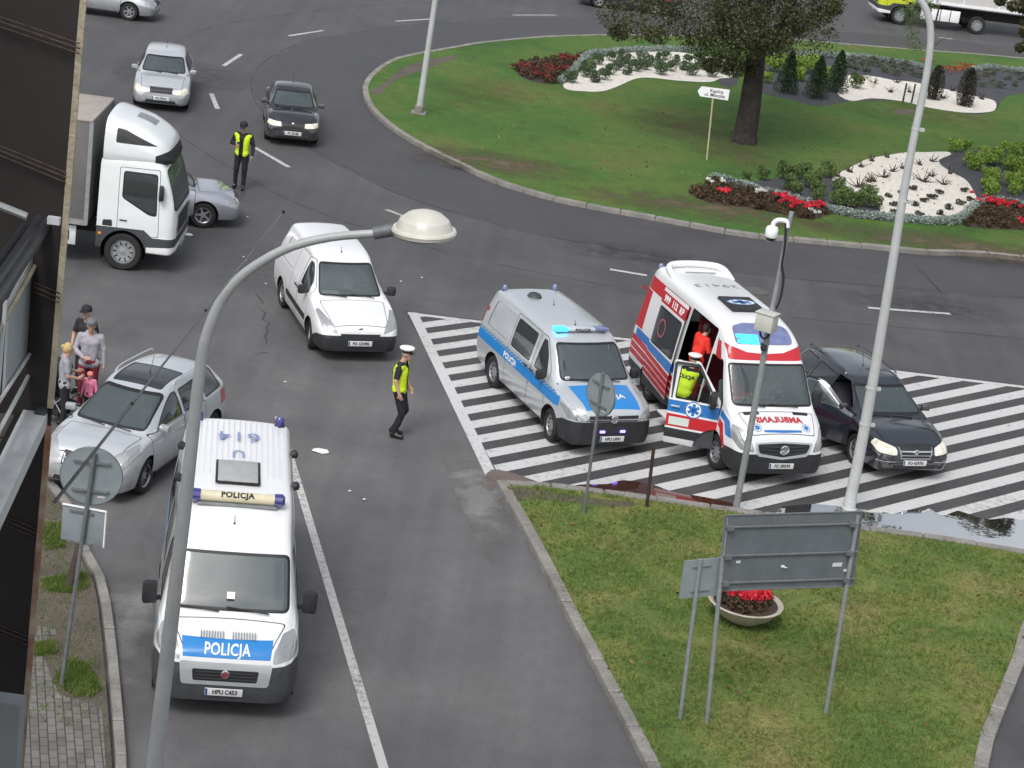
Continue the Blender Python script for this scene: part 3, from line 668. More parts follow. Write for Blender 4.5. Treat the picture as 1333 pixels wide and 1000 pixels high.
    for k in range(-8, 9):
        if abs(k)*.085 > .69: continue
        box(bm, 2.9, 5.1, k*.085-.012, k*.085+.012, 2.46-.03*(k*.085/.8)**2, 2.514-.055*(k*.085/.8)**2)
    link('roof_ribs', bm, P_WHITE, root, 30)
    bm = BM(); box(bm, -.40, .40, -.30, .30, 0, .05, bev=.03); o = link('roof_hatch', bm, mat('hatch_grey', (.36, .37, .37), .5, var=.1), root, 30); o.location = (2.98, .0, 2.495)
    bm = BM(); box(bm, -.43, .43, -.33, .33, 0, .03, bev=.02); link('hatch_seal', bm, SEAL, o, 30)
    b.text('614', .36, (4.38, 0, 2.6), (0, 1, 0), (-1.35, 0, 0), (0, 0, -1), mat('faded_blue_foil', (.22, .27, .48), .5, var=.15), name='roof_number', bold=.001, off=.04, sx=1.2)
    b.text('U', .30, (3.68, 0, 2.6), (0, 1, 0), (-1.3, 0, 0), (0, 0, -1), mat('faded_blue_foil', (.30, .36, .55)), name='roof_letter', bold=.002, off=.032)
    cream = mat('aged_cream_plastic', (.62, .57, .40), .35, var=.1)
    o = thing('light_bar', None, None); o.parent = root; o.location = (2.05, 0, 2.40); o.scale = (.95, .95, .95)
    bm = BM(); tube(bm, [(0, -.56, .11), (0, .56, .11)], .085, 18); link('bar_housing', bm, cream, o, 40)
    bm = BM(); box(bm, -.10, -.05, -.60, .60, .0, .035); box(bm, .02, .06, -.60, .60, .0, .035); link('bar_mount', bm, GALV, o, 30)
    for sg in (1, -1):
        bm = BM(); lathe(bm, [(.1, 0), (.105, .12), (.06, .16), (0, .16)], 18, Matrix.Translation((0, sg*.56, .11)) @ Matrix.Rotation(R(-90*sg), 4, 'X')); link('blue_lens', bm, BLUEG, o, 40)
    me = finer(text_mesh('POLICJA', .125, .006, space=1.1))
    for v in me.vertices:
        a = math.pi*.5+.75-v.co.y/.087; v.co = Vector((.088*math.cos(a)*1.0, -v.co.x, .11+.088*math.sin(a)))
    new_obj('lettering', me, INK, o)
    for y, on in ((.64, 0), (-.64, 0)): beacon(root, 5.1, y, 2.46, r=.075, h=.16)
    for x in (2.85, 4.1):
        for sg in (1, -1):
            bm = BM(); lathe(bm, [(.06, 0), (.07, .07), (.03, .10), (0, .1)], 12, Matrix.Rotation(R(-70*sg), 4, 'X')); o2 = link('marker_lamp', bm, PLAST, root, 40); o2.location = (x, sg*.82, 2.40)
            bm = BM(); tube(bm, [(0, 0, 0), (.02, -sg*.12, .05), (-.16, -sg*.14, .03)], .008, 6); link('lamp_cable', bm, PLAST, o2, 40)
    antenna(root, 1.62, .02, 2.27, .13, .03)
    bm = BM(); box(bm, 0, .008, -.055, .055, 0, .10); o = link('windscreen_card', bm, W_FOIL, root); o.location = (.735, .0, 1.53); o.rotation_euler = (0, R(40), 0)
    return root, b
# ---- white panel van
def build_panel_van():
    root = thing('panel_van', 'plain white delivery van with black bumper driving toward the camera', 'van')
    L, hw, H = 4.50, .905, 1.86
    zc = [(0, .62), (.02, .70), (.08, .79), (.25, .89), (.75, 1.02), (.98, 1.09), (1.02, 1.11), (1.80, 1.69), (2.0, 1.77), (2.5, 1.84), (3, 1.86), (4.15, 1.84), (4.36, 1.76), (4.47, 1.60), (4.50, 1.4)]
    zs = [(0, .56), (.08, .66), (.25, .80), (.75, .97), (1.2, 1.04), (4.50, 1.06)]
    wt = [(0, .52), (.1, .62), (.3, .68), (.98, .73), (1.05, .725), (1.78, .60), (2.1, .62), (4.2, .61), (4.50, .57)]
    b = Body(root, van_tables(L, hw, H, zc, zs, wt, zb=.22), P_WHITE, ridge=.05, railr=.08)
    fo, wb, wr = .925, 2.73, .315
    for xx in (fo, fo+wb): b.arch(xx, wr+.005, wr+.07)
    b.window([(-.70, 1.125), (.70, 1.125), (.58, 1.665), (-.58, 1.665)], 'F', GLASS, 'windscreen', .03, .08, thr=.2, rngx=(.95, 1.9))
    b.window([(1.42, 1.08), (2.1, 1.08), (2.06, 1.60), (1.90, 1.60), (1.5, 1.30)], 'R', GLASSD, 'window', .02, .05, both=True)
    zone(b, 'front_bumper', [(-.1, .1), (.56, .1), (.56, .44), (.34, .55), (.0, .60), (-.1, .60)], PLAST)
    b.take('upper_grille', rnd([(-.42, .585), (.42, .585), (.44, .64), (-.44, .64)], .01), 'F', PLAST, thr=.05, rngx=(-1, .3))
    b.take('headlight', rnd([(.50, .64), (.55, .80), (.78, .97), (.86, .95), (.80, .72)], .04), 'F', LENS, thr=.03, rngx=(-1, .75), both=True)
    b.take('side_moulding', rnd([(1.35, .48), (3.1, .50), (3.1, .62), (1.35, .60)], .02), 'R', PLAST, thr=0, off=.012, both=True)
    b.take('stamped_panel', rnd([(2.9, 1.12), (3.95, 1.12), (3.85, 1.60), (2.95, 1.60)], .08), 'R', P_WHITE, thr=.1, off=-.012, both=True)
    b.door([(1.28, .28), (2.16, .28), (2.18, 1.66), (1.90, 1.68), (1.26, 1.20)], 'R', both=True)
    b.door([(2.20, .28), (2.86, .28), (2.88, 1.66), (2.2, 1.68)], 'R', name='sliding_door', both=True)
    b.door([(.09, -.60), (.09, .60), (.96, .71), (.96, -.71)], 'T', name='bonnet', thr=.4, r=.05)
    b.window([(-.56, 1.12), (-.05, 1.12), (-.05, 1.6), (-.5, 1.6)], 'B', GLASSD, 'rear_window', .02, .05, both=True)
    b.take('tail_light', rnd([(.72, .8), (.92, .8), (.86, 1.25), (.74, 1.25)], .03), 'B', REDL, thr=.1, both=True)
    b.finish(); wheels(root, (fo, fo+wb), wr, .205, hw, STEELW, kind='steel', steer=R(-10))
    bm = BM(); blob(bm, (.0, 0, 0), (.015, .06, .05), 12); o = link('front_emblem', bm, CHROME, root, 40); o.location = (.045, 0, .73)
    mirror(root, 1.42, .90, 1.16, PLAST, h=.2); handle(root, 2.06, .905, .98, PLAST); handle(root, 2.3, .905, .98, PLAST)
    interior(root, 1.06, 1.10, .84, (1.8,), zseat=.75, zf=.4)
    wipers(root, [((.98, .1, 1.13), (1.05, .62, 1.17)), ((.98, -.5, 1.13), (1.05, .0, 1.18))])
    plate(root, -.02, .44, 'PO 1DH96'); antenna(root, 2.1, .02, 1.785, .12, .05)
    bm = BM(); box(bm, 0, .25, -.2, .2, 0, .012); o = link('dashboard_paper', bm, W_FOIL, root); o.location = (1.20, .40, 1.115)
    return root, b
# ---- ambulance
def star_of_life(cx=0, cy=0, r=1.):
    bm = BM()
    for k in range(3):
        a = R(60*k); d = Vector((math.sin(a), math.cos(a), 0)); n = Vector((d.y, -d.x, 0)); c = Vector((cx, cy, .0005*k))
        bm.faces.new([bm.verts.new(c+d*r*s1+n*r*.26*s2) for s1, s2 in ((1, 1), (1, -1), (-1, -1), (-1, 1))])
    return bm
def emblem(b, org, right, up, d, r, parent=None, off=.006, loc=None):
    """White disc with a blue six-armed star."""
    bm = BM(); c = [bm.verts.new((r*math.cos(t), r*math.sin(t), 0)) for t in [2*math.pi*k/20 for k in range(20)]]; bm.faces.new(c)
    me = bpy.data.meshes.new('emblem_disc'); bm.to_mesh(me); bm.free()
    bm = star_of_life(0, 0, r*.70); me2 = bpy.data.meshes.new('six_arm_star'); bm.to_mesh(me2); bm.free()
    bm = BM(); A = [bm.verts.new((r*.99*math.cos(t), r*.99*math.sin(t), 0)) for t in [2*math.pi*k/20 for k in range(20)]]; B = [bm.verts.new((v.co.x*.88, v.co.y*.88, 0)) for v in A]
    for k in range(20): bm.faces.new((A[k], A[(k+1) % 20], B[(k+1) % 20], B[k]))
    me3 = bpy.data.meshes.new('emblem_ring'); bm.to_mesh(me3); bm.free()
    for m_, o_, mt in ((me, off, W_FOIL), (me2, off+.004, A_BLUE), (me3, off+.004, A_BLUE)):
        if b: b.proj(m_, org, right, up, d, o_)
        else:
            for v in m_.vertices: v.co = Vector(org)+Vector(right)*v.co.x+Vector(up)*v.co.y-Vector(d)*o_
        new_obj(m_.name, m_, mt, parent or b.root)
def build_ambulance():
    root = thing('ambulance', 'white ambulance with red and blue stripes, side door and front door open', 'ambulance')
    L, hw, H = 5.91, .997, 2.74
    zc = [(0, .86), (.02, .96), (.07, 1.05), (.25, 1.18), (.66, 1.36), (.70, 1.39), (1.34, 2.11), (1.39, 2.17), (1.48, 2.25), (1.62, 2.44), (1.85, 2.58), (2.2, 2.67), (2.7, 2.72), (3.2, 2.74), (5.45, 2.74), (5.72, 2.66), (5.86, 2.45), (5.91, 2.2)]
    zs = [(0, .70), (.1, .86), (.3, 1.02), (.66, 1.18), (1.0, 1.24), (5.91, 1.24)]
    wt = [(0, .62), (.1, .72), (.3, .80), (.66, .88), (.75, .88), (1.36, .83), (1.5, .80), (2.0, .76), (2.6, .75), (5.5, .74), (5.91, .68)]
    b = Body(root, van_tables(L, hw, H, zc, zs, wt, zb=.26), P_WHITE, ridge=.05, railr=.13)
    fo, wb, wr = 1.0, 3.665, .345
    for xx in (fo, fo+wb): b.arch(xx, wr+.01, wr+.085)
    b.window([(-.86, 1.405), (.86, 1.405), (.82, 2.08), (-.82, 2.08)], 'F', GLASS, 'windscreen', .035, .08, thr=.2, rngx=(.6, 1.5))
    b.take('red_front_band', [(-.79, 2.125), (.79, 2.125), (.80, 2.37), (.40, 2.25), (0, 2.23), (-.40, 2.25), (-.80, 2.37)], 'F', B_RED, thr=.1, rngx=(1.2, 1.8))
    b.take('beacon_lens', rnd([(-.62, 2.38), (.62, 2.38), (.60, 2.60), (.30, 2.645), (-.30, 2.645), (-.60, 2.60)], .08), 'F', BLUEP, thr=.02, rngx=(1.45, 2.4), off=.01)
    for v in 'RL':
        sgn = -1 if v == 'R' else 1
        b.window([(1.12, 1.27), (1.92, 1.27), (1.90, 1.93), (1.52, 1.96)], v, GLASSD, 'window', .02, .05) if v == 'L' else None
        b.take('red_top_band', [(1.98, 2.18), (5.75, 2.18), (5.72, 2.46), (1.98, 2.46)] if v == 'L' else [(3.52, 2.18), (5.75, 2.18), (5.72, 2.46), (3.52, 2.46)], v, B_RED, thr=.1)
    b.take('red_pillar_band', [(1.62, 2.02), (1.90, 2.02), (2.0, 2.30), (1.86, 2.34)], 'R', B_RED, thr=.1)
    # sliding door: the skin of its opening, moved back along the side
    fs = cut(b.bm, rnd([(2.10, .34), (3.42, .34), (3.42, 2.50), (2.10, 2.50)], .06), 'R', .05)
    sb = lift(b.bm, fs)
    def sub(src, name, poly, m, parent, thr=-1, off=0.):
        f = cut(src, poly, 'R', thr)
        return link(name, lift(src, f, off), m, parent, 30) if f else None
    sd_ = bpy.data.objects.new('sliding_door', None); COL.objects.link(sd_); sd_.parent = root; sd_.location = (1.36, .085, 0); sd_['label'] = 'open sliding door pushed back along the side'
    fs = cut(sb, rnd([(2.16, 1.30), (3.37, 1.30), (3.37, 2.12), (2.16, 2.12)], .07), 'R', -1); wb_ = lift(sb, fs)
    gi = cut(wb_, rnd([(2.19, 1.33), (3.34, 1.33), (3.34, 2.09), (2.19, 2.09)], .05), 'R', -1); gw = link('window', lift(wb_, gi), GLASSD, sd_, 40); link('window_seal', wb_, SEAL, gw, 30)
    sub(sb, 'lower_trim', [(2.0, .30), (3.5, .30), (3.5, .60), (2.0, .46)], PLASTG, sd_)
    sub(sb, 'blue_stripe', [(2.0, 1.02), (3.5, 1.12), (3.5, 1.28), (2.0, 1.24)], A_BLUE, sd_); 
    sub(sb, 'red_top_band', [(2.0, 2.18), (3.5, 2.18), (3.5, 2.42), (2.0, 2.42)], B_RED, sd_)
    b.text('999  112  RP', .19, (2.76, 0, 2.30), (-1, 0, 0), (0, 0, 1), (0, -1, 0), W_FOIL, bold=.010, parent=sd_)
    for i in range(4): sub(sb, 'red_slash', [(2.0, .98-.125*i), (3.5, 1.11-.125*i), (3.5, 1.005-.125*i), (2.0, .87-.125*i)], B_RED, sd_)
    link('door_panel', sb, P_WHITE, sd_, 30)
    b.proj  # red figure ring on the glass is a small round sticker
    me = bpy.data.meshes.new('round_sticker'); bm = BM(); A = [bm.verts.new((.20*math.cos(t), .20*math.sin(t), 0)) for t in [2*math.pi*k/24 for k in range(24)]]; B = [bm.verts.new(v.co*.78) for v in A]
    for k in range(24): bm.faces.new((A[k], A[(k+1) % 24], B[(k+1) % 24], B[k]))
    bm.to_mesh(me); bm.free(); b.proj(me, (3.0, 0, 1.72), (-1, 0, 0), (0, 0, 1), (0, -1, 0), .008); new_obj('round_sticker', me, mat('faded_red_sticker', (.35, .10, .10), .4), gw)
    # front right door swung open
    fs = cut(b.bm, rnd([(1.02, .34), (2.02, .34), (2.04, 2.02), (1.55, 2.06), (1.02, 1.36)], .05), 'R', .05); fb = lift(b.bm, fs)
    hx, hy = 1.02, .99; dr = bpy.data.objects.new('front_door', None); COL.objects.link(dr); dr.parent = root; dr.location = (hx, hy, 0); dr.rotation_euler = (0, 0, R(62)); dr['label'] = 'open front door with round star emblem'
    fs = cut(fb, rnd([(1.12, 1.27), (1.92, 1.27), (1.90, 1.93), (1.52, 1.96)], .05), 'R', -1); g0 = lift(fb, fs); gi = cut(g0, rnd(inset([(1.12, 1.27), (1.92, 1.27), (1.90, 1.93), (1.52, 1.96)], .022), .04), 'R', -1)
    parts = [('window', lift(g0, gi), CLEARG), ('window_seal', g0, SEAL)]
    for nm, pl, m_ in (('blue_stripe', [(.9, .98), (2.2, 1.0), (2.2, 1.23), (.9, 1.23)], A_BLUE), ('red_stripe', [(.9, .70), (2.2, .70), (2.2, .96), (.9, .94)], B_RED), ('lower_trim', [(.9, .47), (2.2, .47), (2.2, .66), (.9, .66)], PLAST)):
        f = cut(fb, pl, 'R', -1); parts.append((nm, lift(fb, f), m_))
    parts.append(('door_panel', fb, P_WHITE))
    inner = BM(); box(inner, 1.06, 2.0, .88, .955, .36, 1.24); 
    for a, c in (((1.06, .93, 1.24), (1.55, .90, 2.0)), ((1.55, .90, 2.0), (2.0, .90, 1.98)), ((1.98, .93, 1.24), (2.0, .90, 1.98))): tube(inner, [a, c], .028, 6)
    parts.append(('door_lining', inner, PLASTG))
    for nm, q, m_ in parts:
        for v in q.verts: v.co -= Vector((hx, hy, 0))
        o = link(nm, q, m_, dr, 30)
    emblem(b, (1.52, 0, 1.10), (-1, 0, 0), (0, 0, 1), (0, -1, 0), .17, dr, .01)
    for o in list(dr.children):
        if o.name.startswith(('emblem', 'six_arm')): o.data.transform(Matrix.Translation((-hx, -hy, 0)))
    bm = BM(); box(bm, -.09, .09, 0, .03, -.015, .015, bev=.01); o = link('door_handle', bm, P_WHITE, dr, 30); o.location = (.86, .012, 1.13)
    bm = BM(); box(bm, .55, .95, .0, .012, .74, .90); link('door_sign', bm, mat('pale_sign', (.6, .66, .62), .4), dr)
    bm = BM(); box(bm, -.07, .06, .0, .22, -.17, .17, bev=.04); o = link('wing_mirror', bm, PLAST, dr, 30); o.location = (.14, .04, 1.42)
    bm = BM(); box(bm, .075, .085, .03, .20, -.14, .14); link('mirror_glass', bm, CHROME, o, 30)
    # left side stripes, front
    b.take('blue_stripe', [(1.0, 1.0), (5.6, 1.05), (5.6, 1.28), (1.0, 1.22)], 'L', A_BLUE, thr=.1)
    b.take('red_stripe', [(.95, .64), (5.6, .6), (5.6, 1.0), (.95, .96)], 'L', B_RED, thr=.1)
    b.take('blue_stripe', [(3.44, 1.05), (5.7, 1.10), (5.7, 1.28), (3.44, 1.24)], 'R', A_BLUE, thr=.1)
    b.take('lower_trim', [(3.44, .2), (5.95, .2), (5.95, .58), (3.44, .50)], 'R', PLASTG, thr=-.2)
    for i in range(3): b.take('red_slash', [(3.44, .98-.15*i-.125), (5.85, 1.12-.15*i-.125), (5.85, 1.12-.15*i), (3.44, .98-.15*i)], 'R', B_RED, thr=.1)
    b.take('red_rear_panel', [(5.45, 1.30), (5.9, 1.30), (5.86, 2.16), (5.45, 2.16)], 'R', B_RED, thr=.1)
    b.take('red_fender_stripe', [(.42, .62), (.56, .62), (.80, 1.02), (1.0, 1.06), (1.0, .92), (.90, .88), (.70, .60)], 'R', B_RED, thr=.0)
    b.take('blue_fender_stripe', [(.38, .86), (.62, .86), (.78, 1.06), (1.0, 1.10), (1.0, 1.24), (.6, 1.14)], 'R', A_BLUE, thr=.0)
    b.take('headlight', rnd([(.62, .74), (.66, .90), (.80, 1.12), (.93, 1.14), (.97, .90), (.88, .76)], .04), 'F', LENS, thr=.03, rngx=(-1, .7), both=True)
    b.take('grille', rnd([(-.50, .72), (.0, .64), (.50, .72), (.56, .90), (0, .93), (-.56, .90)], .05), 'F', PLAST, thr=.1, rngx=(-1, .4))
    b.take('grille_surround', rnd([(-.53, .66), (.0, .59), (.53, .66), (.62, .93), (0, .965), (-.62, .93)], .05), 'F', P_LSILVER, thr=.06, rngx=(-1, .4))
    b.take('blue_bonnet_band', [(.14, -.40), (.12, 0), (.14, .40), (.185, .40), (.175, 0), (.185, -.40)], 'T', A_BLUE, thr=.2)
    zone(b, 'front_bumper', [(-.1, .1), (.62, .1), (.62, .66), (.3, .70), (.0, .70), (-.1, .70)], PLAST)
    for sg in (1, -1): b.take('bonnet_vent', rnd([(.56, sg*.36), (.56, sg*.68), (.635, sg*.70), (.635, sg*.36)], .02), 'T', PLAST, thr=.3)
    b.door([(.10, -.66), (.10, .66), (.63, .80), (.63, -.80)], 'T', name='bonnet', thr=.3)
    b.door([(1.02, .34), (2.02, .34), (2.04, 2.02), (1.55, 2.06), (1.02, 1.36)], 'L', gap=.012)
    b.window([(-.70, 1.35), (-.06, 1.35), (-.06, 2.0), (-.66, 2.0)], 'B', GLASSD, 'rear_window', .02, .06, both=True)
    b.finish(); wheels(root, (fo, fo+wb), wr, .23, hw, STEELW, kind='steel', steer=R(4))
    for z in (.72, .79, .86):
        bm = BM(); tube(bm, [(-.006, -.46, z+.01), (-.012, 0, z-.02), (-.006, .46, z+.01)], .010, 6); link('grille_bar', bm, PLASTG, root, 40)
    ringmark('front_emblem', root, -.03, 0, .80, .10, CHROME); bm = BM()
    for a in (90, 210, 330): tube(bm, [(-.045, 0, .80), (-.045, .085*math.cos(R(a)), .80+.085*math.sin(R(a)))], .010, 6)
    link('emblem_star', bm, CHROME, root, 40)
    # mirrored lettering on the bonnet, figures on the red band
    b.text('AMBULANS', .20, (.41, 0, 1.2), (0, 1, 0), (1, 0, .35), (0, 0, -1), B_RED, bold=.010, sx=.92)
    for y in (.52, -.52): emblem(b, (.235, y, 1.1), (0, -1, 0), (1, 0, .3), (0, 0, -1), .085)
    b.text('999  112  RP', .21, (3.9, 0, 2.32), (1, 0, 0), (0, 0, 1), (0, 1, 0), W_FOIL, bold=.012)
    b.text('29413', .26, (4.2, 0, 2.9), (0, 1, 0), (-1, 0, 0), (0, 0, -1), GALV, name='roof_number', bold=.0, off=.006, sx=1.5)
    bm = BM(); box(bm, -.40, .40, -.36, .36, 0, .075, bev=.03); o = link('roof_hatch', bm, PLAST, root, 30); o.location = (2.95, -.02, 2.72)
    emblem(None, (2.95, -.02, 2.795), (0, -1.9, 0), (1, 0, 0), (0, 0, -1), .17, root, .003)
    bm = BM(); tube(bm, [(5.05, .35, 2.745), (5.0, .15, 2.76), (5.0, -.15, 2.76), (5.05, -.35, 2.745)], .012, 6); link('roof_cable', bm, GALV, root, 40)
    ps = smooth_line([(4.75, .66, 2.62), (5.3, .62, 2.76), (5.45, .3, 2.80), (5.45, -.3, 2.80), (5.3, -.62, 2.76), (4.75, -.66, 2.62)], 6)
    bm = BM(); tube(bm, ps, [.03]+[.075]*(len(ps)-2)+[.03], 10); link('roof_spoiler', bm, P_WHITE, root, 50)
    for sg in (1, -1): beacon(root, 5.72, sg*.62, 2.58, r=.06, h=.13)
    bm = BM(); box(bm, -.06, .06, -.03, .03, 0, .05); o = link('corner_lamp', bm, REDL, root, 30); o.location = (5.85, .86, 2.1)
    # lit halves of the front beacon
    for y0 in (.12,):
        for k in range(2): b.shape(rnd([(y0, -.035), (y0+.46, -.02), (y0+.46, .035), (y0, .035)], .015), (0, 0, 2.42+.075*k), (0, 1, 0), (0, 0, 1), (1, 0, 0), BLUEON, 'lit_strip', .022)
    # inside
    RI = mat('red_cabin_lining', (.16, .02, .03), .6, var=.25); GI = mat('pale_cabin_lining', (.45, .47, .47), .6)
    bm = BM(); box(bm, 2.1, 5.8, -.92, .92, .58, .62); link('floor', bm, PLASTG, root)
    bm = BM(); box(bm, 2.12, 2.16, -.90, .20, .62, 2.35); link('partition', bm, RI, root)
    bm = BM(); box(bm, 2.2, 3.9, -.84, -.80, .62, 2.3); link('cabin_wall', bm, RI, root); 
    bm = BM(); box(bm, 3.5, 3.54, -.80, .55, .62, 2.3); link('cabinet', bm, RI, root)
    bm = BM(); box(bm, 2.4, 3.0, -.79, -.3, 1.5, 2.1, bev=.03); link('equipment_locker', bm, GI, root, 30)
    bm = BM(); box(bm, 2.45, 3.05, -.7, -.2, .62, 1.1, bev=.05); box(bm, 2.95, 3.1, -.7, -.2, 1.0, 1.7, bev=.04); link('attendant_seat', bm, SEATM, root, 30)
    bm = BM(); box(bm, 2.14, 3.40, .78, .94, .36, .44, bev=.02); link('entry_step', bm, GALV, root, 30)
    bm = BM(); box(bm, 2.2, 3.3, 1.0, 1.28, .28, .32, bev=.01); link('folding_step', bm, W_FOIL, root, 30)
    interior(root, .80, 1.38, .93, (1.35,), zseat=1.0, zf=.6)
    mirror(root, 1.16, 1.02, 1.42, PLAST, big=True)
    for o in [c for c in root.children if c.name.startswith('wing_mirror') and c.location.y > 0]:
        for q in list(o.children): bpy.data.objects.remove(q)
        bpy.data.objects.remove(o)
    wipers(root, [((.68, .2, 1.415), (.72, .78, 1.46)), ((.68, -.5, 1.415), (.72, .1, 1.46))])
    plate(root, -.02, .47, 'PO 5RR99')
    for y in (-.86, .86):
        bm = BM(); blob(bm, (0, 0, 0), (.05, .035, .035), 10); o = link('marker_lamp', bm, LENS, root, 40); o.location = (1.95, y*.92, 2.35)
    return root, b
# ---- lorries
def truck(name, label, cabm, boxm, sidem, fo=1.15, wb=3.9, boxx=(2.0, 8.2), hw=1.17, deflector=True, plate_txt='PZ 4K127', boxz=(1.0, 3.44), tanks=False, frame=None, cat='lorry'):
    root = thing(name, label, cat)
    zc = [(0, 1.45), (.03, 1.62), (.10, 1.86), (.26, 2.36), (.32, 2.50), (.48, 2.60), (.8, 2.64), (1.72, 2.66), (1.78, 2.58)]
    zt = [(x, z-.06) for x, z in zc]
    T = dict(zc=zc, zt=zt, zs=[(0, 1.28), (.1, 1.42), (.4, 1.52), (1.78, 1.56)], zb=[(0, .52), (.1, .46), (1.78, .46)], zm=[(0, .9), (1.78, 1.0)],
        wb=[(0, hw*.82), (.06, hw*.93), (.2, hw*.99), (1.78, hw)], wm=[(0, hw*.83), (.06, hw*.93), (.2, hw*.99), (1.78, hw)],
        ws=[(0, hw*.80), (.08, hw*.92), (.25, hw*.975), (1.78, hw*.985)], wt=[(0, hw*.78), (.1, hw*.88), (.3, hw*.90), (1.78, hw*.91)])
    b = Body(root, T, cabm, ridge=.03, railr=.10)
    b.arch(fo, .44, .52, depth=.4)
    b.window([(-hw*.88, 1.50), (hw*.88, 1.50), (hw*.83, 2.44), (-hw*.83, 2.44)], 'F', GLASS, 'windscreen', .04, .10, thr=.15, rngx=(-1, .45))
    dw = [(.43, 1.36), (.62, 1.38), (1.25, 1.72), (1.25, 2.34), (.47, 2.34)]
    for v in 'RL': b.window(dw, v, GLASSD, 'window', .03, .07)
    zone(b, 'front_bumper', [(-.1, .4), (.62, .4), (.62, .62), (.2, .66), (-.1, .66)], W_FOIL)
    zone(b, 'lower_trim', [(-.1, .66), (.2, .66), (.62, .62), (.62, .4), (1.9, .4), (1.9, 1.0), (.7, 1.02), (.5, .86), (-.1, .86)], PLASTG)
    b.take('grille', rnd([(-.75, .9), (.75, .9), (.7, 1.36), (-.7, 1.36)], .04), 'F', PLAST, thr=.2, rngx=(-1, .3))
    b.take('headlight', rnd([(.62, .68), (.62, .84), (1.05, .86), (1.12, .70)], .03), 'F', LENS, thr=.05, rngx=(-1, .4), both=True)
    b.door([(.36, .88), (1.32, .88), (1.34, 2.42), (.42, 2.44)], 'R', both=True)
    for sg in (1, -1): b.take('air_intake', rnd([(1.42, 1.02), (1.66, 1.02), (1.64, 1.16), (1.44, 1.18)], .03), 'R' if sg > 0 else 'L', PLAST, thr=.1)
    b.finish(); wheels(root, (fo, fo+wb), .43, .26, hw, GALV, kind='steel')
    if deflector:
        dz = [(0, 2.70), (.03, 2.84), (.10, 2.98), (.35, 3.18), (.7, 3.36), (1.1, 3.46), (1.45, 3.53), (1.5, 3.53)]
        T2 = dict(zc=dz, zt=[(x, z-.10) for x, z in dz], zs=[(0, 2.64), (.1, 2.72), (.5, 2.95), (1.5, 3.2)], zb=[(0, 2.52), (1.5, 2.52)], zm=[(0, 2.60), (.3, 2.68), (1.5, 2.8)],
            wb=[(0, .70), (.1, .85), (.3, .98), (1.5, 1.10)], wm=[(0, .72), (.1, .87), (.3, 1.0), (1.5, 1.12)], ws=[(0, .70), (.1, .84), (.3, .96), (1.5, 1.06)], wt=[(0, .60), (.1, .74), (.3, .82), (1.5, .92)])
        d = Body(root, T2, cabm, ridge=.05, railr=.10)
        for v in 'RL': d.take('dark_side_panel', rnd([(.30, 2.94), (1.24, 2.96), (1.24, 3.28), (1.05, 3.25)], .04), v, PLAST, thr=-.2)
        zone(d, 'sun_visor', [(-.2, 2.4), (.34, 2.4), (.34, 2.74), (.0, 2.86), (-.2, 2.8)], PLAST)
        d.take('roof_flap', rnd([(.5, -.26), (.5, .26), (.95, .26), (.95, -.26)], .03), 'T', GALV, thr=.2)
        o = link('air_deflector', d.bm, cabm, root, 32)
        for c in list(root.children):
            if c.name.startswith(('dark_side_panel', 'sun_visor', 'roof_flap')): c.parent = o
        o.location = (.24, 0, 0)
    x0, x1 = boxx; z0, z1 = boxz; bw = 1.24
    bm = BM(); box(bm, x0, x1, -bw+.01, bw-.01, z0, z1-.05, bev=.01); link('cargo_box', bm, boxm, root, 30)
    bm = BM(); box(bm, x0-.01, x1+.01, -bw-.01, bw+.01, z1-.06, z1, bev=.02); link('box_roof', bm, sidem, root, 30)
    bm = BM()
    for sg in (1, -1):
        box(bm, x0-.03, x0+.06, sg*bw-.03, sg*bw+.03, z0, z1-.06); box(bm, x1-.06, x1+.03, sg*bw-.03, sg*bw+.03, z0, z1-.06); box(bm, x0, x1, sg*bw-.025, sg*bw+.025, z0-.02, z0+.10)
        for k in range(1, 4): box(bm, x0+(x1-x0)*k/4-.03, x0+(x1-x0)*k/4+.03, sg*bw-.005, sg*bw+.012, z0+.1, z1-.06)
    link('box_frame', bm, frame or GALV, root, 30)
    bm = BM(); box(bm, .8, x1-.2, -.42, .42, .62, .95); link('chassis', bm, RUB, root, None)
    bm = BM(); box(bm, x0-.16, x0-.02, -1.05, 1.05, .95, z1-.25, bev=.03); link('bulkhead', bm, PLASTG, root, 30) if not deflector else bm.free()
    for sg in (1, -1):
        bm = BM()
        if tanks:
            for k in range(4): box(bm, 2.15+k*.50, 2.60+k*.50, sg*1.10-.08, sg*1.10+.08, .42, .98, bev=.02)
        else:
            box(bm, 2.25, 2.85, sg*1.08-.03, sg*1.08+.03, .45, .90, bev=.01)
        link('side_box', bm, W_FOIL if tanks else P_TWHITE, root, 30)
    if not tanks:
        bm = BM()
        for sg in (1, -1): box(bm, 2.40, 2.70, sg*1.116-.004, sg*1.116+.004, .56, .78)
        link('box_recess', bm, GAP, root)
    mirror(root, .38, 1.12, 1.95, PLAST, big=True)
    interior(root, .25, 1.45, 1.02, (.85,), zseat=1.35, zf=.95, wheel_y=-.55)
    wipers(root, [((.02, .1, 1.50), (.08, .7, 1.62)), ((.02, -.7, 1.50), (.08, -.1, 1.62))])
    plate(root, -.02, .54, plate_txt); handle(root, 1.18, hw*.995, 1.2, PLAST)
    bm = BM(); box(bm, 1.66, 1.74, 1.12, 1.19, .80, .86, bev=.01); link('marker_lamp', bm, ORL, root)
    return root, b
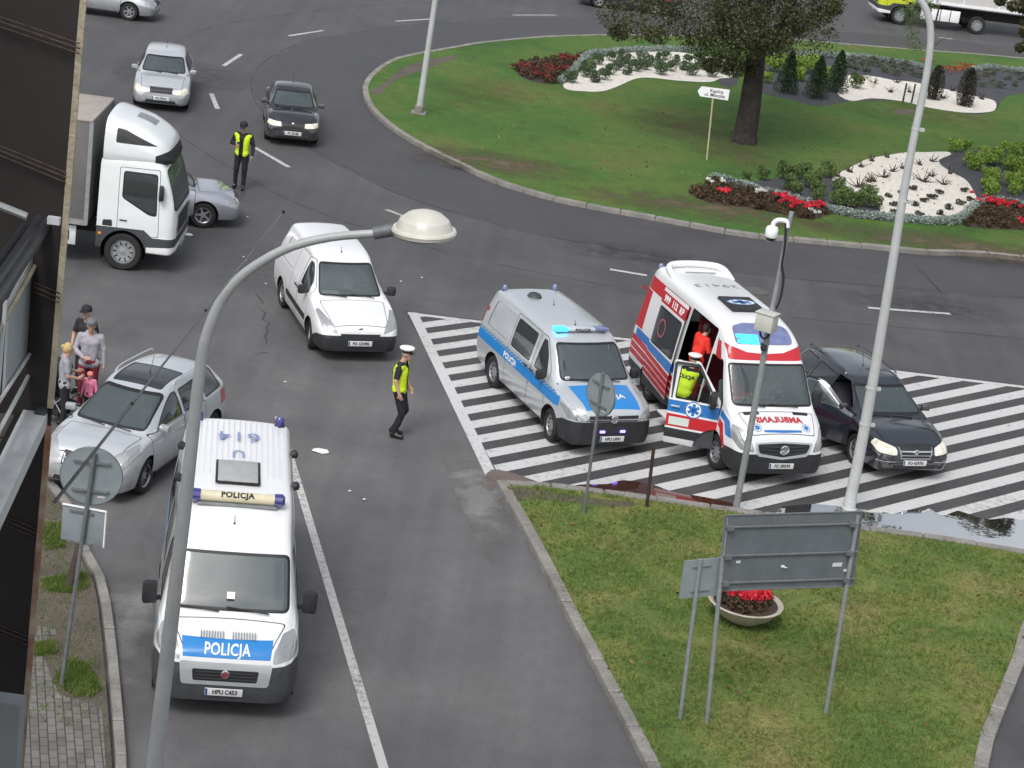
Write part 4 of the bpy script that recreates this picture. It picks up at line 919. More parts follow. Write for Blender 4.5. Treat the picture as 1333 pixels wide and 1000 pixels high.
# ------------------------------------------------------------------ people
SKIN = mat('skin', (.50, .30, .22), .55); HAIRB = mat('blond_hair', (.50, .36, .16), .7, var=.2, vs=30); HAIRD = mat('dark_hair', (.05, .03, .02), .7)
NAVY = mat('navy_uniform', (.010, .011, .018), .8, var=.25, vs=12, bump=.3, bs=14); VEST = mat('yellow_reflective_vest', (.62, .82, .02), .7, var=.12, vs=9, bump=.4, bs=12, emit=(.6, .85, .0), es=.0)
GREYH = mat('grey_hoodie', (.33, .32, .36), .85, var=.15, vs=8, bump=.5, bs=11); MAROON = mat('dark_red_trousers', (.17, .02, .03), .85, var=.25, vs=9); BLKC = mat('black_cloth', (.015, .015, .018), .85, var=.3)
GREYT = mat('grey_t_shirt', (.30, .31, .34), .85, var=.15, vs=9, bump=.4, bs=12); REDC = mat('red_rescue_suit', (.80, .035, .02), .7, var=.18, vs=7, bump=.5, bs=10); PINK = mat('pink_jacket', (.75, .22, .36), .8, var=.3, vs=18); PINKH = mat('coral_hat', (.85, .25, .22), .8); BLKS = mat('black_shoe', (.01, .01, .01), .35); WCAP = mat('white_cap', (.80, .80, .80), .6)
def capsule(bm, a, b, ra, rb, n=12):
    a, b = Vector(a), Vector(b); d = b-a; L = d.length
    if L < 1e-4: blob(bm, a, ra, 12); return
    q = d.to_track_quat('Z', 'Y').to_matrix().to_4x4(); q.translation = a
    pr = [(0, -ra)]+[(ra*math.cos(t), ra*math.sin(t)) for t in [R(-60), R(-30), 0]]+[(rb*math.cos(t), L+rb*math.sin(t)) for t in [0, R(30), R(60)]]+[(0, L+rb)]
    lathe(bm, pr, n, q)
def fuse(name, bm, m, parent, vox=.014, sm=4, decim=None):
    """Joins overlapping limbs into one continuous smooth skin."""
    bmesh.ops.recalc_face_normals(bm, faces=bm.faces)
    me = bpy.data.meshes.new('tmp'); bm.to_mesh(me); bm.free(); o = bpy.data.objects.new('tmp', me); COL.objects.link(o)
    r = o.modifiers.new('r', 'REMESH'); r.mode = 'VOXEL'; r.voxel_size = vox
    s = o.modifiers.new('s', 'SMOOTH'); s.factor = .5; s.iterations = sm
    if decim: d = o.modifiers.new('d', 'DECIMATE'); d.ratio = decim
    me2 = bpy.data.meshes.new_from_object(o.evaluated_get(bpy.context.evaluated_depsgraph_get())); bpy.data.objects.remove(o)
    me2.materials.clear(); me2.name = name
    if name in ('trousers', 'jacket', 'shirt', 'vest'):       # folds and creases
        se = random.uniform(0, 50); n_ = [v.normal.copy() for v in me2.vertices]
        for v, q in zip(me2.vertices, n_):
            p = v.co; f_ = noise.noise(Vector((p.x*9+se, p.y*9, p.z*5)))*.6+noise.noise(Vector((p.x*20, p.y*20+se, p.z*13)))*.4
            v.co = p+q*(f_*.016-.001)
    return new_obj(name, me2, m, parent, 60)
BASE = dict(hipL=(0, .095, .93), hipR=(0, -.095, .93), kneeL=(.02, .11, .50), kneeR=(.02, -.11, .50), ankL=(-.02, .12, .09), ankR=(-.02, -.12, .09), toeL=(.14, .14, .04), toeR=(.14, -.14, .04),
    pel=(0, 0, .98), waist=(.0, 0, 1.12), chest=(0, 0, 1.32), neck=(-.01, 0, 1.49), head=(.02, 0, 1.655), shL=(-.01, .185, 1.43), shR=(-.01, -.185, 1.43),
    elL=(-.03, .25, 1.16), elR=(-.03, -.25, 1.16), wrL=(.04, .27, .92), wrR=(.04, -.27, .92), haL=(.07, .265, .82), haR=(.07, -.265, .82))
def person(name_label, cat, loc, rz, J=None, scale=1., top_m=NAVY, sleeve='long', legs_m=NAVY, vest=False, headgear=None, hair=None, shoes=BLKS, group=None, back_text=None, face=(1, 0, 0), slim=1., seated=False, hood=False, lab=None):
    root = thing('person', name_label, cat, loc, rz, group); root.scale = (scale,)*3
    P = {k: Vector(v) for k, v in BASE.items()}
    for k, v in (J or {}).items(): P[k] = Vector(v)
    f = Vector(face).normalized(); hd = P['head']; side = Vector((0, 0, 1)).cross(f).normalized(); upv = f.cross(side)
    def H(a, b_, c): return hd+f*a+side*b_+upv*c
    bm = BM()
    # head with jaw, nose, brow, ears
    blob(bm, hd+Vector((0, 0, .015)), (.088, .078, .105), 16); capsule(bm, H(.02, 0, -.03), H(.045, 0, -.085), .062, .038); capsule(bm, H(.085, 0, .005), H(.103, 0, -.03), .010, .014)
    capsule(bm, H(.068, -.035, .032), H(.068, .035, .032), .018, .018); capsule(bm, H(.078, -.02, -.062), H(.078, .02, -.062), .010, .010)
    for s_ in (1, -1): capsule(bm, H(-.0, .08*s_, .02), H(-.005, .083*s_, -.02), .014, .011)
    capsule(bm, P['neck']-Vector((0, 0, .03)), hd-Vector((.01, 0, .06)), .060, .054)
    def torso(e):
        capsule(bm, P['pel']+Vector((0, -.05, -.02)), P['pel']+Vector((0, .05, -.02)), .115+e, .115+e); capsule(bm, P['waist']+Vector((0, -.045, 0)), P['waist']+Vector((0, .045, 0)), .105+e, .105+e)
        capsule(bm, P['chest']+Vector((0, -.06, 0)), P['chest']+Vector((0, .06, 0)), .118+e, .118+e); capsule(bm, P['pel']+Vector((0, .04, 0)), P['chest']+Vector((0, .06, 0)), .105+e, .112+e); capsule(bm, P['pel']+Vector((0, -.04, 0)), P['chest']+Vector((0, -.06, 0)), .105+e, .112+e)
        capsule(bm, P['shL']-Vector((0, .03, .01)), P['shR']+Vector((0, .03, -.01)), .068+e, .068+e); capsule(bm, P['chest'], P['neck']-Vector((0, 0, .05)), .11+e, .06+e*.5)
    def arm(S, e, part=1.):
        a, b_, c = P['sh'+S], P['el'+S], P['wr'+S]
        if part < .75: capsule(bm, a, a+(b_-a)*.72, .058+e, .050+e)
        else: capsule(bm, a, b_, .056+e, .045+e); capsule(bm, b_, c, .043+e, .029+e)
    def leg(S, e, ank=1.): capsule(bm, P['hip'+S], P['knee'+S], .092+e, .060+e); capsule(bm, P['knee'+S], P['knee'+S]+(P['ank'+S]-P['knee'+S])*ank, .058+e, .040+e)
    torso(-.012)
    for S in 'LR':
        arm(S, 0); leg(S, 0); capsule(bm, P['ank'+S], P['toe'+S]+Vector((-.03, 0, 0)), .036, .026)
        w_, h_ = P['wr'+S], P['ha'+S]; d = (h_-w_).normalized(); sg = 1 if S == 'L' else -1
        ax = Vector((0, sg, 0)); lat = d.cross(ax)
        if lat.length < .2: lat = Vector((1, 0, 0))
        lat.normalize(); 
        capsule(bm, w_, w_+d*.04, .028, .030)
        for q in (-1, 0, 1): capsule(bm, w_+d*.02+lat*q*.012, w_+d*.085+lat*q*.024, .022, .014)
        bend = (d-ax*.35*1).normalized(); b2 = (d*.7-ax*.7).normalized()
        for q, ln in ((-1.5, .030), (-.5, .037), (.5, .040), (1.5, .034)):
            k0 = w_+d*.085+lat*q*.019; k1 = k0+bend*ln; k2 = k1+b2*ln*.9
            capsule(bm, k0, k1, .0095, .009, 8); capsule(bm, k1, k2, .009, .008, 8)
        t0 = w_+d*.03+lat*.026; t1 = t0+(d*.6+lat*.7).normalized()*.04; t2 = t1+(d*.9-ax*.3).normalized()*.03
        capsule(bm, t0, t1, .013, .011, 8); capsule(bm, t1, t2, .011, .009, 8)
    fuse('body', bm, SKIN, root, .011, 3, .6)
    bm = BM()
    bm.free()
    for s_ in (1, -1):
        bm = BM(); blob(bm, H(.083, .031*s_, .012), .009, 8); link('eye', bm, HAIRD, root, 60)
    # clothes
    bm = BM(); capsule(bm, P['pel']+Vector((0, -.05, -.02)), P['pel']+Vector((0, .05, -.02)), .122, .122)
    for S in 'LR': leg(S, .014, .97); 
    fuse('trousers', bm, legs_m, root, .014, 4, .6)
    bm = BM(); torso(.006)
    for S in 'LR': arm(S, .011, 1. if sleeve == 'long' else .5)
    if not seated and not vest: capsule(bm, P['pel']+Vector((0, -.085, -.06)), P['pel']+Vector((0, .085, -.06)), .122, .122)
    if hood: capsule(bm, P['neck']+Vector((-.06, -.05, -.01)), P['neck']+Vector((-.06, .05, -.01)), .05, .05)
    fuse('jacket' if sleeve == 'long' else 'shirt', bm, top_m, root, .014, 4, .6)
    if vest:
        bm = BM(); torso(.028); 
        ob = fuse('vest', bm, VEST, root, .016, 3, .7); me = ob.data; b2 = BM(); b2.from_mesh(me)
        # neck opening, arm holes, front opening
        dl = [v for v in b2.verts if v.co.z > P['neck'].z-.015 or v.co.z < P['pel'].z-.10 or (abs(v.co.y) < (.045 if vest == 'open' else .03)+max(0, v.co.z-P['chest'].z)*.35 and (v.co-P['chest']).x > .03) or (abs(v.co.y) > .232)]
        bmesh.ops.delete(b2, geom=dl, context='VERTS'); b2.to_mesh(me); b2.free()
        if back_text:
            me2 = finer(text_mesh('POLICJA', .095, .004))
            bv = BVHTree.FromObject(ob, bpy.context.evaluated_depsgraph_get())
            for v in me2.vertices:
                o3 = Vector((-1, -v.co.x*1., P['chest'].z+.02+v.co.y)); h = bv.ray_cast(o3, Vector((1, 0, 0))); v.co = (h[0] if h[0] else Vector((-.15, o3.y, o3.z)))-Vector((.006, 0, 0))
            new_obj('vest_lettering', me2, NAVY, root)
    bm = BM()
    for S in 'LR':
        capsule(bm, P['ank'+S]-Vector((.03, 0, .035)), P['toe'+S], .052, .045); capsule(bm, P['ank'+S], P['ank'+S]-Vector((0, 0, .03)), .050, .052)
    o = fuse('shoes', bm, shoes, root, .013, 2, .7)
    for v in o.data.vertices: v.co.z = max(v.co.z, -.0) if not seated else v.co.z
    if hair:
        bm = BM(); blob(bm, H(-.012, 0, .03), (.097, .090, .102), 14); blob(bm, H(-.045, 0, .0), (.075, .082, .10), 12)
        if hair[1] == 'bun': blob(bm, H(-.11, 0, .05), .042, 10)
        ob = link('hair', bm, hair[0], root, 60); b2 = BM(); b2.from_mesh(ob.data)
        bmesh.ops.delete(b2, geom=[v for v in b2.verts if (v.co-hd).dot(f) > .045 and (v.co-hd).z < .075], context='VERTS'); b2.to_mesh(ob.data); b2.free()
    if headgear:
        q = Matrix.Identity(4); q.col[0] = (*f, 0); q.col[1] = (*side, 0); q.col[2] = (*upv, 0); q.translation = hd+upv*.045
        bm = BM()
        if headgear == 'peaked':
            lathe(bm, [(.098, 0), (.100, .035)], 22, q, 1); lathe(bm, [(.100, .035), (.142, .072), (.138, .086), (.08, .098), (0, .10)], 24, q, 0)
            A = [bm.verts.new(q @ Vector((.092*math.cos(t), .092*math.sin(t), .006))) for t in [R(-58+116*i/10) for i in range(11)]]; B = [bm.verts.new(q @ Vector((.045+.105*math.cos(t), .10*math.sin(t), -.018))) for t in [R(-62+124*i/10) for i in range(11)]]
            for i in range(10): bm.faces.new((A[i], B[i], B[i+1], A[i+1])).material_index = 1
            link('peaked_cap', bm, [WCAP, BLKS], root, 40)
        elif headgear == 'cap' or headgear == 'hat':
            lathe(bm, [(.104, -.01), (.106, .03), (.09, .075), (.05, .10), (0, .108)], 20, q)
            A = [bm.verts.new(q @ Vector((.10*math.cos(t), .10*math.sin(t), .002))) for t in [R(-50+100*i/8) for i in range(9)]]; B = [bm.verts.new(q @ Vector((.07+.115*math.cos(t), .085*math.sin(t), -.012))) for t in [R(-60+120*i/8) for i in range(9)]]
            if headgear == 'cap':
                for i in range(8): bm.faces.new((A[i], B[i], B[i+1], A[i+1]))
            link('cap' if headgear == 'cap' else 'hat', bm, BLKC if headgear == 'cap' else PINKH, root, 40)
        elif headgear == 'visor':
            lathe(bm, [(.100, .02), (.102, .05), (.08, .09), (0, .105)], 20, q); link('cap', bm, GALVD, root, 40)
    return root
# ------------------------------------------------------------------ ground materials
def ground_mat(name, stops, scale, fine=60, finev=.25, midv=.10, rough=.9, bump=.4, bdist=.01, s2=None, rl=None, cracks=False, wet=None, detail=8, street=False):
    m = bpy.data.materials.new(name); m.use_nodes = True; n = m.node_tree; L = n.links; b = n.nodes['Principled BSDF']
    g = n.nodes.new('ShaderNodeNewGeometry')
    a = n.nodes.new('ShaderNodeTexNoise'); a.inputs['Scale'].default_value = scale; a.inputs['Detail'].default_value = detail; a.inputs['Roughness'].default_value = .6; L.new(g.outputs['Position'], a.inputs['Vector'])
    r = n.nodes.new('ShaderNodeValToRGB'); e = r.color_ramp.elements
    while len(e) < len(stops): e.new(.5)
    for k, (p, c) in enumerate(stops): e[k].position = p; e[k].color = (*c, 1)
    L.new(a.outputs[0], r.inputs[0])
    f = n.nodes.new('ShaderNodeTexNoise'); f.inputs['Scale'].default_value = fine; f.inputs['Detail'].default_value = 3; L.new(g.outputs['Position'], f.inputs['Vector'])
    mr = n.nodes.new('ShaderNodeMapRange'); mr.inputs[1].default_value = .25; mr.inputs[2].default_value = .75; mr.inputs[3].default_value = 1-finev; mr.inputs[4].default_value = 1+finev; L.new(f.outputs[0], mr.inputs[0])
    mu = n.nodes.new('ShaderNodeMixRGB'); mu.blend_type = 'MULTIPLY'; mu.inputs[0].default_value = 1; L.new(r.outputs[0], mu.inputs[1]); L.new(mr.outputs[0], mu.inputs[2]); src = mu.outputs[0]
    md = n.nodes.new('ShaderNodeTexNoise'); md.inputs['Scale'].default_value = scale*9; md.inputs['Detail'].default_value = 9; md.inputs['Roughness'].default_value = .72; L.new(g.outputs['Position'], md.inputs['Vector'])
    mm = n.nodes.new('ShaderNodeMapRange'); mm.inputs[1].default_value = .3; mm.inputs[2].default_value = .7; mm.inputs[3].default_value = 1-midv; mm.inputs[4].default_value = 1+midv; L.new(md.outputs[0], mm.inputs[0])
    qm = n.nodes.new('ShaderNodeMixRGB'); qm.blend_type = 'MULTIPLY'; qm.inputs[0].default_value = 1; L.new(src, qm.inputs[1]); L.new(mm.outputs[0], qm.inputs[2]); src = qm.outputs[0]
    if s2:
        c2 = n.nodes.new('ShaderNodeTexNoise'); c2.inputs['Scale'].default_value = s2[0]; c2.inputs['Detail'].default_value = 6; L.new(g.outputs['Position'], c2.inputs['Vector'])
        m2 = n.nodes.new('ShaderNodeMapRange'); m2.inputs[1].default_value = s2[1]; m2.inputs[2].default_value = s2[2]; L.new(c2.outputs[0], m2.inputs[0])
        q = n.nodes.new('ShaderNodeMixRGB'); L.new(m2.outputs[0], q.inputs[0]); L.new(src, q.inputs[1]); q.inputs[2].default_value = (*s2[3], 1); src = q.outputs[0]
    if street:           # older, paler surfacing on the side street, mixing gradually into the ring road
        sp = n.nodes.new('ShaderNodeSeparateXYZ'); L.new(g.outputs['Position'], sp.inputs[0])
        n5 = n.nodes.new('ShaderNodeTexNoise'); n5.inputs['Scale'].default_value = .45; n5.inputs['Detail'].default_value = 6; L.new(g.outputs['Position'], n5.inputs['Vector'])
        y2 = n.nodes.new('ShaderNodeMath'); y2.operation = 'MULTIPLY_ADD'; y2.inputs[1].default_value = 9; L.new(n5.outputs[0], y2.inputs[0]); L.new(sp.outputs[1], y2.inputs[2])
        my = n.nodes.new('ShaderNodeMapRange'); my.inputs[1].default_value = 56; my.inputs[2].default_value = 40; L.new(y2.outputs[0], my.inputs[0])
        mxx = n.nodes.new('ShaderNodeMapRange'); mxx.inputs[1].default_value = 5; mxx.inputs[2].default_value = 1; L.new(sp.outputs[0], mxx.inputs[0])
        pr = n.nodes.new('ShaderNodeMath'); pr.operation = 'MULTIPLY'; L.new(my.outputs[0], pr.inputs[0]); L.new(mxx.outputs[0], pr.inputs[1])
        q = n.nodes.new('ShaderNodeMixRGB'); q.blend_type = 'MULTIPLY'; L.new(pr.outputs[0], q.inputs[0]); L.new(src, q.inputs[1]); q.inputs[2].default_value = (1.58, 1.56, 1.50, 1); src = q.outputs[0]
        wv = n.nodes.new('ShaderNodeMapping'); wv.inputs['Scale'].default_value = (2.4, .10, 1); wv.inputs['Rotation'].default_value = (0, 0, R(-80)); L.new(g.outputs['Position'], wv.inputs[0])
        n6 = n.nodes.new('ShaderNodeTexNoise'); n6.inputs['Scale'].default_value = .8; n6.inputs['Detail'].default_value = 5; L.new(wv.outputs[0], n6.inputs['Vector'])
        m6 = n.nodes.new('ShaderNodeMapRange'); m6.inputs[1].default_value = .3; m6.inputs[2].default_value = .7; m6.inputs[3].default_value = .88; m6.inputs[4].default_value = 1.10; L.new(n6.outputs[0], m6.inputs[0])
        q = n.nodes.new('ShaderNodeMixRGB'); q.blend_type = 'MULTIPLY'; q.inputs[0].default_value = 1; L.new(src, q.inputs[1]); L.new(m6.outputs[0], q.inputs[2]); src = q.outputs[0]
    if cracks:
        v = n.nodes.new('ShaderNodeTexVoronoi'); v.feature = 'DISTANCE_TO_EDGE'; v.inputs['Scale'].default_value = .16
        wn = n.nodes.new('ShaderNodeTexNoise'); wn.inputs['Scale'].default_value = .9; wn.inputs['Detail'].default_value = 5; L.new(g.outputs['Position'], wn.inputs['Vector'])
        ad = n.nodes.new('ShaderNodeMixRGB'); ad.blend_type = 'ADD'; ad.inputs[0].default_value = 1.; L.new(g.outputs['Position'], ad.inputs[1]); L.new(wn.outputs['Color'], ad.inputs[2]); L.new(ad.outputs[0], v.inputs['Vector'])
        lt = n.nodes.new('ShaderNodeMath'); lt.operation = 'LESS_THAN'; lt.inputs[1].default_value = .0035; L.new(v.outputs['Distance'], lt.inputs[0])
        ml = n.nodes.new('ShaderNodeMath'); ml.operation = 'MULTIPLY'; ml.inputs[1].default_value = .55; L.new(lt.outputs[0], ml.inputs[0])
        q = n.nodes.new('ShaderNodeMixRGB'); L.new(ml.outputs[0], q.inputs[0]); L.new(src, q.inputs[1]); q.inputs[2].default_value = (.02, .02, .02, 1); src = q.outputs[0]
    L.new(src, b.inputs['Base Color'])
    b.inputs['Roughness'].default_value = rough
    if rl:
        rr = n.nodes.new('ShaderNodeMapRange'); rr.inputs[1].default_value = .35; rr.inputs[2].default_value = .65; rr.inputs[3].default_value = rl[0]; rr.inputs[4].default_value = rl[1]; L.new(a.outputs[0], rr.inputs[0]); L.new(rr.outputs[0], b.inputs['Roughness'])
    bp = n.nodes.new('ShaderNodeBump'); bp.inputs['Strength'].default_value = bump; bp.inputs['Distance'].default_value = bdist; L.new(f.outputs[0], bp.inputs['Height']); L.new(bp.outputs[0], b.inputs['Normal'])
    return m
ASPH = ground_mat('asphalt', [(.28, (.058, .057, .061)), (.5, (.076, .075, .080)), (.74, (.096, .095, .098))], .35, 55, .42, rl=(.55, .85), s2=(.12, .60, .80, (.100, .099, .099)), street=True, midv=.10)
ASPHD = ground_mat('dark_asphalt', [(.3, (.050, .050, .055)), (.7, (.072, .071, .076))], .5, 55, .3, rl=(.55, .8))
ASPHL = ground_mat('light_asphalt', [(.28, (.098, .098, .097)), (.5, (.118, .117, .114)), (.72, (.138, .136, .132))], .4, 60, .28, rl=(.62, .85), cracks=True)
DUSTA = ground_mat('dusty_asphalt', [(.35, (.13, .13, .128)), (.65, (.20, .20, .196))], .8, 60, .28)
LAWN = ground_mat('lawn_green', [(.30, (.034, .090, .011)), (.46, (.053, .126, .014)), (.58, (.082, .134, .019)), (.72, (.118, .115, .033))], .22, 22, .35, bump=.9, bdist=.05, s2=(.17, .58, .76, (.100, .085, .036)), midv=.2)
LAWN2 = ground_mat('lawn_dry', [(.30, (.064, .115, .021)), (.44, (.105, .158, .029)), (.56, (.158, .178, .042)), (.70, (.22, .185, .07))], .55, 25, .4, bump=1., bdist=.05, s2=(.35, .58, .74, (.15, .12, .055)), midv=.22)
EARTH = ground_mat('bare_earth', [(.3, (.075, .062, .048)), (.7, (.13, .11, .085))], 1.2, 25, .35, bump=.8, bdist=.03)
DARKF = ground_mat('dark_weed_fabric', [(.3, (.040, .042, .050)), (.7, (.065, .066, .074))], 2., 30, .2)
GRAVEL = ground_mat('white_gravel', [(.3, (.62, .58, .52)), (.7, (.80, .76, .70))], 6., 30, .22, bump=1., bdist=.04)
KERBM = ground_mat('kerb_stone', [(.3, (.16, .152, .14)), (.7, (.29, .275, .255))], 1.6, 30, .25, bump=.6)
PAVE = None
def pave_mat():
    m = bpy.data.materials.new('paving_blocks'); m.use_nodes = True; n = m.node_tree; L = n.links; b = n.nodes['Principled BSDF']; g = n.nodes.new('ShaderNodeNewGeometry')
    mp = n.nodes.new('ShaderNodeMapping'); mp.inputs['Rotation'].default_value = (0, 0, R(73.6)); L.new(g.outputs['Position'], mp.inputs[0])
    br = n.nodes.new('ShaderNodeTexBrick'); br.inputs['Scale'].default_value = 1; br.inputs['Brick Width'].default_value = .21; br.inputs['Row Height'].default_value = .115; br.inputs['Mortar Size'].default_value = .008
    br.inputs['Color1'].default_value = (.135, .125, .115, 1); br.inputs['Color2'].default_value = (.185, .172, .158, 1); br.inputs['Mortar'].default_value = (.05, .05, .045, 1); L.new(mp.outputs[0], br.inputs['Vector'])
    no = n.nodes.new('ShaderNodeTexNoise'); no.inputs['Scale'].default_value = 3; L.new(g.outputs['Position'], no.inputs['Vector']); mu = n.nodes.new('ShaderNodeMixRGB'); mu.blend_type = 'OVERLAY'; mu.inputs[0].default_value = .5; L.new(br.outputs[0], mu.inputs[1]); L.new(no.outputs[0], mu.inputs[2]); L.new(mu.outputs[0], b.inputs['Base Color']); b.inputs['Roughness'].default_value = .85
    bp = n.nodes.new('ShaderNodeBump'); bp.inputs['Strength'].default_value = .6; bp.inputs['Distance'].default_value = .01; bp.invert = True; L.new(br.outputs['Fac'], bp.inputs['Height']); L.new(bp.outputs[0], b.inputs['Normal'])
    return m
PAVE = pave_mat()
def worn(name, col, lo, hi, sc_=7., dark=(.085, .083, .084), mixv=1.):
    m = bpy.data.materials.new(name); m.use_nodes = True; n = m.node_tree; L = n.links; b = n.nodes['Principled BSDF']; g = n.nodes.new('ShaderNodeNewGeometry')
    a = n.nodes.new('ShaderNodeTexNoise'); a.inputs['Scale'].default_value = sc_; a.inputs['Detail'].default_value = 9; a.inputs['Roughness'].default_value = .75; L.new(g.outputs['Position'], a.inputs['Vector'])
    w_ = n.nodes.new('ShaderNodeTexNoise'); w_.inputs['Scale'].default_value = .35; w_.inputs['Detail'].default_value = 3; L.new(g.outputs['Position'], w_.inputs['Vector'])
    ad = n.nodes.new('ShaderNodeMath'); ad.operation = 'MULTIPLY_ADD'; ad.inputs[1].default_value = .35; L.new(w_.outputs[0], ad.inputs[0]); L.new(a.outputs[0], ad.inputs[2])
    mr = n.nodes.new('ShaderNodeMapRange'); mr.inputs[1].default_value = lo; mr.inputs[2].default_value = hi; mr.inputs[4].default_value = mixv; L.new(ad.outputs[0], mr.inputs[0])
    q = n.nodes.new('ShaderNodeMixRGB'); q.inputs[1].default_value = (*col, 1); q.inputs[2].default_value = (*dark, 1); L.new(mr.outputs[0], q.inputs[0]); L.new(q.outputs[0], b.inputs['Base Color']); b.inputs['Roughness'].default_value = .7
    return m
MARK = worn('road_paint', (.53, .53, .53), .70, .96); MARKW = worn('worn_road_paint', (.50, .50, .49), .66, .90, 9)
# ------------------------------------------------------------------ ground, roads, islands
bm = BM(); vs = [bm.verts.new(p) for p in ((-400, -60, -.0), (400, -60, 0), (400, 700, 0), (-400, 700, 0))]; bm.faces.new(vs); o = link('road', bm, ASPH, None, None); o['kind'] = 'structure'
def gp(pts, z=0, ox=0, oy=0, k=1.): return [G(ox+a/k, oy+b/k, z) for a, b in pts]
def off_line(P, d):
    o = []
    for i, p in enumerate(P):
        t = (P[min(i+1, len(P)-1)]-P[max(i-1, 0)]).normalized(); o.append(p+Vector((-t.y, t.x, 0))*d)
    return o
def kerb(name, P, wdt, h, block=1.0, side=1):
    bm = BM(); P = [Vector((p[0], p[1], 0)) for p in P]; Q = off_line(P, wdt*side)
    acc = 0; seg = [0]
    for a, b in zip(P, P[1:]): acc += (b-a).length; seg.append(acc)
    def at(PP, s):
        for i in range(len(seg)-1):
            if s <= seg[i+1]+1e-9: t = (s-seg[i])/max(seg[i+1]-seg[i], 1e-9); return PP[i].lerp(PP[i+1], t)
        return PP[-1]
    s = 0
    while s < acc-.05:
        e = min(s+block-.018, acc); j = random.uniform(-.008, .008); hz = h+random.uniform(-.006, .006)
        c = [at(P, s), at(P, e), at(Q, e), at(Q, s)]; lo = [bm.verts.new((p.x, p.y, -.02)) for p in c]
        up = [bm.verts.new((p.x, p.y, hz-.02)) for p in c]; cc = sum((p for p in c), Vector())/4; tp = [bm.verts.new((p.x+(cc.x-p.x)*.08, p.y+(cc.y-p.y)*.08, hz)) for p in c]
        for A, B in ((lo, up), (up, tp)):
            for k in range(4): bm.faces.new((A[k], A[(k+1) % 4], B[(k+1) % 4], B[k]))
        bm.faces.new(tp); s += block
    bmesh.ops.recalc_face_normals(bm, faces=bm.faces); o = link(name, bm, KERBM, None, None); o['kind'] = 'structure'; return o
# roundabout island
ISL = [(853, 288), (759, 271), (707, 259), (640, 238), (600, 219), (556, 198), (521, 178), (499, 162), (480, 143), (472, 124), (474, 110), (486, 96), (507, 82), (529, 75.6), (553, 71), (586, 65), (629, 58), (683, 52.6), (737, 49.4), (786, 48.6), (850, 49), (950, 51), (1040, 55), (1110, 61), (1200, 68), (1333, 79)]
ISLG = [G(x, y) for x, y in [(1333, 340), (1213, 333), (1163, 328), (1047, 317), (961, 308)]+ISL]
ISLG = [Vector((46, 56, 0)), Vector((24, 57.6, 0))]+ISLG+[Vector((32, 97, 0)), Vector((50, 88, 0))]
IL = smooth_line(ISLG, 5)
kerb('kerb', IL, .19, .13, 1.0, side=-1)
LW = off_line(IL, -.17); sheet('lawn', LW, .115, LAWN)
o_ = off_line(IL, 3.6); i_ = IL; bm = BM(); A = [bm.verts.new((p.x, p.y, .004)) for p in i_]; B = [bm.verts.new((p.x+random.uniform(-.1, .1), p.y+random.uniform(-.1, .1), .004)) for p in o_]
for k in range(len(A)-1): bm.faces.new((A[k], B[k], B[k+1], A[k+1]))
bmesh.ops.recalc_face_normals(bm, faces=bm.faces); o = link('road_dark_lane', bm, ASPHD, None, None); o['kind'] = 'structure'
# lighter street toward the camera
ST = gp([(20, 470), (180, 330), (330, 300), (470, 380), (531, 407), (640, 640), (700, 760), (850, 1030), (900, 1200), (150, 1200), (-100, 900)])
n_ = DUSTA.node_tree; tc_ = n_.nodes.new('ShaderNodeTexCoord'); mp_ = n_.nodes.new('ShaderNodeMapping'); mp_.inputs['Location'].default_value = (-1, -1, 0); mp_.inputs['Scale'].default_value = (2, 2, 0); n_.links.new(tc_.outputs['Generated'], mp_.inputs[0])
gr_ = n_.nodes.new('ShaderNodeTexGradient'); gr_.gradient_type = 'SPHERICAL'; n_.links.new(mp_.outputs[0], gr_.inputs[0]); nz_ = n_.nodes.new('ShaderNodeTexNoise'); nz_.inputs['Scale'].default_value = 1.6; nz_.inputs['Detail'].default_value = 8; g_ = n_.nodes.new('ShaderNodeNewGeometry'); n_.links.new(g_.outputs['Position'], nz_.inputs['Vector'])
m_ = n_.nodes.new('ShaderNodeMath'); m_.operation = 'MULTIPLY'; n_.links.new(gr_.outputs['Fac'], m_.inputs[0]); n_.links.new(nz_.outputs[0], m_.inputs[1]); m2_ = n_.nodes.new('ShaderNodeMath'); m2_.operation = 'MULTIPLY'; m2_.use_clamp = True; m2_.inputs[1].default_value = 2.2; n_.links.new(m_.outputs[0], m2_.inputs[0])
tr_ = n_.nodes.new('ShaderNodeBsdfTransparent'); ms_ = n_.nodes.new('ShaderNodeMixShader'); n_.links.new(m2_.outputs[0], ms_.inputs[0]); n_.links.new(tr_.outputs[0], ms_.inputs[1]); n_.links.new(n_.nodes['Principled BSDF'].outputs[0], ms_.inputs[2]); n_.links.new(ms_.outputs[0], n_.nodes['Material Output'].inputs['Surface'])
sheet('street_dust', gp([(125, 690), (185, 690), (225, 980), (140, 990)]), .008, DUSTA)
sheet('street_dust', gp([(560, 540), (640, 620), (700, 760), (650, 760), (590, 640)]), .0085, DUSTA)
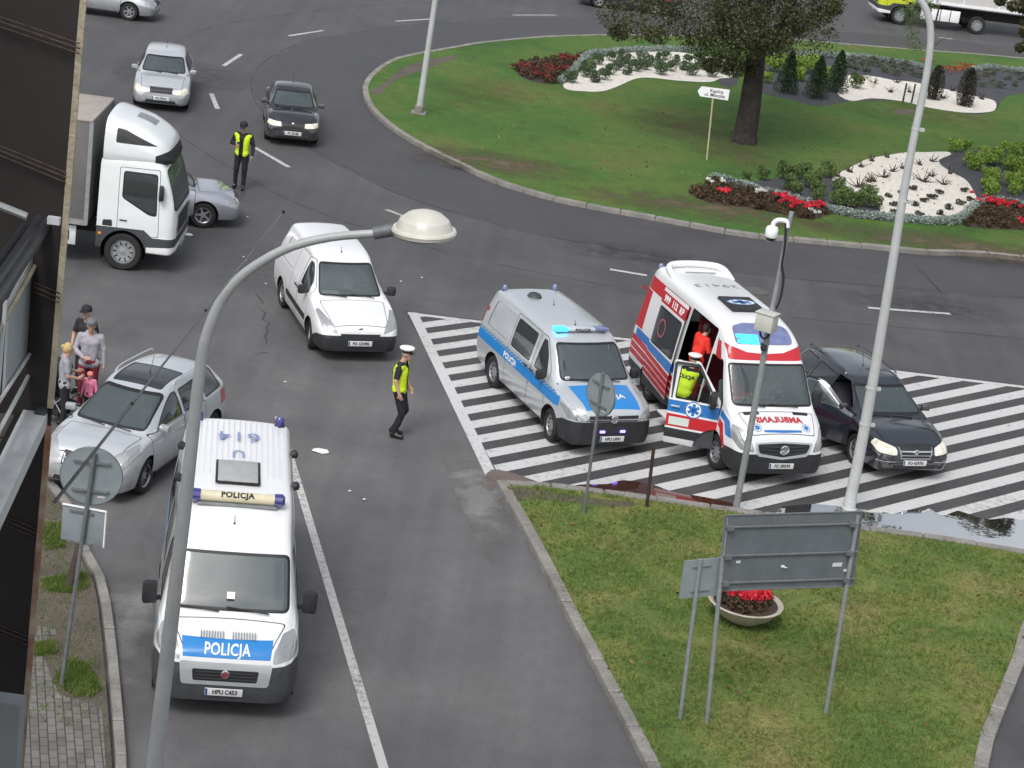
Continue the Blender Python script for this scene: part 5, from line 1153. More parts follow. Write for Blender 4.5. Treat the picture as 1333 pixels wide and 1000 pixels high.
# striped traffic area
a0 = G(531, 407); a1 = G(636, 628); n0 = Vector((math.cos(R(43)), math.sin(R(43)), 0)); nn = Vector((-n0.y, n0.x, 0))
top0 = a0; top1 = G(1333, 503); tdir = (top1-top0).normalized(); topE = top0+tdir*22
ldir = (a1-a0).normalized(); lw_ = .23
zone_poly = [a0, topE, Vector((topE.x, 35.40, 0)), Vector((6.8, 35.42, 0)), Vector((3.6, 35.42, 0)), Vector((1.5, 35.36, 0)), Vector((.1, 35.25, 0))]
def clip(poly, p, n):            # keeps the side where (x-p).n >= 0
    o = []
    for i in range(len(poly)):
        a, b = poly[i], poly[(i+1) % len(poly)]; da, db = (a-p).dot(n), (b-p).dot(n)
        if da >= 0: o.append(a)
        if (da >= 0) != (db >= 0): o.append(a+(b-a)*(da/(da-db)))
    return o
ninl = Vector((-ldir.y, ldir.x, 0)); ninl = ninl if ninl.x > 0 else -ninl
ntop = Vector((tdir.y, -tdir.x, 0)); ntop = ntop if ntop.y < 0 else -ntop
inn = clip(clip(zone_poly, a0+ninl*lw_, ninl), a0+ntop*.17, ntop)
sheet('striped_area', [tuple(p) for p in [a0+Vector((-.1, .1, 0))]+[topE+Vector((0, .1, 0))]+zone_poly[2:]], .0055, ground_mat('stained_asphalt', [(.3, (.045, .043, .046)), (.7, (.075, .072, .072))], .9, 50, .3, rl=(.5, .8)))
bm = BM()
def poly_in(bm, P, z):
    if len(P) > 2:
        f = bm.faces.new([bm.verts.new((p.x, p.y, z)) for p in P]); f.normal_update()
        if f.normal.z < 0: f.normal_flip()
per, bw, ph = .664, .335, .40
c_ = ph
k = 10
while k < 60:
    o1 = ph+k*per; P = clip(clip(inn, nn*(o1-bw/2), nn), nn*(o1+bw/2), -nn); poly_in(bm, P, .0095); k += 1
# outline bands
poly_in(bm, [a0, a0+ldir*(a1-a0).length*1.0, a0+ldir*(a1-a0).length+ninl*lw_, a0+ninl*lw_-ldir*0+tdir*.0], .0105)
poly_in(bm, [a0, a0+ntop*.17+ninl*.0, topE+ntop*.17, topE], .0115)
o = link('striped_markings', bm, MARK, None, None); o['kind'] = 'structure'
# lane dashes and edge line
bm = BM()
def dash(p, q, wdt=.13, z=.0085):
    a, b = G(*p), G(*q); t = (b-a).normalized(); s = Vector((-t.y, t.x, 0))*wdt/2
    poly_in(bm, [a+s, b+s, b-s, a-s], z)
for p, q in (((515, 28), (562, 25)), ((667, 20), (724, 20)), ((1130, 401), (1237, 409)), ((794, 351), (842, 359)), ((331, 192), (376, 218)), ((376, 47), (421, 40)), ((291, 86), (314, 71)), ((275, 122), (283, 142)), ((502, 273), (532, 284)), ((864, 24), (882, 24.5)), ((1055, 36), (1068, 37)), ((1222, 49), (1240, 51))): dash(p, q, .15)
dash((362, 543), (500, 1003), .14); dash((500, 1003), (560, 1200), .14)
o = link('lane_markings', bm, MARKW, None, None); o['kind'] = 'structure'
# seams and cracks in the surfacing
def seam(P, w_=.022, z=.0048):
    bm = BM(); Q = off_line(P, w_)
    for i in range(len(P)-1):
        if random.random() < .12: continue
        bm.faces.new([bm.verts.new((p.x, p.y, z)) for p in (P[i], P[i+1], Q[i+1], Q[i])])
    bmesh.ops.recalc_face_normals(bm, faces=bm.faces); o = link('road_seam', bm, mat('bitumen_seam', (.022, .022, .024), .6, var=.3), None, None); o['kind'] = 'structure'
def wob(pts, k=6, a=.07): return [p+Vector((random.gauss(0, a), random.gauss(0, a), 0)) for p in smooth_line(pts, k)]
seam(off_line(IL, 3.7)); seam(off_line(IL, 7.2), .018)
seam(wob(gp([(338, 385), (345, 420), (352, 455)]))); seam(wob(gp([(330, 462), (352, 458)]), 4))
# triangular lawn at the front
TR = gp([(645, 632), (654, 650), (681, 697), (740, 812), (822, 968), (838, 1000), (940, 1200)])
tl = smooth_line(TR, 3)
kerb('kerb', tl, .20, .13, 1.0, side=1)
tip = gp([(648, 632), (712, 636), (754, 642), (813, 648), (900, 661), (960, 669), (1119, 691.6), (1170, 698), (1247, 708), (1292, 717), (1333, 723)])
tip = tip+[tip[-1]+Vector((1.6, -.25, 0))]
kerb('kerb', tip, .18, .13, 1.0, side=-1)
rt = [G(1333, 868)+Vector((1.6, 3.6, 0)), G(1333, 868)+Vector((.6, 1.9, 0)), G(1333, 868), G(1296, 960), G(1286, 1000), G(1268, 1120)]
rt = smooth_line(rt, 3); kerb('kerb', rt, .22, .13, 1.0, side=-1)
LT = [p+Vector((.12, -.0, 0)) for p in tl]+[p+Vector((-.15, 0, 0)) for p in rt[::-1]]+[p+Vector((0, -.12, 0)) for p in tip[::-1]]
sheet('front_lawn', LT, .10, LAWN2)
sheet('earth_patch', smooth_line(gp([(655, 636), (700, 637), (760, 648), (830, 655), (800, 660), (700, 650), (668, 652)], .1), 4, True), .104, EARTH)
# pavement at the lower left
KL = smooth_line(gp([(40, 612), (66, 644), (82, 665), (108, 733), (126, 766), (137, 841), (144, 920), (150, 1000)]), 4)
KL = KL+[KL[-1]+Vector((.5, -2.2, 0)), KL[-1]+Vector((2.1, -4.2, 0)), KL[-1]+Vector((2.5, -10, 0))]
kerb('kerb', KL, .145, .13, .9, side=1)
VG = [p+Vector((.02, 0, 0)) for p in off_line(KL, -.16)]
VG = off_line(KL, -.10)
sheet('verge', [Vector((-22, KL[0].y+2, 0)), KL[0]+Vector((-.1, .1, 0))]+[p for p in off_line(KL, -.05)][1:]+[Vector((-22, KL[-1].y, 0))], .09, EARTH)
sheet('pavement', gp([(-60, 850), (28, 820), (48, 828), (66, 880), (78, 905), (120, 915), (133, 925), (138, 1000), (150, 1120), (-60, 1200)], .1), .097, PAVE)
for q in ([(50, 815), (72, 818), (74, 826), (48, 828)], [(52, 828), (60, 826), (74, 842), (72, 848), (46, 846)]): sheet('paving_remnant', gp(q, .1), .0975, PAVE)
def blades(name, regions, n, hgt, wdt, m, z=.1, mask=None):
    V = []; F = []; cnt = 0
    for P in regions:
        xs = [p[0] for p in P]; ys = [p[1] for p in P]; k = 0; want = n//len(regions)
        while k < want:
            x, y = random.uniform(min(xs), max(xs)), random.uniform(min(ys), max(ys)); k += 1
            if not inside(P, x, y): continue
            if noise.noise(Vector((x*.9, y*.9, 3))) < -.25 and random.random() < .7: continue
            h = hgt*random.uniform(.5, 1.5)*(1+.6*noise.noise(Vector((x*2, y*2, 0))))
            for j in range(3):
                a = random.uniform(0, 6.28); d = Vector((math.cos(a), math.sin(a), 0)); l = Vector((random.gauss(0, .4), random.gauss(0, .4), 1)).normalized()*h; b0 = Vector((x+random.gauss(0, .02), y+random.gauss(0, .02), z))
                i = len(V); V += [tuple(b0-d*wdt/2), tuple(b0+d*wdt/2), tuple(b0+l)]; F.append((i, i+1, i+2))
    me = bpy.data.meshes.new(name); me.from_pydata(V, [], F); o = new_obj(name, me, m); o['kind'] = 'stuff'; return o
def leaf_mat(name, stops, rough=.6, transl=.25):
    m = bpy.data.materials.new(name); m.use_nodes = True; n = m.node_tree; L = n.links; b = n.nodes['Principled BSDF']; g = n.nodes.new('ShaderNodeNewGeometry')
    r = n.nodes.new('ShaderNodeValToRGB'); e = r.color_ramp.elements
    while len(e) < len(stops): e.new(.5)
    for k, (p, c) in enumerate(stops): e[k].position = p; e[k].color = (*c, 1)
    no = n.nodes.new('ShaderNodeTexNoise'); no.inputs['Scale'].default_value = 1.1; L.new(g.outputs['Position'], no.inputs['Vector'])
    mx_ = n.nodes.new('ShaderNodeMath'); mx_.operation = 'MULTIPLY_ADD'; mx_.inputs[1].default_value = .55; L.new(g.outputs['Random Per Island'], mx_.inputs[0]); 
    m3 = n.nodes.new('ShaderNodeMath'); m3.operation = 'MULTIPLY'; m3.inputs[1].default_value = .5; L.new(no.outputs[0], m3.inputs[0]); L.new(m3.outputs[0], mx_.inputs[2])
    L.new(mx_.outputs[0], r.inputs[0]); L.new(r.outputs[0], b.inputs['Base Color']); b.inputs['Roughness'].default_value = rough
    t = n.nodes.new('ShaderNodeBsdfTranslucent'); L.new(r.outputs[0], t.inputs[0]); ms = n.nodes.new('ShaderNodeMixShader'); ms.inputs[0].default_value = transl; L.new(b.outputs[0], ms.inputs[1]); L.new(t.outputs[0], ms.inputs[2]); L.new(ms.outputs[0], n.nodes['Material Output'].inputs['Surface'])
    return m
LF_GRASS = leaf_mat('grass_blades', [(.15, (.055, .13, .018)), (.45, (.11, .195, .030)), (.70, (.19, .225, .055)), (.92, (.28, .23, .10))]); LF_GRASS2 = leaf_mat('short_grass', [(.15, (.025, .085, .01)), (.6, (.05, .13, .016)), (.9, (.11, .15, .03))])
LF_TREE = leaf_mat('autumn_tree_leaves', [(.15, (.030, .040, .016)), (.42, (.055, .068, .026)), (.65, (.085, .090, .036)), (.84, (.105, .080, .038)), (.95, (.13, .13, .06))]); LF_BOX = leaf_mat('boxwood_leaves', [(.2, (.045, .075, .035)), (.6, (.095, .15, .07)), (.9, (.17, .23, .13))])
LF_CON = leaf_mat('conifer_needles', [(.2, (.010, .024, .010)), (.6, (.025, .055, .018)), (.9, (.05, .085, .03))]); LF_DK = leaf_mat('dark_columnar_needles', [(.2, (.018, .017, .012)), (.6, (.045, .04, .025)), (.9, (.07, .065, .04))])
LF_LIGHT = leaf_mat('light_green_leaves', [(.15, (.09, .15, .025)), (.5, (.20, .32, .045)), (.9, (.34, .46, .10))]); LF_OL = leaf_mat('olive_leaves', [(.15, (.05, .09, .025)), (.5, (.10, .16, .045)), (.9, (.17, .23, .08))])
LF_SIL = leaf_mat('silver_leaves', [(.2, (.16, .20, .18)), (.5, (.30, .36, .33)), (.9, (.48, .54, .50))]); LF_RED = leaf_mat('red_flowers', [(.2, (.38, .012, .02)), (.55, (.75, .03, .06)), (.9, (.9, .12, .16))])
LF_BED = leaf_mat('dark_bed_leaves', [(.2, (.045, .025, .018)), (.5, (.10, .05, .03)), (.75, (.07, .075, .03)), (.95, (.26, .05, .04))]); LF_WHITE = leaf_mat('white_flowers', [(.2, (.65, .65, .6)), (.9, (.9, .9, .85))])
BARK = mat('bark', (.040, .033, .030), .95, var=.5, vs=5, bump=1., bs=14); TWIG = mat('dry_twigs', (.045, .030, .022), .9, var=.3)
blades('grass', [LT], 42000, .055, .016, LF_GRASS); 
blades('grass', [[G(x, y) for x, y in ((86, 868), (112, 872), (130, 905), (118, 915), (92, 914), (70, 895))], [G(x, y) for x, y in ((56, 762), (110, 755), (114, 772), (90, 780), (54, 776))], [G(x, y) for x, y in ((44, 848), (66, 845), (70, 858), (46, 862))], [G(x, y) for x, y in ((55, 690), (80, 690), (85, 720), (55, 725))]], 7000, .07, .014, LF_GRASS)
blades('grass', [[(p.x, p.y) for p in off_line(KL, -.12)[:27]]+[(p.x-1.5, p.y) for p in off_line(KL, -.12)[:27]][::-1]], 5200, .045, .012, LF_GRASS)
def leaves(centers, n, size, sq=(1, 1, 1), shell=.55, droop=.0, tri=False, seed=1):
    rg = np.random.default_rng(seed); V = []; F = []
    per = max(1, n//len(centers)); out_ = []
    C = []; 
    for c, r in centers:
        d = rg.normal(size=(per, 3)); d /= np.linalg.norm(d, axis=1)[:, None]; rad = (shell+(1-shell)*rg.random(per)**.5)[:, None]*r
        C.append(np.array(c)+d*rad*np.array(sq))
    C = np.concatenate(C); N = len(C); s = size*rg.uniform(.6, 1.4, N)[:, None]
    a = rg.normal(size=(N, 3)); a /= np.linalg.norm(a, axis=1)[:, None]; b_ = np.cross(a, rg.normal(size=(N, 3))); b_ /= np.linalg.norm(b_, axis=1)[:, None]
    P = np.stack([C-a*s, C-b_*s*.45, C+a*s, C+b_*s*.45], 1).reshape(-1, 3)
    me = bpy.data.meshes.new('leaves'); me.vertices.add(4*N); me.vertices.foreach_set('co', P.ravel()); me.loops.add(4*N); me.loops.foreach_set('vertex_index', np.arange(4*N)); me.polygons.add(N); me.polygons.foreach_set('loop_start', np.arange(0, 4*N, 4)); me.polygons.foreach_set('loop_total', np.full(N, 4)); me.update(); me.validate()
    return me
# ------------------------------------------------------------------ flower beds
Z1 = dict(ox=640, oy=0, k=3.703, z=.115); Z2 = dict(ox=973, oy=0, k=3.703, z=.115); Z3 = dict(ox=853, oy=200, k=2.777, z=.115); Z4 = dict(ox=1080, oy=190, k=5.27, z=.115); Z5 = dict(ox=880, oy=190, k=5.796, z=.115)
def zp(pts, Z): return gp(pts, Z['z'], Z['ox'], Z['oy'], Z['k'])
def bed(name, pts, Z, m, dz): return sheet(name, smooth_line(zp(pts, Z), 3, True), .115+dz, m)
bed('fabric_bed', [(1100, 405), (1180, 410), (1185, 300), (1110, 300)], Z1, DARKF, .004)
bed('gravel_bed', [(345, 405), (362, 432), (450, 442), (540, 440), (620, 412), (680, 385), (750, 375), (900, 390), (1050, 397), (1100, 380), (1170, 368), (1165, 300), (1000, 268), (860, 248), (720, 250), (600, 265), (500, 290), (430, 345), (380, 385)], Z1, GRAVEL, .009)
bed('fabric_bed', [(40, 430), (200, 480), (350, 512), (500, 490), (750, 490), (1000, 540), (1100, 552), (1195, 532), (1240, 470), (1333, 450), (1440, 450), (1440, 350), (1333, 345), (1150, 330), (1050, 335), (850, 330), (750, 300), (600, 285), (450, 275), (300, 265), (100, 260), (50, 330)], Z2, DARKF, .005)
bed('gravel_bed', [(432, 450), (500, 488), (600, 475), (750, 490), (850, 515), (1000, 540), (1100, 545), (1188, 535), (1195, 492), (1150, 475), (1080, 462), (1000, 440), (920, 425), (800, 397), (700, 387), (600, 368), (480, 365), (470, 400)], Z2, GRAVEL, .010)
bed('fabric_bed', [(340, 110), (450, 88), (600, 75), (650, 90), (720, 130), (810, 160), (830, 225), (700, 220), (600, 195), (450, 155)], Z3, DARKF, .004)
bed('fabric_bed', [(740, 95), (830, 60), (900, 38), (1100, 28), (1333, 8), (1480, 8), (1480, 440), (1333, 425), (1230, 385), (1100, 370), (1000, 385), (950, 265), (850, 190)], Z4, DARKF, .006)
bed('gravel_bed', [(20, 215), (80, 180), (150, 145), (250, 95), (380, 68), (540, 45), (650, 45), (800, 42), (830, 62), (755, 95), (760, 130), (800, 160), (850, 190), (920, 225), (960, 265), (990, 320), (1010, 372), (960, 430), (900, 490), (800, 515), (600, 505), (400, 495), (350, 455), (330, 370), (290, 315), (220, 350), (140, 335), (130, 290), (80, 262), (25, 250)], Z4, GRAVEL, .011)
earth = ground_mat('bed_soil', [(.3, (.035, .026, .020)), (.7, (.075, .052, .038))], 3, 25, .4, bump=1, bdist=.03)
RB = [([(110, 330), (160, 300), (280, 288), (440, 262), (462, 275), (420, 310), (360, 370), (320, 402), (240, 402), (150, 375)], Z1), ([(118, 140), (180, 110), (230, 98), (330, 130), (450, 168), (600, 208), (622, 222), (560, 238), (450, 218), (330, 198), (200, 178)], Z3), ([(940, 535), (1000, 450), (1060, 395), (1130, 378), (1230, 402), (1333, 432), (1450, 445), (1450, 595), (1333, 578), (1100, 570), (950, 555)], Z4)]
for i, (p, Z) in enumerate(RB):
    bed('soil_bed', p, Z, earth, .003+.001*i); P = smooth_line(zp(p, Z), 3, True); cs = []
    xs = [q.x for q in P]; ys = [q.y for q in P]
    while len(cs) < 170:
        x, y = random.uniform(min(xs), max(xs)), random.uniform(min(ys), max(ys))
        if inside(P, x, y): cs.append(((x, y, .22), .13))
    o = new_obj('bedding_plants', leaves(cs, 7000, .045, sq=(1, 1, .9), seed=i+3), LF_BED); o['kind'] = 'stuff'
def flower_patch(pts, Z, m, n, r, z=.36):
    cs = []
    for x, y, rr in pts:
        c = zp([(x, y)], Z)[0]
        for _ in range(max(3, int(10*rr))): cs.append(((c.x+random.gauss(0, .22*rr), c.y+random.gauss(0, .22*rr), z+random.uniform(-.05, .05)), r))
    o = new_obj('flowers', leaves(cs, n, .035, sq=(1, 1, .5), seed=len(pts)), m); o['kind'] = 'stuff'; return o
flower_patch([(360, 395, .7), (790, 430, .9), (860, 470, 1.3), (930, 490, 1.1), (1060, 500, .9)], Z5, LF_RED, 3200, .07)
flower_patch([(1090, 420, 1), (1140, 430, 1.3), (1190, 440, 1.2), (1320, 560, .6)], Z4, LF_RED, 2600, .07)
flower_patch([(200, 350, 1.2), (280, 345, 1.2), (330, 350, 1.2), (390, 300, 1.), (250, 385, 1), (150, 340, .7), (340, 290, .8)], Z1, leaf_mat('dull_red_flowers', [(.2, (.10, .02, .015)), (.6, (.28, .04, .035)), (.9, (.5, .06, .08))]), 2600, .08, .30)
flower_patch([(1000, 345, 1.2), (960, 350, 1), (1050, 335, 1), (850, 305, .8)], Z2, leaf_mat('orange_flowers', [(.2, (.25, .05, .02)), (.9, (.6, .14, .06))]), 1500, .07, .3)
flower_patch([(265, 312, .3), (345, 308, .35), (600, 388, .35), (640, 385, .25), (1040, 545, .4)], Z5, LF_WHITE, 700, .06, .32)
flower_patch([(590, 395, .6), (600, 420, .5)], Z2, LF_WHITE, 300, .06, .25)
def edging(pts, Z, n):
    P = smooth_line(zp(pts, Z), 8); cs = [((p.x+random.gauss(0, .03), p.y+random.gauss(0, .03), .22+random.uniform(-.03, .04)), .15) for p in P for _ in (0, 1)]
    o = new_obj('silver_edging_plants', leaves(cs, n, .04, sq=(1, 1, .85), seed=n), LF_SIL); o['kind'] = 'stuff'
edging([(330, 402), (380, 358), (430, 308), (470, 272), (560, 262), (700, 250), (850, 248), (1000, 252)], Z1, 9000)
edging([(100, 270), (300, 275), (470, 278), (600, 290), (760, 315), (850, 335)], Z2, 9000); edging([(1080, 350), (1150, 335), (1250, 345), (1333, 352), (1440, 360)], Z2, 5000)
edging([(210, 100), (300, 120), (400, 150), (500, 175), (600, 205), (700, 227), (800, 238), (900, 246), (1000, 254), (1080, 252), (1122, 230), (1170, 190), (1250, 180), (1333, 200), (1400, 215)], Z3, 20000)
# shrubs: a few meshes, each plant an object of its own
def plant_kind(name, m, n, size, sq, r, variants=3, nclump=6, stem=None):
    out_ = []
    for v in range(variants):
        rg = random.Random(v*17+3); cs = [((0, 0, r*sq[2]*.95), r*.9)]
        for _ in range(nclump): a = rg.uniform(0, 6.28); q = rg.uniform(.3, .75)*r; cs.append(((q*math.cos(a)*sq[0], q*math.sin(a)*sq[1], rg.uniform(.5, 1.6)*r*sq[2]), r*rg.uniform(.35, .6)))
        me = leaves(cs, n, size, sq=sq, shell=.6, seed=v+11); me.name = name; me.materials.append(m); out_.append(me)
    return out_
def put(name, me, p, label, cat, group, s=1., sz=None):
    o = bpy.data.objects.new(name, me); COL.objects.link(o); o.location = (p.x, p.y, .115); o.rotation_euler = (0, 0, random.uniform(0, 6.28)); s *= random.uniform(.88, 1.12); o.scale = (s, s, (sz or 1)*s); return tag(o, label, cat, group)
boxw = plant_kind('boxwood', LF_BOX, 1300, .030, (1, 1, .9), .27, 3, 3)
for x, y, s in [(380, 400, .95), (450, 372, .95), (495, 398, 1.05), (537, 385, .95), (572, 362, .9), (602, 340, .9), (628, 322, .9), (650, 362, .75), (480, 345, .9), (512, 312, .9), (570, 295, .85), (625, 282, .8), (665, 315, .9), (692, 345, 1.), (735, 338, .85), (760, 322, .9), (815, 362, 1.15), (865, 345, .85), (885, 315, .9), (920, 340, .85), (962, 365, 1.15), (1000, 318, 1.), (1060, 372, 1.15), (1112, 356, .95), (1155, 348, 1.15), (720, 302, .9), (810, 312, 1.), (1022, 338, 1.), (1080, 326, 1.), (840, 292, .9), (940, 306, .9), (452, 345, .9)]:
    put('boxwood', random.choice(boxw), zp([(x, y)], Z1)[0], 'clipped round boxwood on the white gravel left of the big tree', 'shrub', 'clipped boxwoods on white gravel', s)
lite = plant_kind('leafy_bush', LF_LIGHT, 900, .045, (1, 1, .9), .34, 3, 8); oliv = plant_kind('leafy_bush', LF_OL, 900, .04, (1, 1, .9), .32, 3, 8)
for x, y, s in [(860, 40, 1), (920, 30, 1), (970, 150, 1.1), (1010, 165, 1), (1055, 115, 1.1), (1100, 140, 1), (1150, 125, 1.1), (1090, 235, 1), (1125, 262, 1.1), (1080, 315, 1), (1100, 348, 1.1), (1205, 62, 1), (1255, 92, 1), (1315, 72, 1.1), (1232, 165, 1.1), (1282, 192, 1.1), (1325, 182, 1), (1232, 285, 1.1), (1292, 312, 1), (1325, 262, 1.1), (1252, 335, .9), (1050, 72, 1)]:
    put('leafy_bush', random.choice(lite), zp([(x, y)], Z4)[0], 'light green leafy bush on dark fabric right of the white gravel', 'bush', 'light green bushes on dark fabric', s*.84)
for x, y, s, Z in [(60, 318, 1, Z4), (100, 378, 1, Z4), (40, 405, 1, Z4), (122, 415, 1, Z4), (250, 368, 1.15, Z4), (292, 430, 1, Z4), (222, 418, 1, Z4), (810, 245, 1.1, Z5), (900, 250, 1, Z5), (960, 230, 1.1, Z5), (1130, 240, 1.1, Z5), (870, 335, 1, Z5), (890, 365, .9, Z5), (1030, 290, 1, Z5), (1060, 370, 1, Z5), (1070, 415, .9, Z5), (1000, 315, 1, Z5), (650, 255, .9, Z5), (520, 258, .7, Z5)]:
    put('leafy_bush', random.choice(oliv), zp([(x, y)], Z)[0], 'olive green bush between the silver edging and the white gravel', 'bush', 'olive bushes behind the silver edging', s*.86)
for x, y, s in [(110, 345, 1.2), (150, 318, 1.1), (205, 350, 1.1), (265, 355, 1.3), (310, 340, 1.3), (240, 390, 1), (90, 400, .9), (370, 400, 1)]:
    put('leafy_bush', random.choice(lite), zp([(x, y)], Z2)[0], 'light green bush among the dark conifers right of the tree trunk', 'bush', 'bushes among the conifers', s)
put('leafy_bush', oliv[0], zp([(520, 425)], Z2)[0], 'single rounded green bush at the left end of the far white gravel', 'bush', None, 1.1)
def cone_mesh(m, r, h, n, seed, col=False):
    cs = []
    for k in range(26):
        t = k/25; rr = r*((1-t)**.75 if not col else math.sin(math.pi*min(1, .18+t*.82))**.5)+.03; cs += [((rr*.45*math.cos(a), rr*.45*math.sin(a), .05+h*t), rr*.72) for a in (0, 2.1, 4.2)]
    me = leaves(cs, n, .030, shell=.75, seed=seed); me.name = 'conifer'; me.materials.append(m); return me
con = cone_mesh(LF_CON, .42, 1.45, 6500, 5); colm = cone_mesh(LF_DK, .30, 1.35, 6000, 8, True)
for x, y, s, l in [(185, 448, 1., 'dark cone-shaped conifer, leftmost of the three'), (325, 472, 1.05, 'dark cone-shaped conifer in the middle of the three'), (422, 445, 1.0, 'dark cone-shaped conifer beside the end of the white gravel')]:
    put('conifer', con, zp([(x, y)], Z2)[0], l, 'conifer', 'cone-shaped conifers', s)
for x, y, l in [(1045, 512, 'dark columnar conifer at the right end of the far white gravel'), (893, 480, 'dark columnar conifer directly behind the tall lamp post')]: put('conifer', colm, zp([(x, y)], Z2)[0], l, 'conifer', 'columnar conifers', 1.)
def twig_mesh(seed, big=False):
    rg = random.Random(seed); bm = BM()
    for k in range(13 if big else 9):
        a = rg.uniform(0, 6.28); l = rg.uniform(.25, .55)*(1.3 if big else .8); el = rg.uniform(.15, 1.2)
        p = Vector((0, 0, 0)); d = Vector((math.cos(a)*math.cos(el), math.sin(a)*math.cos(el), math.sin(el))); q = p+d*l*.5; e = q+(d+Vector((rg.gauss(0, .3), rg.gauss(0, .3), .1))).normalized()*l*.5; tube(bm, [p, q, e], [.022, .014, .006], 5)
    blob(bm, (0, 0, .03), (.11, .11, .06), 8); me = bpy.data.meshes.new('bare_shrub'); bm.to_mesh(me); bm.free(); me.materials.append(TWIG); return me
tw = [twig_mesh(i) for i in range(4)]+[twig_mesh(9, True)]
for x, y, b_ in [(55, 212, 0), (140, 182, 0), (215, 147, 0), (290, 107, 0), (395, 82, 0), (200, 285, 1), (270, 250, 0), (300, 246, 0), (370, 218, 1), (430, 178, 0), (500, 158, 0), (620, 133, 0), (700, 108, 0), (640, 247, 1), (700, 212, 0), (780, 268, 0), (825, 192, 0)]:
    put('bare_shrub', tw[4] if b_ else random.choice(tw[:4]), zp([(x, y)], Z4)[0], 'leafless twiggy shrub on the near white gravel', 'shrub', 'bare shrubs on the near gravel', .85)
for x, y in [(582, 380), (605, 405), (690, 446), (780, 446), (985, 440), (940, 475), (720, 400), (1130, 480)]: put('bare_shrub', random.choice(tw[:4]), zp([(x, y)], Z2)[0], 'leafless twiggy shrub on the far white gravel', 'shrub', 'bare shrubs on the far gravel', .9)
tuft = plant_kind('dark_tuft', leaf_mat('dark_tuft_leaves', [(.2, (.02, .028, .018)), (.9, (.07, .08, .05))]), 260, .028, (1.1, 1.1, .55), .14, 2, 3)
for x, y in [(570, 304), (490, 329), (405, 354), (435, 414), (450, 469), (582, 412), (645, 386), (700, 365), (752, 330), (817, 437), (757, 474), (610, 482), (892, 406), (962, 380), (920, 316)]: put('low_tuft', random.choice(tuft), zp([(x, y)], Z4)[0], 'small dark tuft in the front half of the near white gravel', 'plant', 'dark tufts on white gravel', 1.)
gtf = plant_kind('grey_tuft', leaf_mat('grey_tuft_leaves', [(.2, (.06, .07, .05)), (.9, (.20, .22, .15))]), 260, .035, (1.1, 1.1, .7), .19, 2, 3)
for x, y in [(1105, 385), (1130, 420), (1145, 372), (1185, 405), (1215, 425), (1250, 385), (1285, 415), (1320, 385), (1180, 360), (1300, 365)]: put('grass_tuft', random.choice(gtf), zp([(x, y)], Z2)[0], 'small greyish tuft on dark fabric in the far right bed', 'plant', 'grey tufts in the far bed', 1.)
for x, y in [(500, 300), (545, 315), (590, 318), (640, 325), (690, 335), (740, 345), (790, 360), (520, 335), (570, 345), (660, 350), (715, 365), (610, 300), (480, 325), (770, 325), (690, 310), (820, 375)]: put('grass_tuft', random.choice(gtf), zp([(x, y)], Z2)[0], 'low grey-green plant behind the far white gravel', 'plant', 'low plants behind the far gravel', 1.15)
blades('grass', [[p for p in LW if p.y < 75 and p.x < 20]], 0, .05, .02, LF_GRASS2) if False else None
# ------------------------------------------------------------------ trees
def tree(name, label, base, r0, trunk, limbs, crown, n, size, m, seed, sq=(1, 1, .75), cat='tree', droop=None, group=None):
    root = thing(name, label, cat, base, 0, group); bm = BM(); tube(bm, trunk, [r0*t for t in np.linspace(1.12, .62, len(trunk))], 16)
    for i in range(6):
        a = i*1.05+.3; d = Vector((math.cos(a), math.sin(a), 0)); tube(bm, [d*r0*.55+Vector((0, 0, .55)), d*r0*.92+Vector((0, 0, .12)), d*r0*1.1+Vector((0, 0, -.05))], [.10*r0/.4, .15*r0/.4, .08*r0/.4], 7)
    link('trunk', bm, BARK, root, 60)
    rg = random.Random(seed)
    for a, h0, ln, up in limbs:
        bm = BM(); p = Vector(trunk[-1])*1.; p = Vector((trunk[-1][0]*h0/trunk[-1][2], trunk[-1][1]*h0/trunk[-1][2], h0)); d = Vector((math.cos(a), math.sin(a), up)).normalized(); pts = [p]
        for k in range(4): d = (d+Vector((rg.gauss(0, .15), rg.gauss(0, .15), rg.gauss(.05, .12)))).normalized(); pts.append(pts[-1]+d*ln/4)
        tube(bm, pts, [r0*.42, r0*.32, r0*.22, r0*.14, r0*.06], 9)
        for k in (2, 3, 4):
            d2 = (d+Vector((rg.gauss(0, .6), rg.gauss(0, .6), rg.gauss(0, .4)))).normalized(); tube(bm, [pts[k], pts[k]+d2*ln*.16, pts[k]+d2*ln*.3+Vector((0, 0, .1))], [r0*.12, r0*.07, r0*.02], 6)
        link('limb', bm, BARK, root, 60)
    o = new_obj('crown', leaves(crown, n, size, sq=sq, shell=.12, seed=seed), m, root)
    return root
rg = random.Random(4); tb = G(968, 186, .1); cr_ = []
for _ in range(120):
    a = rg.uniform(0, 6.28); q = rg.random()**.5; z = rg.random()
    cz = 3.3+8.5*z; rad = 3.6*math.sin(math.pi*min(.93, .22+.75*z))**.7
    cr_.append(((-.9+rad*q*math.cos(a), rad*q*math.sin(a)*.95, cz+rg.gauss(0, .3)), rg.uniform(.5, 1.05)))
for px, py, r_ in [(800, 20, .7), (805, 42, .45), (830, 38, .7), (855, 45, .5), (880, 30, .8), (905, 52, .7), (925, 62, .7), (945, 75, .6), (965, 70, .7), (985, 55, .8), (1005, 52, .6), (1030, 40, .5), (1048, 28, .55), (1070, 18, .45), (935, 40, .9), (870, 10, .9), (960, 20, 1.), (1000, 15, .9), (840, 5, .8), (955, 90, .45), (975, 88, .4), (925, 85, .35), (1085, 10, .4), (1030, 10, .6)]:
    q = GY(px, py, tb.y+rg.uniform(-2.2, .2))-tb; cr_.append(((q.x, q.y, q.z), r_*.9))
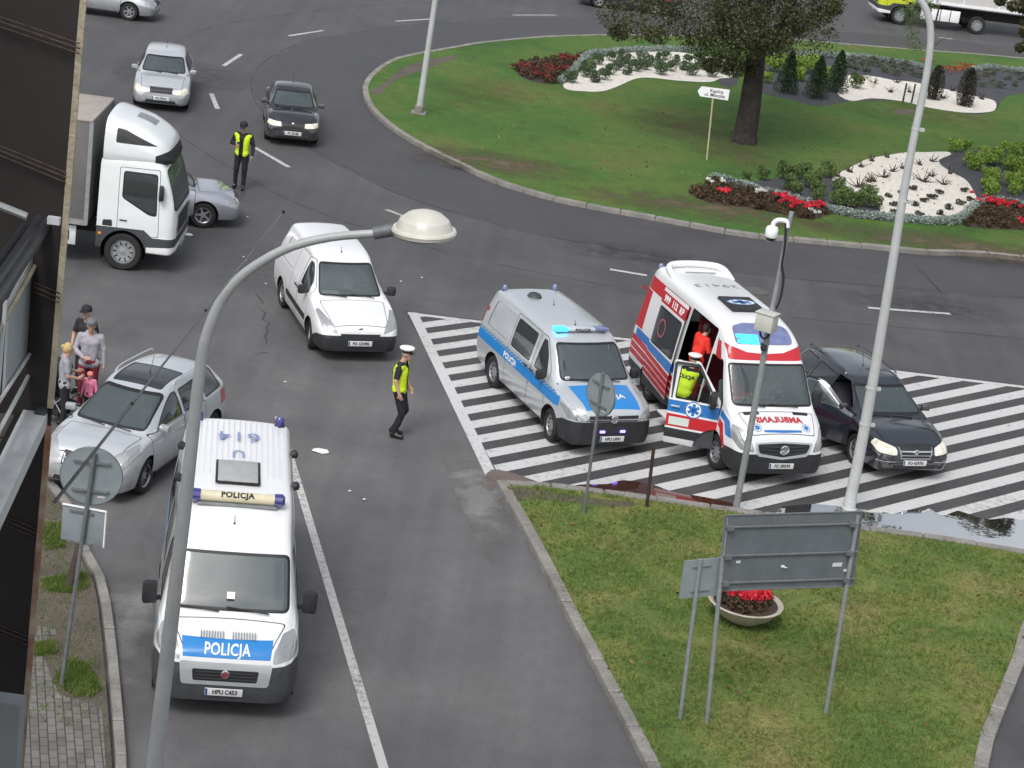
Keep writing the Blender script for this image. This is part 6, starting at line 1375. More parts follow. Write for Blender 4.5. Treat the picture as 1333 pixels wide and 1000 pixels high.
tree('deciduous_tree', 'big tree with thick dark trunk and browning leaves on the roundabout lawn', tb, .37, [(0, 0, -.1), (.0, 0, 1.2), (-.04, .05, 2.4), (-.08, .1, 3.6), (-.1, .1, 5)], [(a, h, l, u) for a, h, l, u in [(.3, 3.2, 3.6, .9), (1.5, 3.6, 3.4, .7), (2.7, 3.0, 3.8, .8), (3.9, 3.8, 3.6, .9), (5.1, 3.3, 3.5, .8), (.9, 4.6, 4, 1.6), (4.4, 4.8, 4.2, 1.8)]], cr_, 74000, .056, LF_TREE, 5)
t2 = Vector((18.6, 62.5, .1)); cr_ = []
for _ in range(80):
    a = rg.uniform(0, 6.28); q = rg.random()**.5; z = rg.random(); rad = 3.8*math.sin(math.pi*min(.93, .2+.75*z))**.7; zz_ = 6.0+10.*z; ex = 1.5; cr_.append(((rad*q*ex*math.cos(a)-1.2, rad*q*ex*math.sin(a), zz_), rg.uniform(.5, .95)))
for px, py, r_ in [(1332, 8, .3), (1336, 42, .22), (1328, 62, .15), (1302, 2, .15), (1320, 8, .2), (1340, 60, .25), (1350, 30, .5)]:
    q = GY(px, py, t2.y)-t2; cr_.append(((q.x, q.y, q.z), r_))
tree('deciduous_tree', 'tree at the right edge with only a few dark leafy twigs reaching into view', t2, .30, [(0, 0, -.1), (.0, 0, 1.5), (.05, .0, 3), (.05, .1, 4.5)], [(.4, 3.2, 3, .9), (1.9, 3.6, 3.2, .8), (3.2, 3.4, 3.3, .8), (4.5, 3.6, 3, .9)], cr_, 40000, .085, LF_TREE, 9)
t3 = Vector((26.0, 64, .1)); c3 = [((4.6*rg.random()**.5*math.cos(a), 4.6*rg.random()**.5*math.sin(a), 6.5+10*rg.random()), rg.uniform(.6, 1.)) for a in [rg.uniform(0, 6.28) for _ in range(80)]]  # extra tree out of view, added to give the puddle something to reflect
tree('deciduous_tree', 'tree added wholly outside the right edge for the puddle to mirror', t3, .32, [(0, 0, -.1), (.0, 0, 2), (.05, .0, 4), (.05, .1, 7)], [(.4, 5.2, 3, .9), (1.9, 5.6, 3.2, .8), (3.2, 5.4, 3.3, .8), (4.5, 5.6, 3, .9)], c3, 20000, .10, LF_TREE, 19)
sb_ = zp([(822, 512)], Z2)[0]; q = [GY(x, y, sb_.y)-sb_ for x, y in [(1190, 8), (1188, 28), (1186, 45), (1180, 15), (1198, 20), (1210, 5), (1192, 60), (1215, -10), (1185, -20)]]
sp = tree('sapling', 'slender young tree with sparse pale leaves behind the tall lamp post', sb_, .05, [(0, 0, 0), (.02, 0, 1.2), (.0, 0, 2.4), (.05, 0, 3.9)], [(.4, 2.2, 1., 1.2), (2.2, 2.6, .9, 1.4), (4, 3, .8, 1.3)], [((v.x, v.y, v.z), .42) for v in q], 1500, .045, LF_OL, 3)
for x, y, l in [(748, 495, 'short dark wooden stake left of the slender sapling'), (790, 498, 'short dark wooden stake nearest the slender sapling')]:
    bm = BM(); tube(bm, [(0, 0, -.1), (.01, 0, .78)], .035, 8); o = link('wooden_stake', bm, TWIG, None, 40); p = zp([(x, y)], Z2)[0]; o.location = (p.x, p.y, .1); tag(o, l, 'stake')
sheet('earth_ring', [zp([(760+55*math.cos(t)*1.1, 540+14*math.sin(t))], Z2)[0] for t in [2*math.pi*k/14 for k in range(14)]], .119, EARTH)
def fade_patch(name, pts, z, col, strength=1.8, ns=1.2):
    # a stain or worn area with a ragged, gradual edge
    m = bpy.data.materials.new(name); m.use_nodes = True; n = m.node_tree; L = n.links; b = n.nodes['Principled BSDF']; b.inputs['Base Color'].default_value = (*col, 1); b.inputs['Roughness'].default_value = .85
    tc_ = n.nodes.new('ShaderNodeTexCoord'); mp_ = n.nodes.new('ShaderNodeMapping'); mp_.inputs['Location'].default_value = (-1, -1, 0); mp_.inputs['Scale'].default_value = (2, 2, 0); L.new(tc_.outputs['Generated'], mp_.inputs[0])
    gr = n.nodes.new('ShaderNodeTexGradient'); gr.gradient_type = 'SPHERICAL'; L.new(mp_.outputs[0], gr.inputs[0]); g_ = n.nodes.new('ShaderNodeNewGeometry'); nz = n.nodes.new('ShaderNodeTexNoise'); nz.inputs['Scale'].default_value = ns; nz.inputs['Detail'].default_value = 9; nz.inputs['Roughness'].default_value = .7; L.new(g_.outputs['Position'], nz.inputs['Vector'])
    a = n.nodes.new('ShaderNodeMapRange'); a.inputs[1].default_value = .35; a.inputs[2].default_value = .68; L.new(nz.outputs[0], a.inputs[0]); c = n.nodes.new('ShaderNodeMath'); c.operation = 'MULTIPLY'; L.new(gr.outputs['Fac'], c.inputs[0]); L.new(a.outputs[0], c.inputs[1]); d = n.nodes.new('ShaderNodeMath'); d.operation = 'MULTIPLY'; d.use_clamp = True; d.inputs[1].default_value = strength; L.new(c.outputs[0], d.inputs[0])
    t = n.nodes.new('ShaderNodeBsdfTransparent'); ms = n.nodes.new('ShaderNodeMixShader'); L.new(d.outputs[0], ms.inputs[0]); L.new(t.outputs[0], ms.inputs[1]); L.new(b.outputs[0], ms.inputs[2]); L.new(ms.outputs[0], n.nodes['Material Output'].inputs['Surface'])
    return sheet(name, pts, z, m)
def rect_px(x0, y0, x1, y1, z=0): return gp([(x0, y0), (x1, y0+(x1-x0)*.14), (x1-(y1-y0)*.14, y1+(x1-x0)*.14), (x0-(y1-y0)*.14, y1)], z)
BR = (.12, .095, .045)
for i, q in enumerate([(900, 168, 1040, 215), (820, 125, 960, 185), (1080, 110, 1330, 150), (560, 90, 700, 140)]): fade_patch('worn_lawn', rect_px(*q, .117), .1165+.0004*i, BR if i < 2 else (.10, .12, .03), .8, 1.0)
for i, (cx, cy, ln) in enumerate([(24.0, 59.2, 16), (12.5, 57.6, 12), (5, 57.9, 9), (-1.5, 59.6, 6)]):
    fade_patch('worn_lawn', [Vector((cx-ln/2, cy-1.3+(.9 if i > 2 else 0), 0)), Vector((cx+ln/2, cy-1.3, 0)), Vector((cx+ln/2, cy+1.5, 0)), Vector((cx-ln/2, cy+1.7+(.8 if i > 2 else 0), 0))], .1195+.0003*i, (.11, .085, .050), 1.7, 1.4)
for i, (q, c_) in enumerate([((250, 450, 340, 500), (.17, .17, .17)), ((110, 410, 190, 450), (.15, .15, .15)), ((280, 300, 420, 380), (.13, .13, .13)), ((700, 300, 980, 330), (.035, .035, .038)), ((430, 640, 520, 900), (.16, .16, .158)), ((150, 60, 330, 110), (.045, .045, .047)), ((800, 420, 1250, 450), (.045, .044, .047)), ((560, 330, 800, 370), (.13, .128, .125)), ((1080, 360, 1330, 400), (.05, .05, .052))]):
    fade_patch('road_stain', rect_px(*q), .0042+.0003*i, c_, .75, 2.2)
def scatter_leaves(P, n, z, sd):
    rg_ = random.Random(sd); cs = []; xs = [p[0] for p in P]; ys = [p[1] for p in P]
    while len(cs) < n:
        x, y = rg_.uniform(min(xs), max(xs)), rg_.uniform(min(ys), max(ys))
        if inside(P, x, y): cs.append(((x, y, z), .03))
    o = new_obj('fallen_leaves', leaves(cs, n, .045, sq=(1, 1, .3), seed=sd), leaf_mat('fallen_leaf', [(.2, (.10, .06, .02)), (.6, (.22, .14, .05)), (.95, (.35, .28, .12))])); o['kind'] = 'stuff'
scatter_leaves([(tb.x-9, tb.y-8), (tb.x+9, tb.y-7), (tb.x+8, tb.y+4), (tb.x-8, tb.y+5)], 420, .14, 3); scatter_leaves([tuple(p[:2]) for p in LT], 260, .14, 4)
sheet('bare_lawn_patch', smooth_line(gp([(482, 120), (500, 108), (530, 86), (570, 76), (600, 72), (560, 88), (530, 98), (510, 108), (495, 122)], .115), 3, True), .118, EARTH)
# ------------------------------------------------------------------ water by the kerb
WATER = bpy.data.materials.new('puddle_water'); WATER.use_nodes = True; nb_ = WATER.node_tree.nodes['Principled BSDF']; nb_.inputs['Base Color'].default_value = (.03, .03, .03, 1); nb_.inputs['Roughness'].default_value = .02; nb_.inputs['Specular IOR Level'].default_value = 1.0; nb_.inputs['Metallic'].default_value = .0; nb_.inputs['Coat Weight'].default_value = 1; nb_.inputs['IOR'].default_value = 4.0
_n = WATER.node_tree.nodes.new('ShaderNodeTexNoise'); _n.inputs['Scale'].default_value = 3.5; _b = WATER.node_tree.nodes.new('ShaderNodeBump'); _b.inputs['Strength'].default_value = .05; _b.inputs['Distance'].default_value = .02; _g = WATER.node_tree.nodes.new('ShaderNodeNewGeometry'); WATER.node_tree.links.new(_g.outputs['Position'], _n.inputs['Vector']); WATER.node_tree.links.new(_n.outputs[0], _b.inputs['Height']); WATER.node_tree.links.new(_b.outputs[0], nb_.inputs['Normal']); WATER.node_tree.links.new(_b.outputs[0], nb_.inputs['Coat Normal'])
MUD = mat('muddy_water', (.060, .020, .012), .09, coat=1, var=.35, vs=3)
K1 = [Vector((p.x, p.y+.02, 0)) for p in tip]
pt = smooth_line(gp([(1020, 660), (1060, 657), (1100, 661), (1119, 664), (1148, 667), (1165, 670), (1185, 664), (1202, 666), (1210, 663), (1226, 672), (1245, 666), (1252, 667), (1275, 675), (1290, 677), (1310, 675), (1333, 678), (1400, 690)]), 3)
kb = [p for p in K1 if p.x > 5.0][::-1]; kb = [Vector((pt[-1].x, kb[0].y, 0))]+kb+[Vector((5.1, 35.40, 0))]
sheet('puddle', pt+kb, .0135, WATER)
sheet('muddy_puddle', smooth_line(gp([(730, 640), (752, 632), (790, 631), (812, 626), (850, 632), (872, 640), (900, 645), (950, 655), (955, 664), (900, 657), (812, 645), (754, 640)]), 3, True), .0145, MUD)
sheet('mud_stain', smooth_line(gp([(628, 630), (640, 612), (672, 618), (700, 628), (716, 634), (690, 634), (650, 632), (640, 640)]), 3, True), .0125, ground_mat('mud', [(.3, (.10, .075, .065)), (.7, (.16, .13, .12))], 2., 30, .3))
# ------------------------------------------------------------------ lamp posts, masts, signs
LAMPM = mat('grey_lamp_paint', (.44, .46, .46), .5, .1, var=.12, vs=3); LAMPL = mat('pale_lamp_paint', (.43, .45, .45), .5, var=.1, vs=3); CREAMH = mat('cream_lamp_cover', (.62, .60, .54), .4, coat=.3, var=.1)
def GP(pts, Y): return [GY(x, y, Y) for x, y in pts]
def clampring(parent, p, r, m=GALVD):
    bm = BM(); lathe(bm, [(r, -.025), (r+.012, -.02), (r+.012, .02), (r, .025)], 16); box(bm, r, r+.09, -.03, .03, -.03, .03); o = link('clamp', bm, m, parent, 40); o.location = p
# tall post on the left, its head hanging over the street
Yl = 18.6; P = GP([(200, 1005), (224, 800), (243, 640), (258, 500), (262, 470)], Yl); d = (P[0]-P[-1]).normalized(); foot = P[0]+d*(P[0].z/-d.z); foot.z = 0
top = GP([(266, 448), (275, 420), (290, 388), (312, 362), (342, 340), (380, 321), (430, 309), (487, 304)], Yl)
R_ = thing('street_lamp', 'curved grey street lamp with cream domed head nearest the camera', 'street lamp', foot)
bm = BM(); pts = [foot]+P+smooth_line(top, 3); n_ = len(pts); rad = []
for i, p in enumerate(pts): rad.append(.098 if p.z < 1.2 else .098-.050*min(1, (p.z-1.2)/8))
rad = [.13 if i == 0 else r for i, r in enumerate(rad)]
for i in range(n_-14, n_): rad[i] = min(rad[i], .050-.012*(i-(n_-14))/14)
tube(bm, [p-foot for p in pts], rad, 20); link('pole', bm, LAMPM, R_, 50)
bm = BM(); lathe(bm, [(.2, 0), (.2, .02), (.13, .05), (.13, .3), (.10, .32)], 20); link('base', bm, LAMPM, R_, 40)
h0, h1 = GY(487, 304, Yl)-foot, GY(512, 299, Yl)-foot; bm = BM(); tube(bm, [h0, h1+Vector((.0, 0, .0))], [.06, .065], 12); link('neck', bm, GALVD, R_, 40)
hc = GY(552, 300, Yl)-foot; tl_ = Matrix.Translation(hc) @ Matrix.Rotation(R(2), 4, 'X') @ Matrix.Rotation(R(-3), 4, 'Y')
bm = BM(); vs_ = lathe(bm, [(.30, -.035), (.312, 0), (.30, .02), (.272, .026), (.264, .045), (.235, .105), (.16, .165), (.08, .19), (0, .197)], 40); bmesh.ops.scale(bm, vec=(1.0, .92, 1), verts=bm.verts); bmesh.ops.transform(bm, matrix=tl_, verts=bm.verts); link('lamp_head', bm, CREAMH, R_, 25)
bm = BM(); lathe(bm, [(.29, -.03), (.22, -.07), (.1, -.09), (0, -.095)], 30); bmesh.ops.transform(bm, matrix=tl_, verts=bm.verts); link('diffuser', bm, mat('lamp_diffuser', (.5, .5, .48), .25), R_, 60)
# tall post at the striped area
f2 = G(1105, 662); Y2 = f2.y; path = GP([(1106, 655), (1125, 560), (1144, 452), (1163, 335), (1177, 248), (1190, 178), (1200, 130), (1207, 92), (1211, 60), (1211, 35), (1206, 14), (1196, -2), (1180, -14), (1155, -24), (1115, -30)], Y2)
R_ = thing('street_lamp', 'tall pale grey curved street lamp standing at the edge of the striped area', 'street lamp', f2)
pts = [f2]+smooth_line(path, 3); rad = [.112-.048*min(1, p.z/8.6) if i < len(pts)-9 else .060-.02*(i-len(pts)+9)/9 for i, p in enumerate(pts)]
bm = BM(); tube(bm, [p-f2 for p in pts], rad, 20); link('pole', bm, LAMPL, R_, 50)
bm = BM(); lathe(bm, [(.15, 0), (.15, .02), (.122, .04), (.122, .2), (.112, .21)], 20); link('base', bm, LAMPL, R_, 40)
for px, py in ((1126, 552), (1134, 505), (1177, 262), (1192, 168)): q = GY(px, py, Y2)-f2; clampring(R_, q, .112-.048*min(1, q.z/8.6)-.004, LAMPM)
hq = GY(1090, -32, Y2)-f2; bm = BM(); vs_ = lathe(bm, [(.34, -.04), (.36, 0), (.32, .04), (.25, .13), (.1, .19), (0, .2)], 30); bmesh.ops.translate(bm, vec=hq, verts=bm.verts); link('lamp_head', bm, CREAMH, R_, 40)
# post on the roundabout
f3 = G(545, 148, .115); R_ = thing('street_lamp', 'pale street lamp post standing on the roundabout lawn, its top out of view', 'street lamp', f3)
q = GY(567, -2, f3.y)-f3; dd = q/q.z
bm = BM(); ps = [Vector((0, 0, 0)), dd*2, dd*4, dd*6.5, dd*8.4]+[dd*8.4+Vector((.3, 0, .45)), dd*8.4+Vector((.9, 0, .75)), dd*8.4+Vector((1.8, 0, .85))]
tube(bm, ps, [.11, .10, .09, .075, .06, .055, .05, .045], 14); link('pole', bm, LAMPL, R_, 50)
bm = BM(); box(bm, -.24, .24, -.24, .24, 0, .06, bev=.01); lathe(bm, [(.15, .05), (.15, .25), (.11, .3)], 14); link('base', bm, KERBM, R_, 30)
bm = BM(); blob(bm, dd*8.4+Vector((2.1, 0, .85)), (.4, .25, .14), 14); link('lamp_head', bm, CREAMH, R_, 60)
# camera mast
f4 = G(957, 667); Y4 = f4.y; R_ = thing('camera_mast', 'steel mast with white dome camera and pale junction box in front of the ambulance', 'camera mast', f4)
pts = [f4]+GP([(962, 640), (975, 570), (988, 500), (1001, 425), (1009, 385), (1017, 345), (1026, 295), (1031, 276)], Y4); bm = BM(); tube(bm, [p-f4 for p in pts], [.062, .062, .06, .058, .056, .048, .046, .045, .045], 14); link('pole', bm, GALV, R_, 50)
bm = BM(); box(bm, -.17, .17, -.13, .13, -.165, .165, bev=.012); box(bm, -.19, .19, -.15, .15, .16, .18, bev=.005); o = link('junction_box', bm, mat('pale_box_grey', (.50, .50, .46), .5, var=.06), R_, 30); o.location = GY(997, 415, Y4)-f4+Vector((0, -.18, 0)); o.rotation_euler = (0, 0, R(-30))
cb = smooth_line([GY(x, y, Y4-.12)-f4 for x, y in ((1023, 290), (1022, 318), (1018, 345), (1020, 362), (1016, 388), (1010, 402))], 4); bm = BM(); tube(bm, cb, .022, 8); link('cable', bm, RUB, R_, 50)
cb = smooth_line([GY(x, y, Y4-.2)-f4 for x, y in ((990, 427), (990, 436), (995, 441), (1001, 436), (1003, 428))], 4); bm = BM(); tube(bm, cb, .02, 8); link('cable_loop', bm, RUB, R_, 50)
bm = BM(); box(bm, -.05, .05, -.09, .09, -.05, .05, bev=.01); o = link('bracket', bm, PLAST, R_, 30); o.location = GY(994, 452, Y4-.05)-f4
ar = smooth_line([GY(x, y, Y4-.1)-f4 for x, y in ((1025, 296), (1024, 289), (1019, 287), (1012, 287), (1007, 291), (1006, 298))], 4); bm = BM(); tube(bm, ar, .045, 10); o = link('camera_arm', bm, W_FOIL, R_, 50)
cp = GY(1005, 300, Y4-.1)-f4; bm = BM(); lathe(bm, [(0, .08), (.09, .07), (.115, .03), (.115, -.10), (.105, -.12)], 20); o = link('dome_camera', bm, W_FOIL, R_, 40); o.location = cp
bm = BM(); lathe(bm, [(.10, -.12), (.09, -.17), (.05, -.205), (0, -.21)], 18); link('camera_dome', bm, mat('dark_dome', (.02, .02, .02), .08, coat=1), o, 60)
SGB = mat('sign_back_grey', (.145, .165, .18), .55, .2, var=.12, vs=4); SGL = mat('light_sign_back', (.27, .31, .33), .5, .25, var=.1, vs=5)
# large board on two posts
pa, pb = G(920, 940, .1), G(1075, 928, .1); R_ = thing('road_sign', 'large dark grey road sign board seen from behind on two posts', 'road sign', pa)
for p, (tx, ty) in ((pa, (946, 672)), (pb, (1117, 672))):
    t = GY(tx, ty, p.y); bm = BM(); tube(bm, [p-pa, t-pa], .034, 12); link('post', bm, GALV, R_, 50)
dv = (pb-pa).normalized(); nv = Vector((-dv.y, dv.x, 0)); nv = nv if nv.y > 0 else -nv
def on_plane(px, py, p0, n): dr = ray(px, py); o = Vector((0, 0, CAM_H)); t = (p0-o).dot(n)/dr.dot(n); return o+dr*t
c4 = [on_plane(x, y, pa+nv*.07, nv)-pa for x, y in ((936, 769), (1110, 763), (1122, 666), (945, 671))]
bm = BM(); A = [bm.verts.new(c) for c in c4]; B = [bm.verts.new(c+nv*.03) for c in c4]; bm.faces.new(A); bm.faces.new(B[::-1])
for k in range(4): bm.faces.new((A[k], B[k], B[(k+1) % 4], A[(k+1) % 4]))
bmesh.ops.recalc_face_normals(bm, faces=bm.faces); link('board', bm, SGB, R_, None)
def rail(t, name='cross_rail', th=.035):
    a = c4[0].lerp(c4[3], t); b = c4[1].lerp(c4[2], t); bm = BM(); tube(bm, [a-nv*.02, b-nv*.02], .018, 6); link(name, bm, GALVD, R_, 50)
for t in (.11, .47, .85): rail(t)
bm = BM()
for k in range(4): tube(bm, [c4[k]-nv*.0, c4[(k+1) % 4]], .014, 6)
link('edge_frame', bm, GALVD, R_, 50)
for t in (.11, .47, .85):
    for u in (.03, .93): a = c4[0].lerp(c4[3], t); b = c4[1].lerp(c4[2], t); bm = BM(); box(bm, -.05, .05, -.06, .02, -.03, .03); o = link('clamp', bm, GALVD, R_, 30); o.location = a.lerp(b, u)-nv*.02; o.rotation_euler = (0, 0, math.atan2(dv.y, dv.x))
for u, t, w_, h_ in ((.86, .30, .12, .03), (.93, .22, .035, .02), (.12, .38, .03, .02)):
    a = c4[0].lerp(c4[3], t); b = c4[1].lerp(c4[2], t); bm = BM(); box(bm, -w_/2-.02, w_/2+.02, -.004, .0, -h_, h_); o = link('sticker', bm, PLATEW, R_); o.location = a.lerp(b, u)-nv*.003; o.rotation_euler = (0, 0, math.atan2(dv.y, dv.x))
bm = BM(); blob(bm, (0, 0, 0), (.035, .01, .025), 8); blob(bm, (.04, 0, -.01), (.03, .008, .01), 8); o = link('bird_dropping', bm, PLATEW, R_, 60); o.location = c4[0].lerp(c4[3], .30).lerp(c4[1].lerp(c4[2], .30), .45)-nv*.01
# small board
ps = G(885, 936, .1); R_ = thing('road_sign', 'small light grey square sign seen from behind left of the large board', 'road sign', ps)
t = GY(912, 728, ps.y); bm = BM(); tube(bm, [Vector((0, 0, 0)), t-ps], .032, 12); link('post', bm, GALV, R_, 50)
n2 = Vector((-.30, 1, 0)).normalized(); c4 = [on_plane(x, y, ps+n2*.05, n2)-ps for x, y in ((884, 780), (936, 775), (940, 726), (891, 731))]; bm = BM(); A = [bm.verts.new(c) for c in c4]; B = [bm.verts.new(c+n2*.02) for c in c4]; bm.faces.new(A); bm.faces.new(B[::-1])
for k in range(4): bm.faces.new((A[k], B[k], B[(k+1) % 4], A[(k+1) % 4]))
bmesh.ops.recalc_face_normals(bm, faces=bm.faces); link('board', bm, SGL, R_, None)
for v in (.17, .82): a = c4[0].lerp(c4[3], v); b = c4[1].lerp(c4[2], v); bm = BM(); tube(bm, [a.lerp(b, .25), a.lerp(b, .72)], .02, 6); link('clamp', bm, GALVD, R_, 50)
def round_sign(label, foot, topx, cx, cy, rad, az, posts=.03, square=None, name='road_sign'):
    Rr = thing(name, label, 'road sign', foot); t = GY(topx[0], topx[1], foot.y)-foot; bm = BM(); tube(bm, [Vector((0, 0, 0)), t], posts, 12); link('post', bm, GALVD, Rr, 50)
    c = GY(cx, cy, foot.y)-foot; q = Matrix.Translation(c) @ Matrix.Rotation(az, 4, 'Z') @ Matrix.Rotation(R(90), 4, 'X')
    q = Matrix.Translation(Vector((0, .0, 0))) @ q; bm = BM(); lathe(bm, [(0, -.045), (rad, -.045), (rad+.004, -.05), (rad+.004, -.07), (0, -.07)], 36, q); bmesh.ops.recalc_face_normals(bm, faces=bm.faces); dsk = link('disc', bm, SGL, Rr, 40)
    bm = BM(); lathe(bm, [(rad+.003, -.040), (rad+.010, -.045), (rad+.010, -.075), (rad+.0, -.075)], 36, q); link('rim', bm, GALVD, Rr, 40)
    for z in (rad*.52, -rad*.48):
        bm = BM(); box(bm, -rad*.6, rad*.6, -.0, .045, z-.012, z+.012); bmesh.ops.transform(bm, matrix=Matrix.Translation(c) @ Matrix.Rotation(az, 4, 'Z'), verts=bm.verts); link('clamp', bm, GALVD, Rr, 30)
    bm = BM(); box(bm, .10, .20, .038, .044, -rad*.72, -rad*.66); bmesh.ops.transform(bm, matrix=Matrix.Translation(c) @ Matrix.Rotation(az, 4, 'Z'), verts=bm.verts); link('sticker', bm, PLATEW, Rr)
    return Rr, c
fl = G(80, 892, .1); R_, c = round_sign('round grey sign back with a square plate under it on a thin post', fl, (123, 590), 118, 622, .415, R(4))
cs = GY(107, 686, fl.y)-fl; bm = BM(); box(bm, -.31, .31, .045, .065, -.265, .265, bev=.008); o = link('square_plate', bm, SGL, R_, 30); o.location = cs; o.rotation_euler = (0, 0, R(-6))
bm = BM(); box(bm, -.31, .31, .02, .06, .262, .275); box(bm, .30, .315, .02, .06, -.265, .262); link('plate_edge', bm, W_FOIL, o)
for z in (.2, -.255): bm = BM(); box(bm, -.2, .14, .015, .045, z-.012, z+.012); link('clamp', bm, GALVD, o)
fr = G(760, 668, .1); round_sign('small round sign seen edge-on from behind in front of the silver police van', fr, (785, 486), 779, 514, .385, R(-52))
bm = BM(); fp = G(842, 660, .1); tube(bm, [Vector((0, 0, -.05)), GY(851, 583, fp.y)-fp], .032, 8); o = link('rusty_stake', bm, mat('rusty_dark_steel', (.05, .032, .025), .8, .2, var=.5, vs=12), None, 40); o.location = fp; tag(o, 'bare dark rusty stake by the muddy puddle', 'stake')
fw = G(88, 766, .1); bm = BM(); tube(bm, [Vector((0, 0, -.05)), GY(99, 716, fw.y)-fw+Vector((0, .25, 0))], .06, 8); o = link('wooden_post', bm, mat('old_wood', (.055, .042, .032), .9, var=.5), None, 40); o.location = fw; tag(o, 'short old leaning wooden post beside the round sign', 'post')
# planter
pc = G(966, 808, .1); R_ = thing('flower_planter', 'shallow round concrete planter with red flowers on the front lawn', 'planter', pc); CONC = mat('planter_concrete', (.42, .38, .32), .8, var=.2, vs=6, bump=.4)
bm = BM(); lathe(bm, [(0, 0), (.22, 0), (.26, .03), (.48, .18), (.60, .33), (.625, .36), (.60, .375), (.56, .36), (.46, .26), (0, .24)], 40); link('bowl', bm, CONC, R_, 50)
bm = BM(); lathe(bm, [(0, .33), (.55, .335)], 30); link('soil', bm, earth, R_, 50)
cs = [((.42*math.sqrt(random.random())*math.cos(a), .42*math.sqrt(random.random())*math.sin(a), .40), .12) for a in np.linspace(0, 12, 40)]
new_obj('foliage', leaves(cs, 3200, .035, seed=3), LF_BED, R_); cs = [((.40*math.sqrt(random.random())*math.cos(a), .08+.34*math.sqrt(random.random())*math.sin(a), .52), .09) for a in np.linspace(0, 12, 26)]
new_obj('red_blooms', leaves(cs, 2200, .035, sq=(1, 1, .6), seed=5), LF_RED, R_)
# direction arrow sign on the roundabout
fa = G(920, 208, .115); R_ = thing('direction_sign', 'small white arrow sign pointing left on the roundabout lawn', 'direction sign', fa)
t = GY(928, 128, fa.y)-fa; bm = BM(); tube(bm, [Vector((0, 0, 0)), t], .028, 8); link('post', bm, mat('cream_post', (.42, .40, .22), .6), R_, 50)
c = GY(928.5, 121, fa.y)-fa; q = Matrix.Translation(c) @ Matrix.Rotation(R(0), 4, 'Y')
pl = [(-.50, 0), (-.40, .16), (.50, .17), (.50, -.17), (-.40, -.16)]; bm = BM(); A = [bm.verts.new((x, -.03, z)) for x, z in pl]; B = [bm.verts.new((x, .0, z)) for x, z in pl]; bm.faces.new(A); bm.faces.new(B[::-1])
for k in range(5): bm.faces.new((A[k], B[k], B[(k+1) % 5], A[(k+1) % 5]))
bmesh.ops.recalc_face_normals(bm, faces=bm.faces); o = link('arrow_board', bm, W_FOIL, R_, None); o.matrix_local = q
for tx, x, z, sz in (('Kaplica', .10, .065, .15), ('ul. Mieszka', .06, -.07, .15)):
    me = text_mesh(tx, sz, .002)
    for v in me.vertices: v.co = Vector((v.co.x+x, -.034, v.co.y+z))
    o2 = new_obj('lettering', me, INK, o)
# litter
for px, py, s_, l in ((417, 589, .16, 'crumpled white paper lying on the street right of the white police van'), (244, 307, .13, 'white scrap of litter by the front wheel of the silver car behind the lorry')):
    bm = BM(); bmesh.ops.create_icosphere(bm, subdivisions=2, radius=1)
    for v in bm.verts: k = 1+.35*noise.noise(v.co*2.3+Vector((px, 0, 0))); v.co = Vector((v.co.x*s_*k, v.co.y*s_*.6*k, v.co.z*.035*k+.02))
    o = link('litter_paper', bm, W_FOIL, None, None); o.location = G(px, py)+Vector((0, 0, .012)); tag(o, l, 'litter')
grp = 'small pale scraps on the road'
for px, py in ((322, 283), (317, 335), (320, 340), (549, 362), (522, 367), (474, 651), (371, 498), (346, 370), (280, 600), (455, 640)):
    bm = BM(); bmesh.ops.create_icosphere(bm, subdivisions=1, radius=.035)
    for v in bm.verts: v.co.z = v.co.z*.25+.01
    o = link('litter_scrap', bm, PLATEW, None, None); o.location = G(px, py)+Vector((0, 0, .008)); tag(o, 'tiny pale scrap lying on the asphalt', 'litter', grp)
bm = BM(); lathe(bm, [(.34, -.01), (.34, .012), (.30, .014), (0, .012)], 30); o = link('manhole_cover', bm, mat('cast_iron', (.13, .125, .12), .6, .3, var=.3, vs=15), None, 40); o.location = G(984, 379)+Vector((0, 0, .002)); tag(o, 'round grey manhole cover in the road behind the ambulance', 'manhole cover')
# ------------------------------------------------------------------ building on the left
CLAD = mat('dark_cladding', (.036, .030, .029), .75, var=.15, vs=3); STRIPM = mat('cream_peeling_edge', (.42, .37, .27), .7, var=.25, vs=7, bump=.5); RUST = mat('rusty_edge', (.50, .43, .32), .8, col2=(.24, .07, .035), vs=6); SEAMB = mat('brown_seam', (.085, .06, .045), .8, var=.6, vs=20); WPAN = mat('white_balcony_panel', (.42, .46, .47), .6, var=.12, vs=3); RAILD = mat('dark_grey_rail', (.055, .058, .066), .5, .3, var=.2); WSTR = mat('white_trim', (.62, .64, .64), .5, var=.12, vs=8); TILE = mat('balcony_tile', (.105, .092, .085), .8, var=.2, vs=3)
Rb = thing('apartment_building', 'dark clad apartment building with balcony along the left edge', 'building', (-2.9, 8, 0))
LB = Vector((-2.9, 8, 0))
def bl(bm, name, m, sm=30): bmesh.ops.translate(bm, vec=-LB, verts=bm.verts); bmesh.ops.recalc_face_normals(bm, faces=bm.faces); return link(name, bm, m, Rb, sm)
e_top = GY(112, 0, 9.0); e_bot = GY(30, 1000, 9.0); ed = (e_top-e_bot)/(e_top.z-e_bot.z)
def E(z): return e_bot+ed*(z-e_bot.z)
wd = Vector((-.80, .60, 0))
bm = BM(); zz = [0.0, 4, 8.2, 10.62]; 
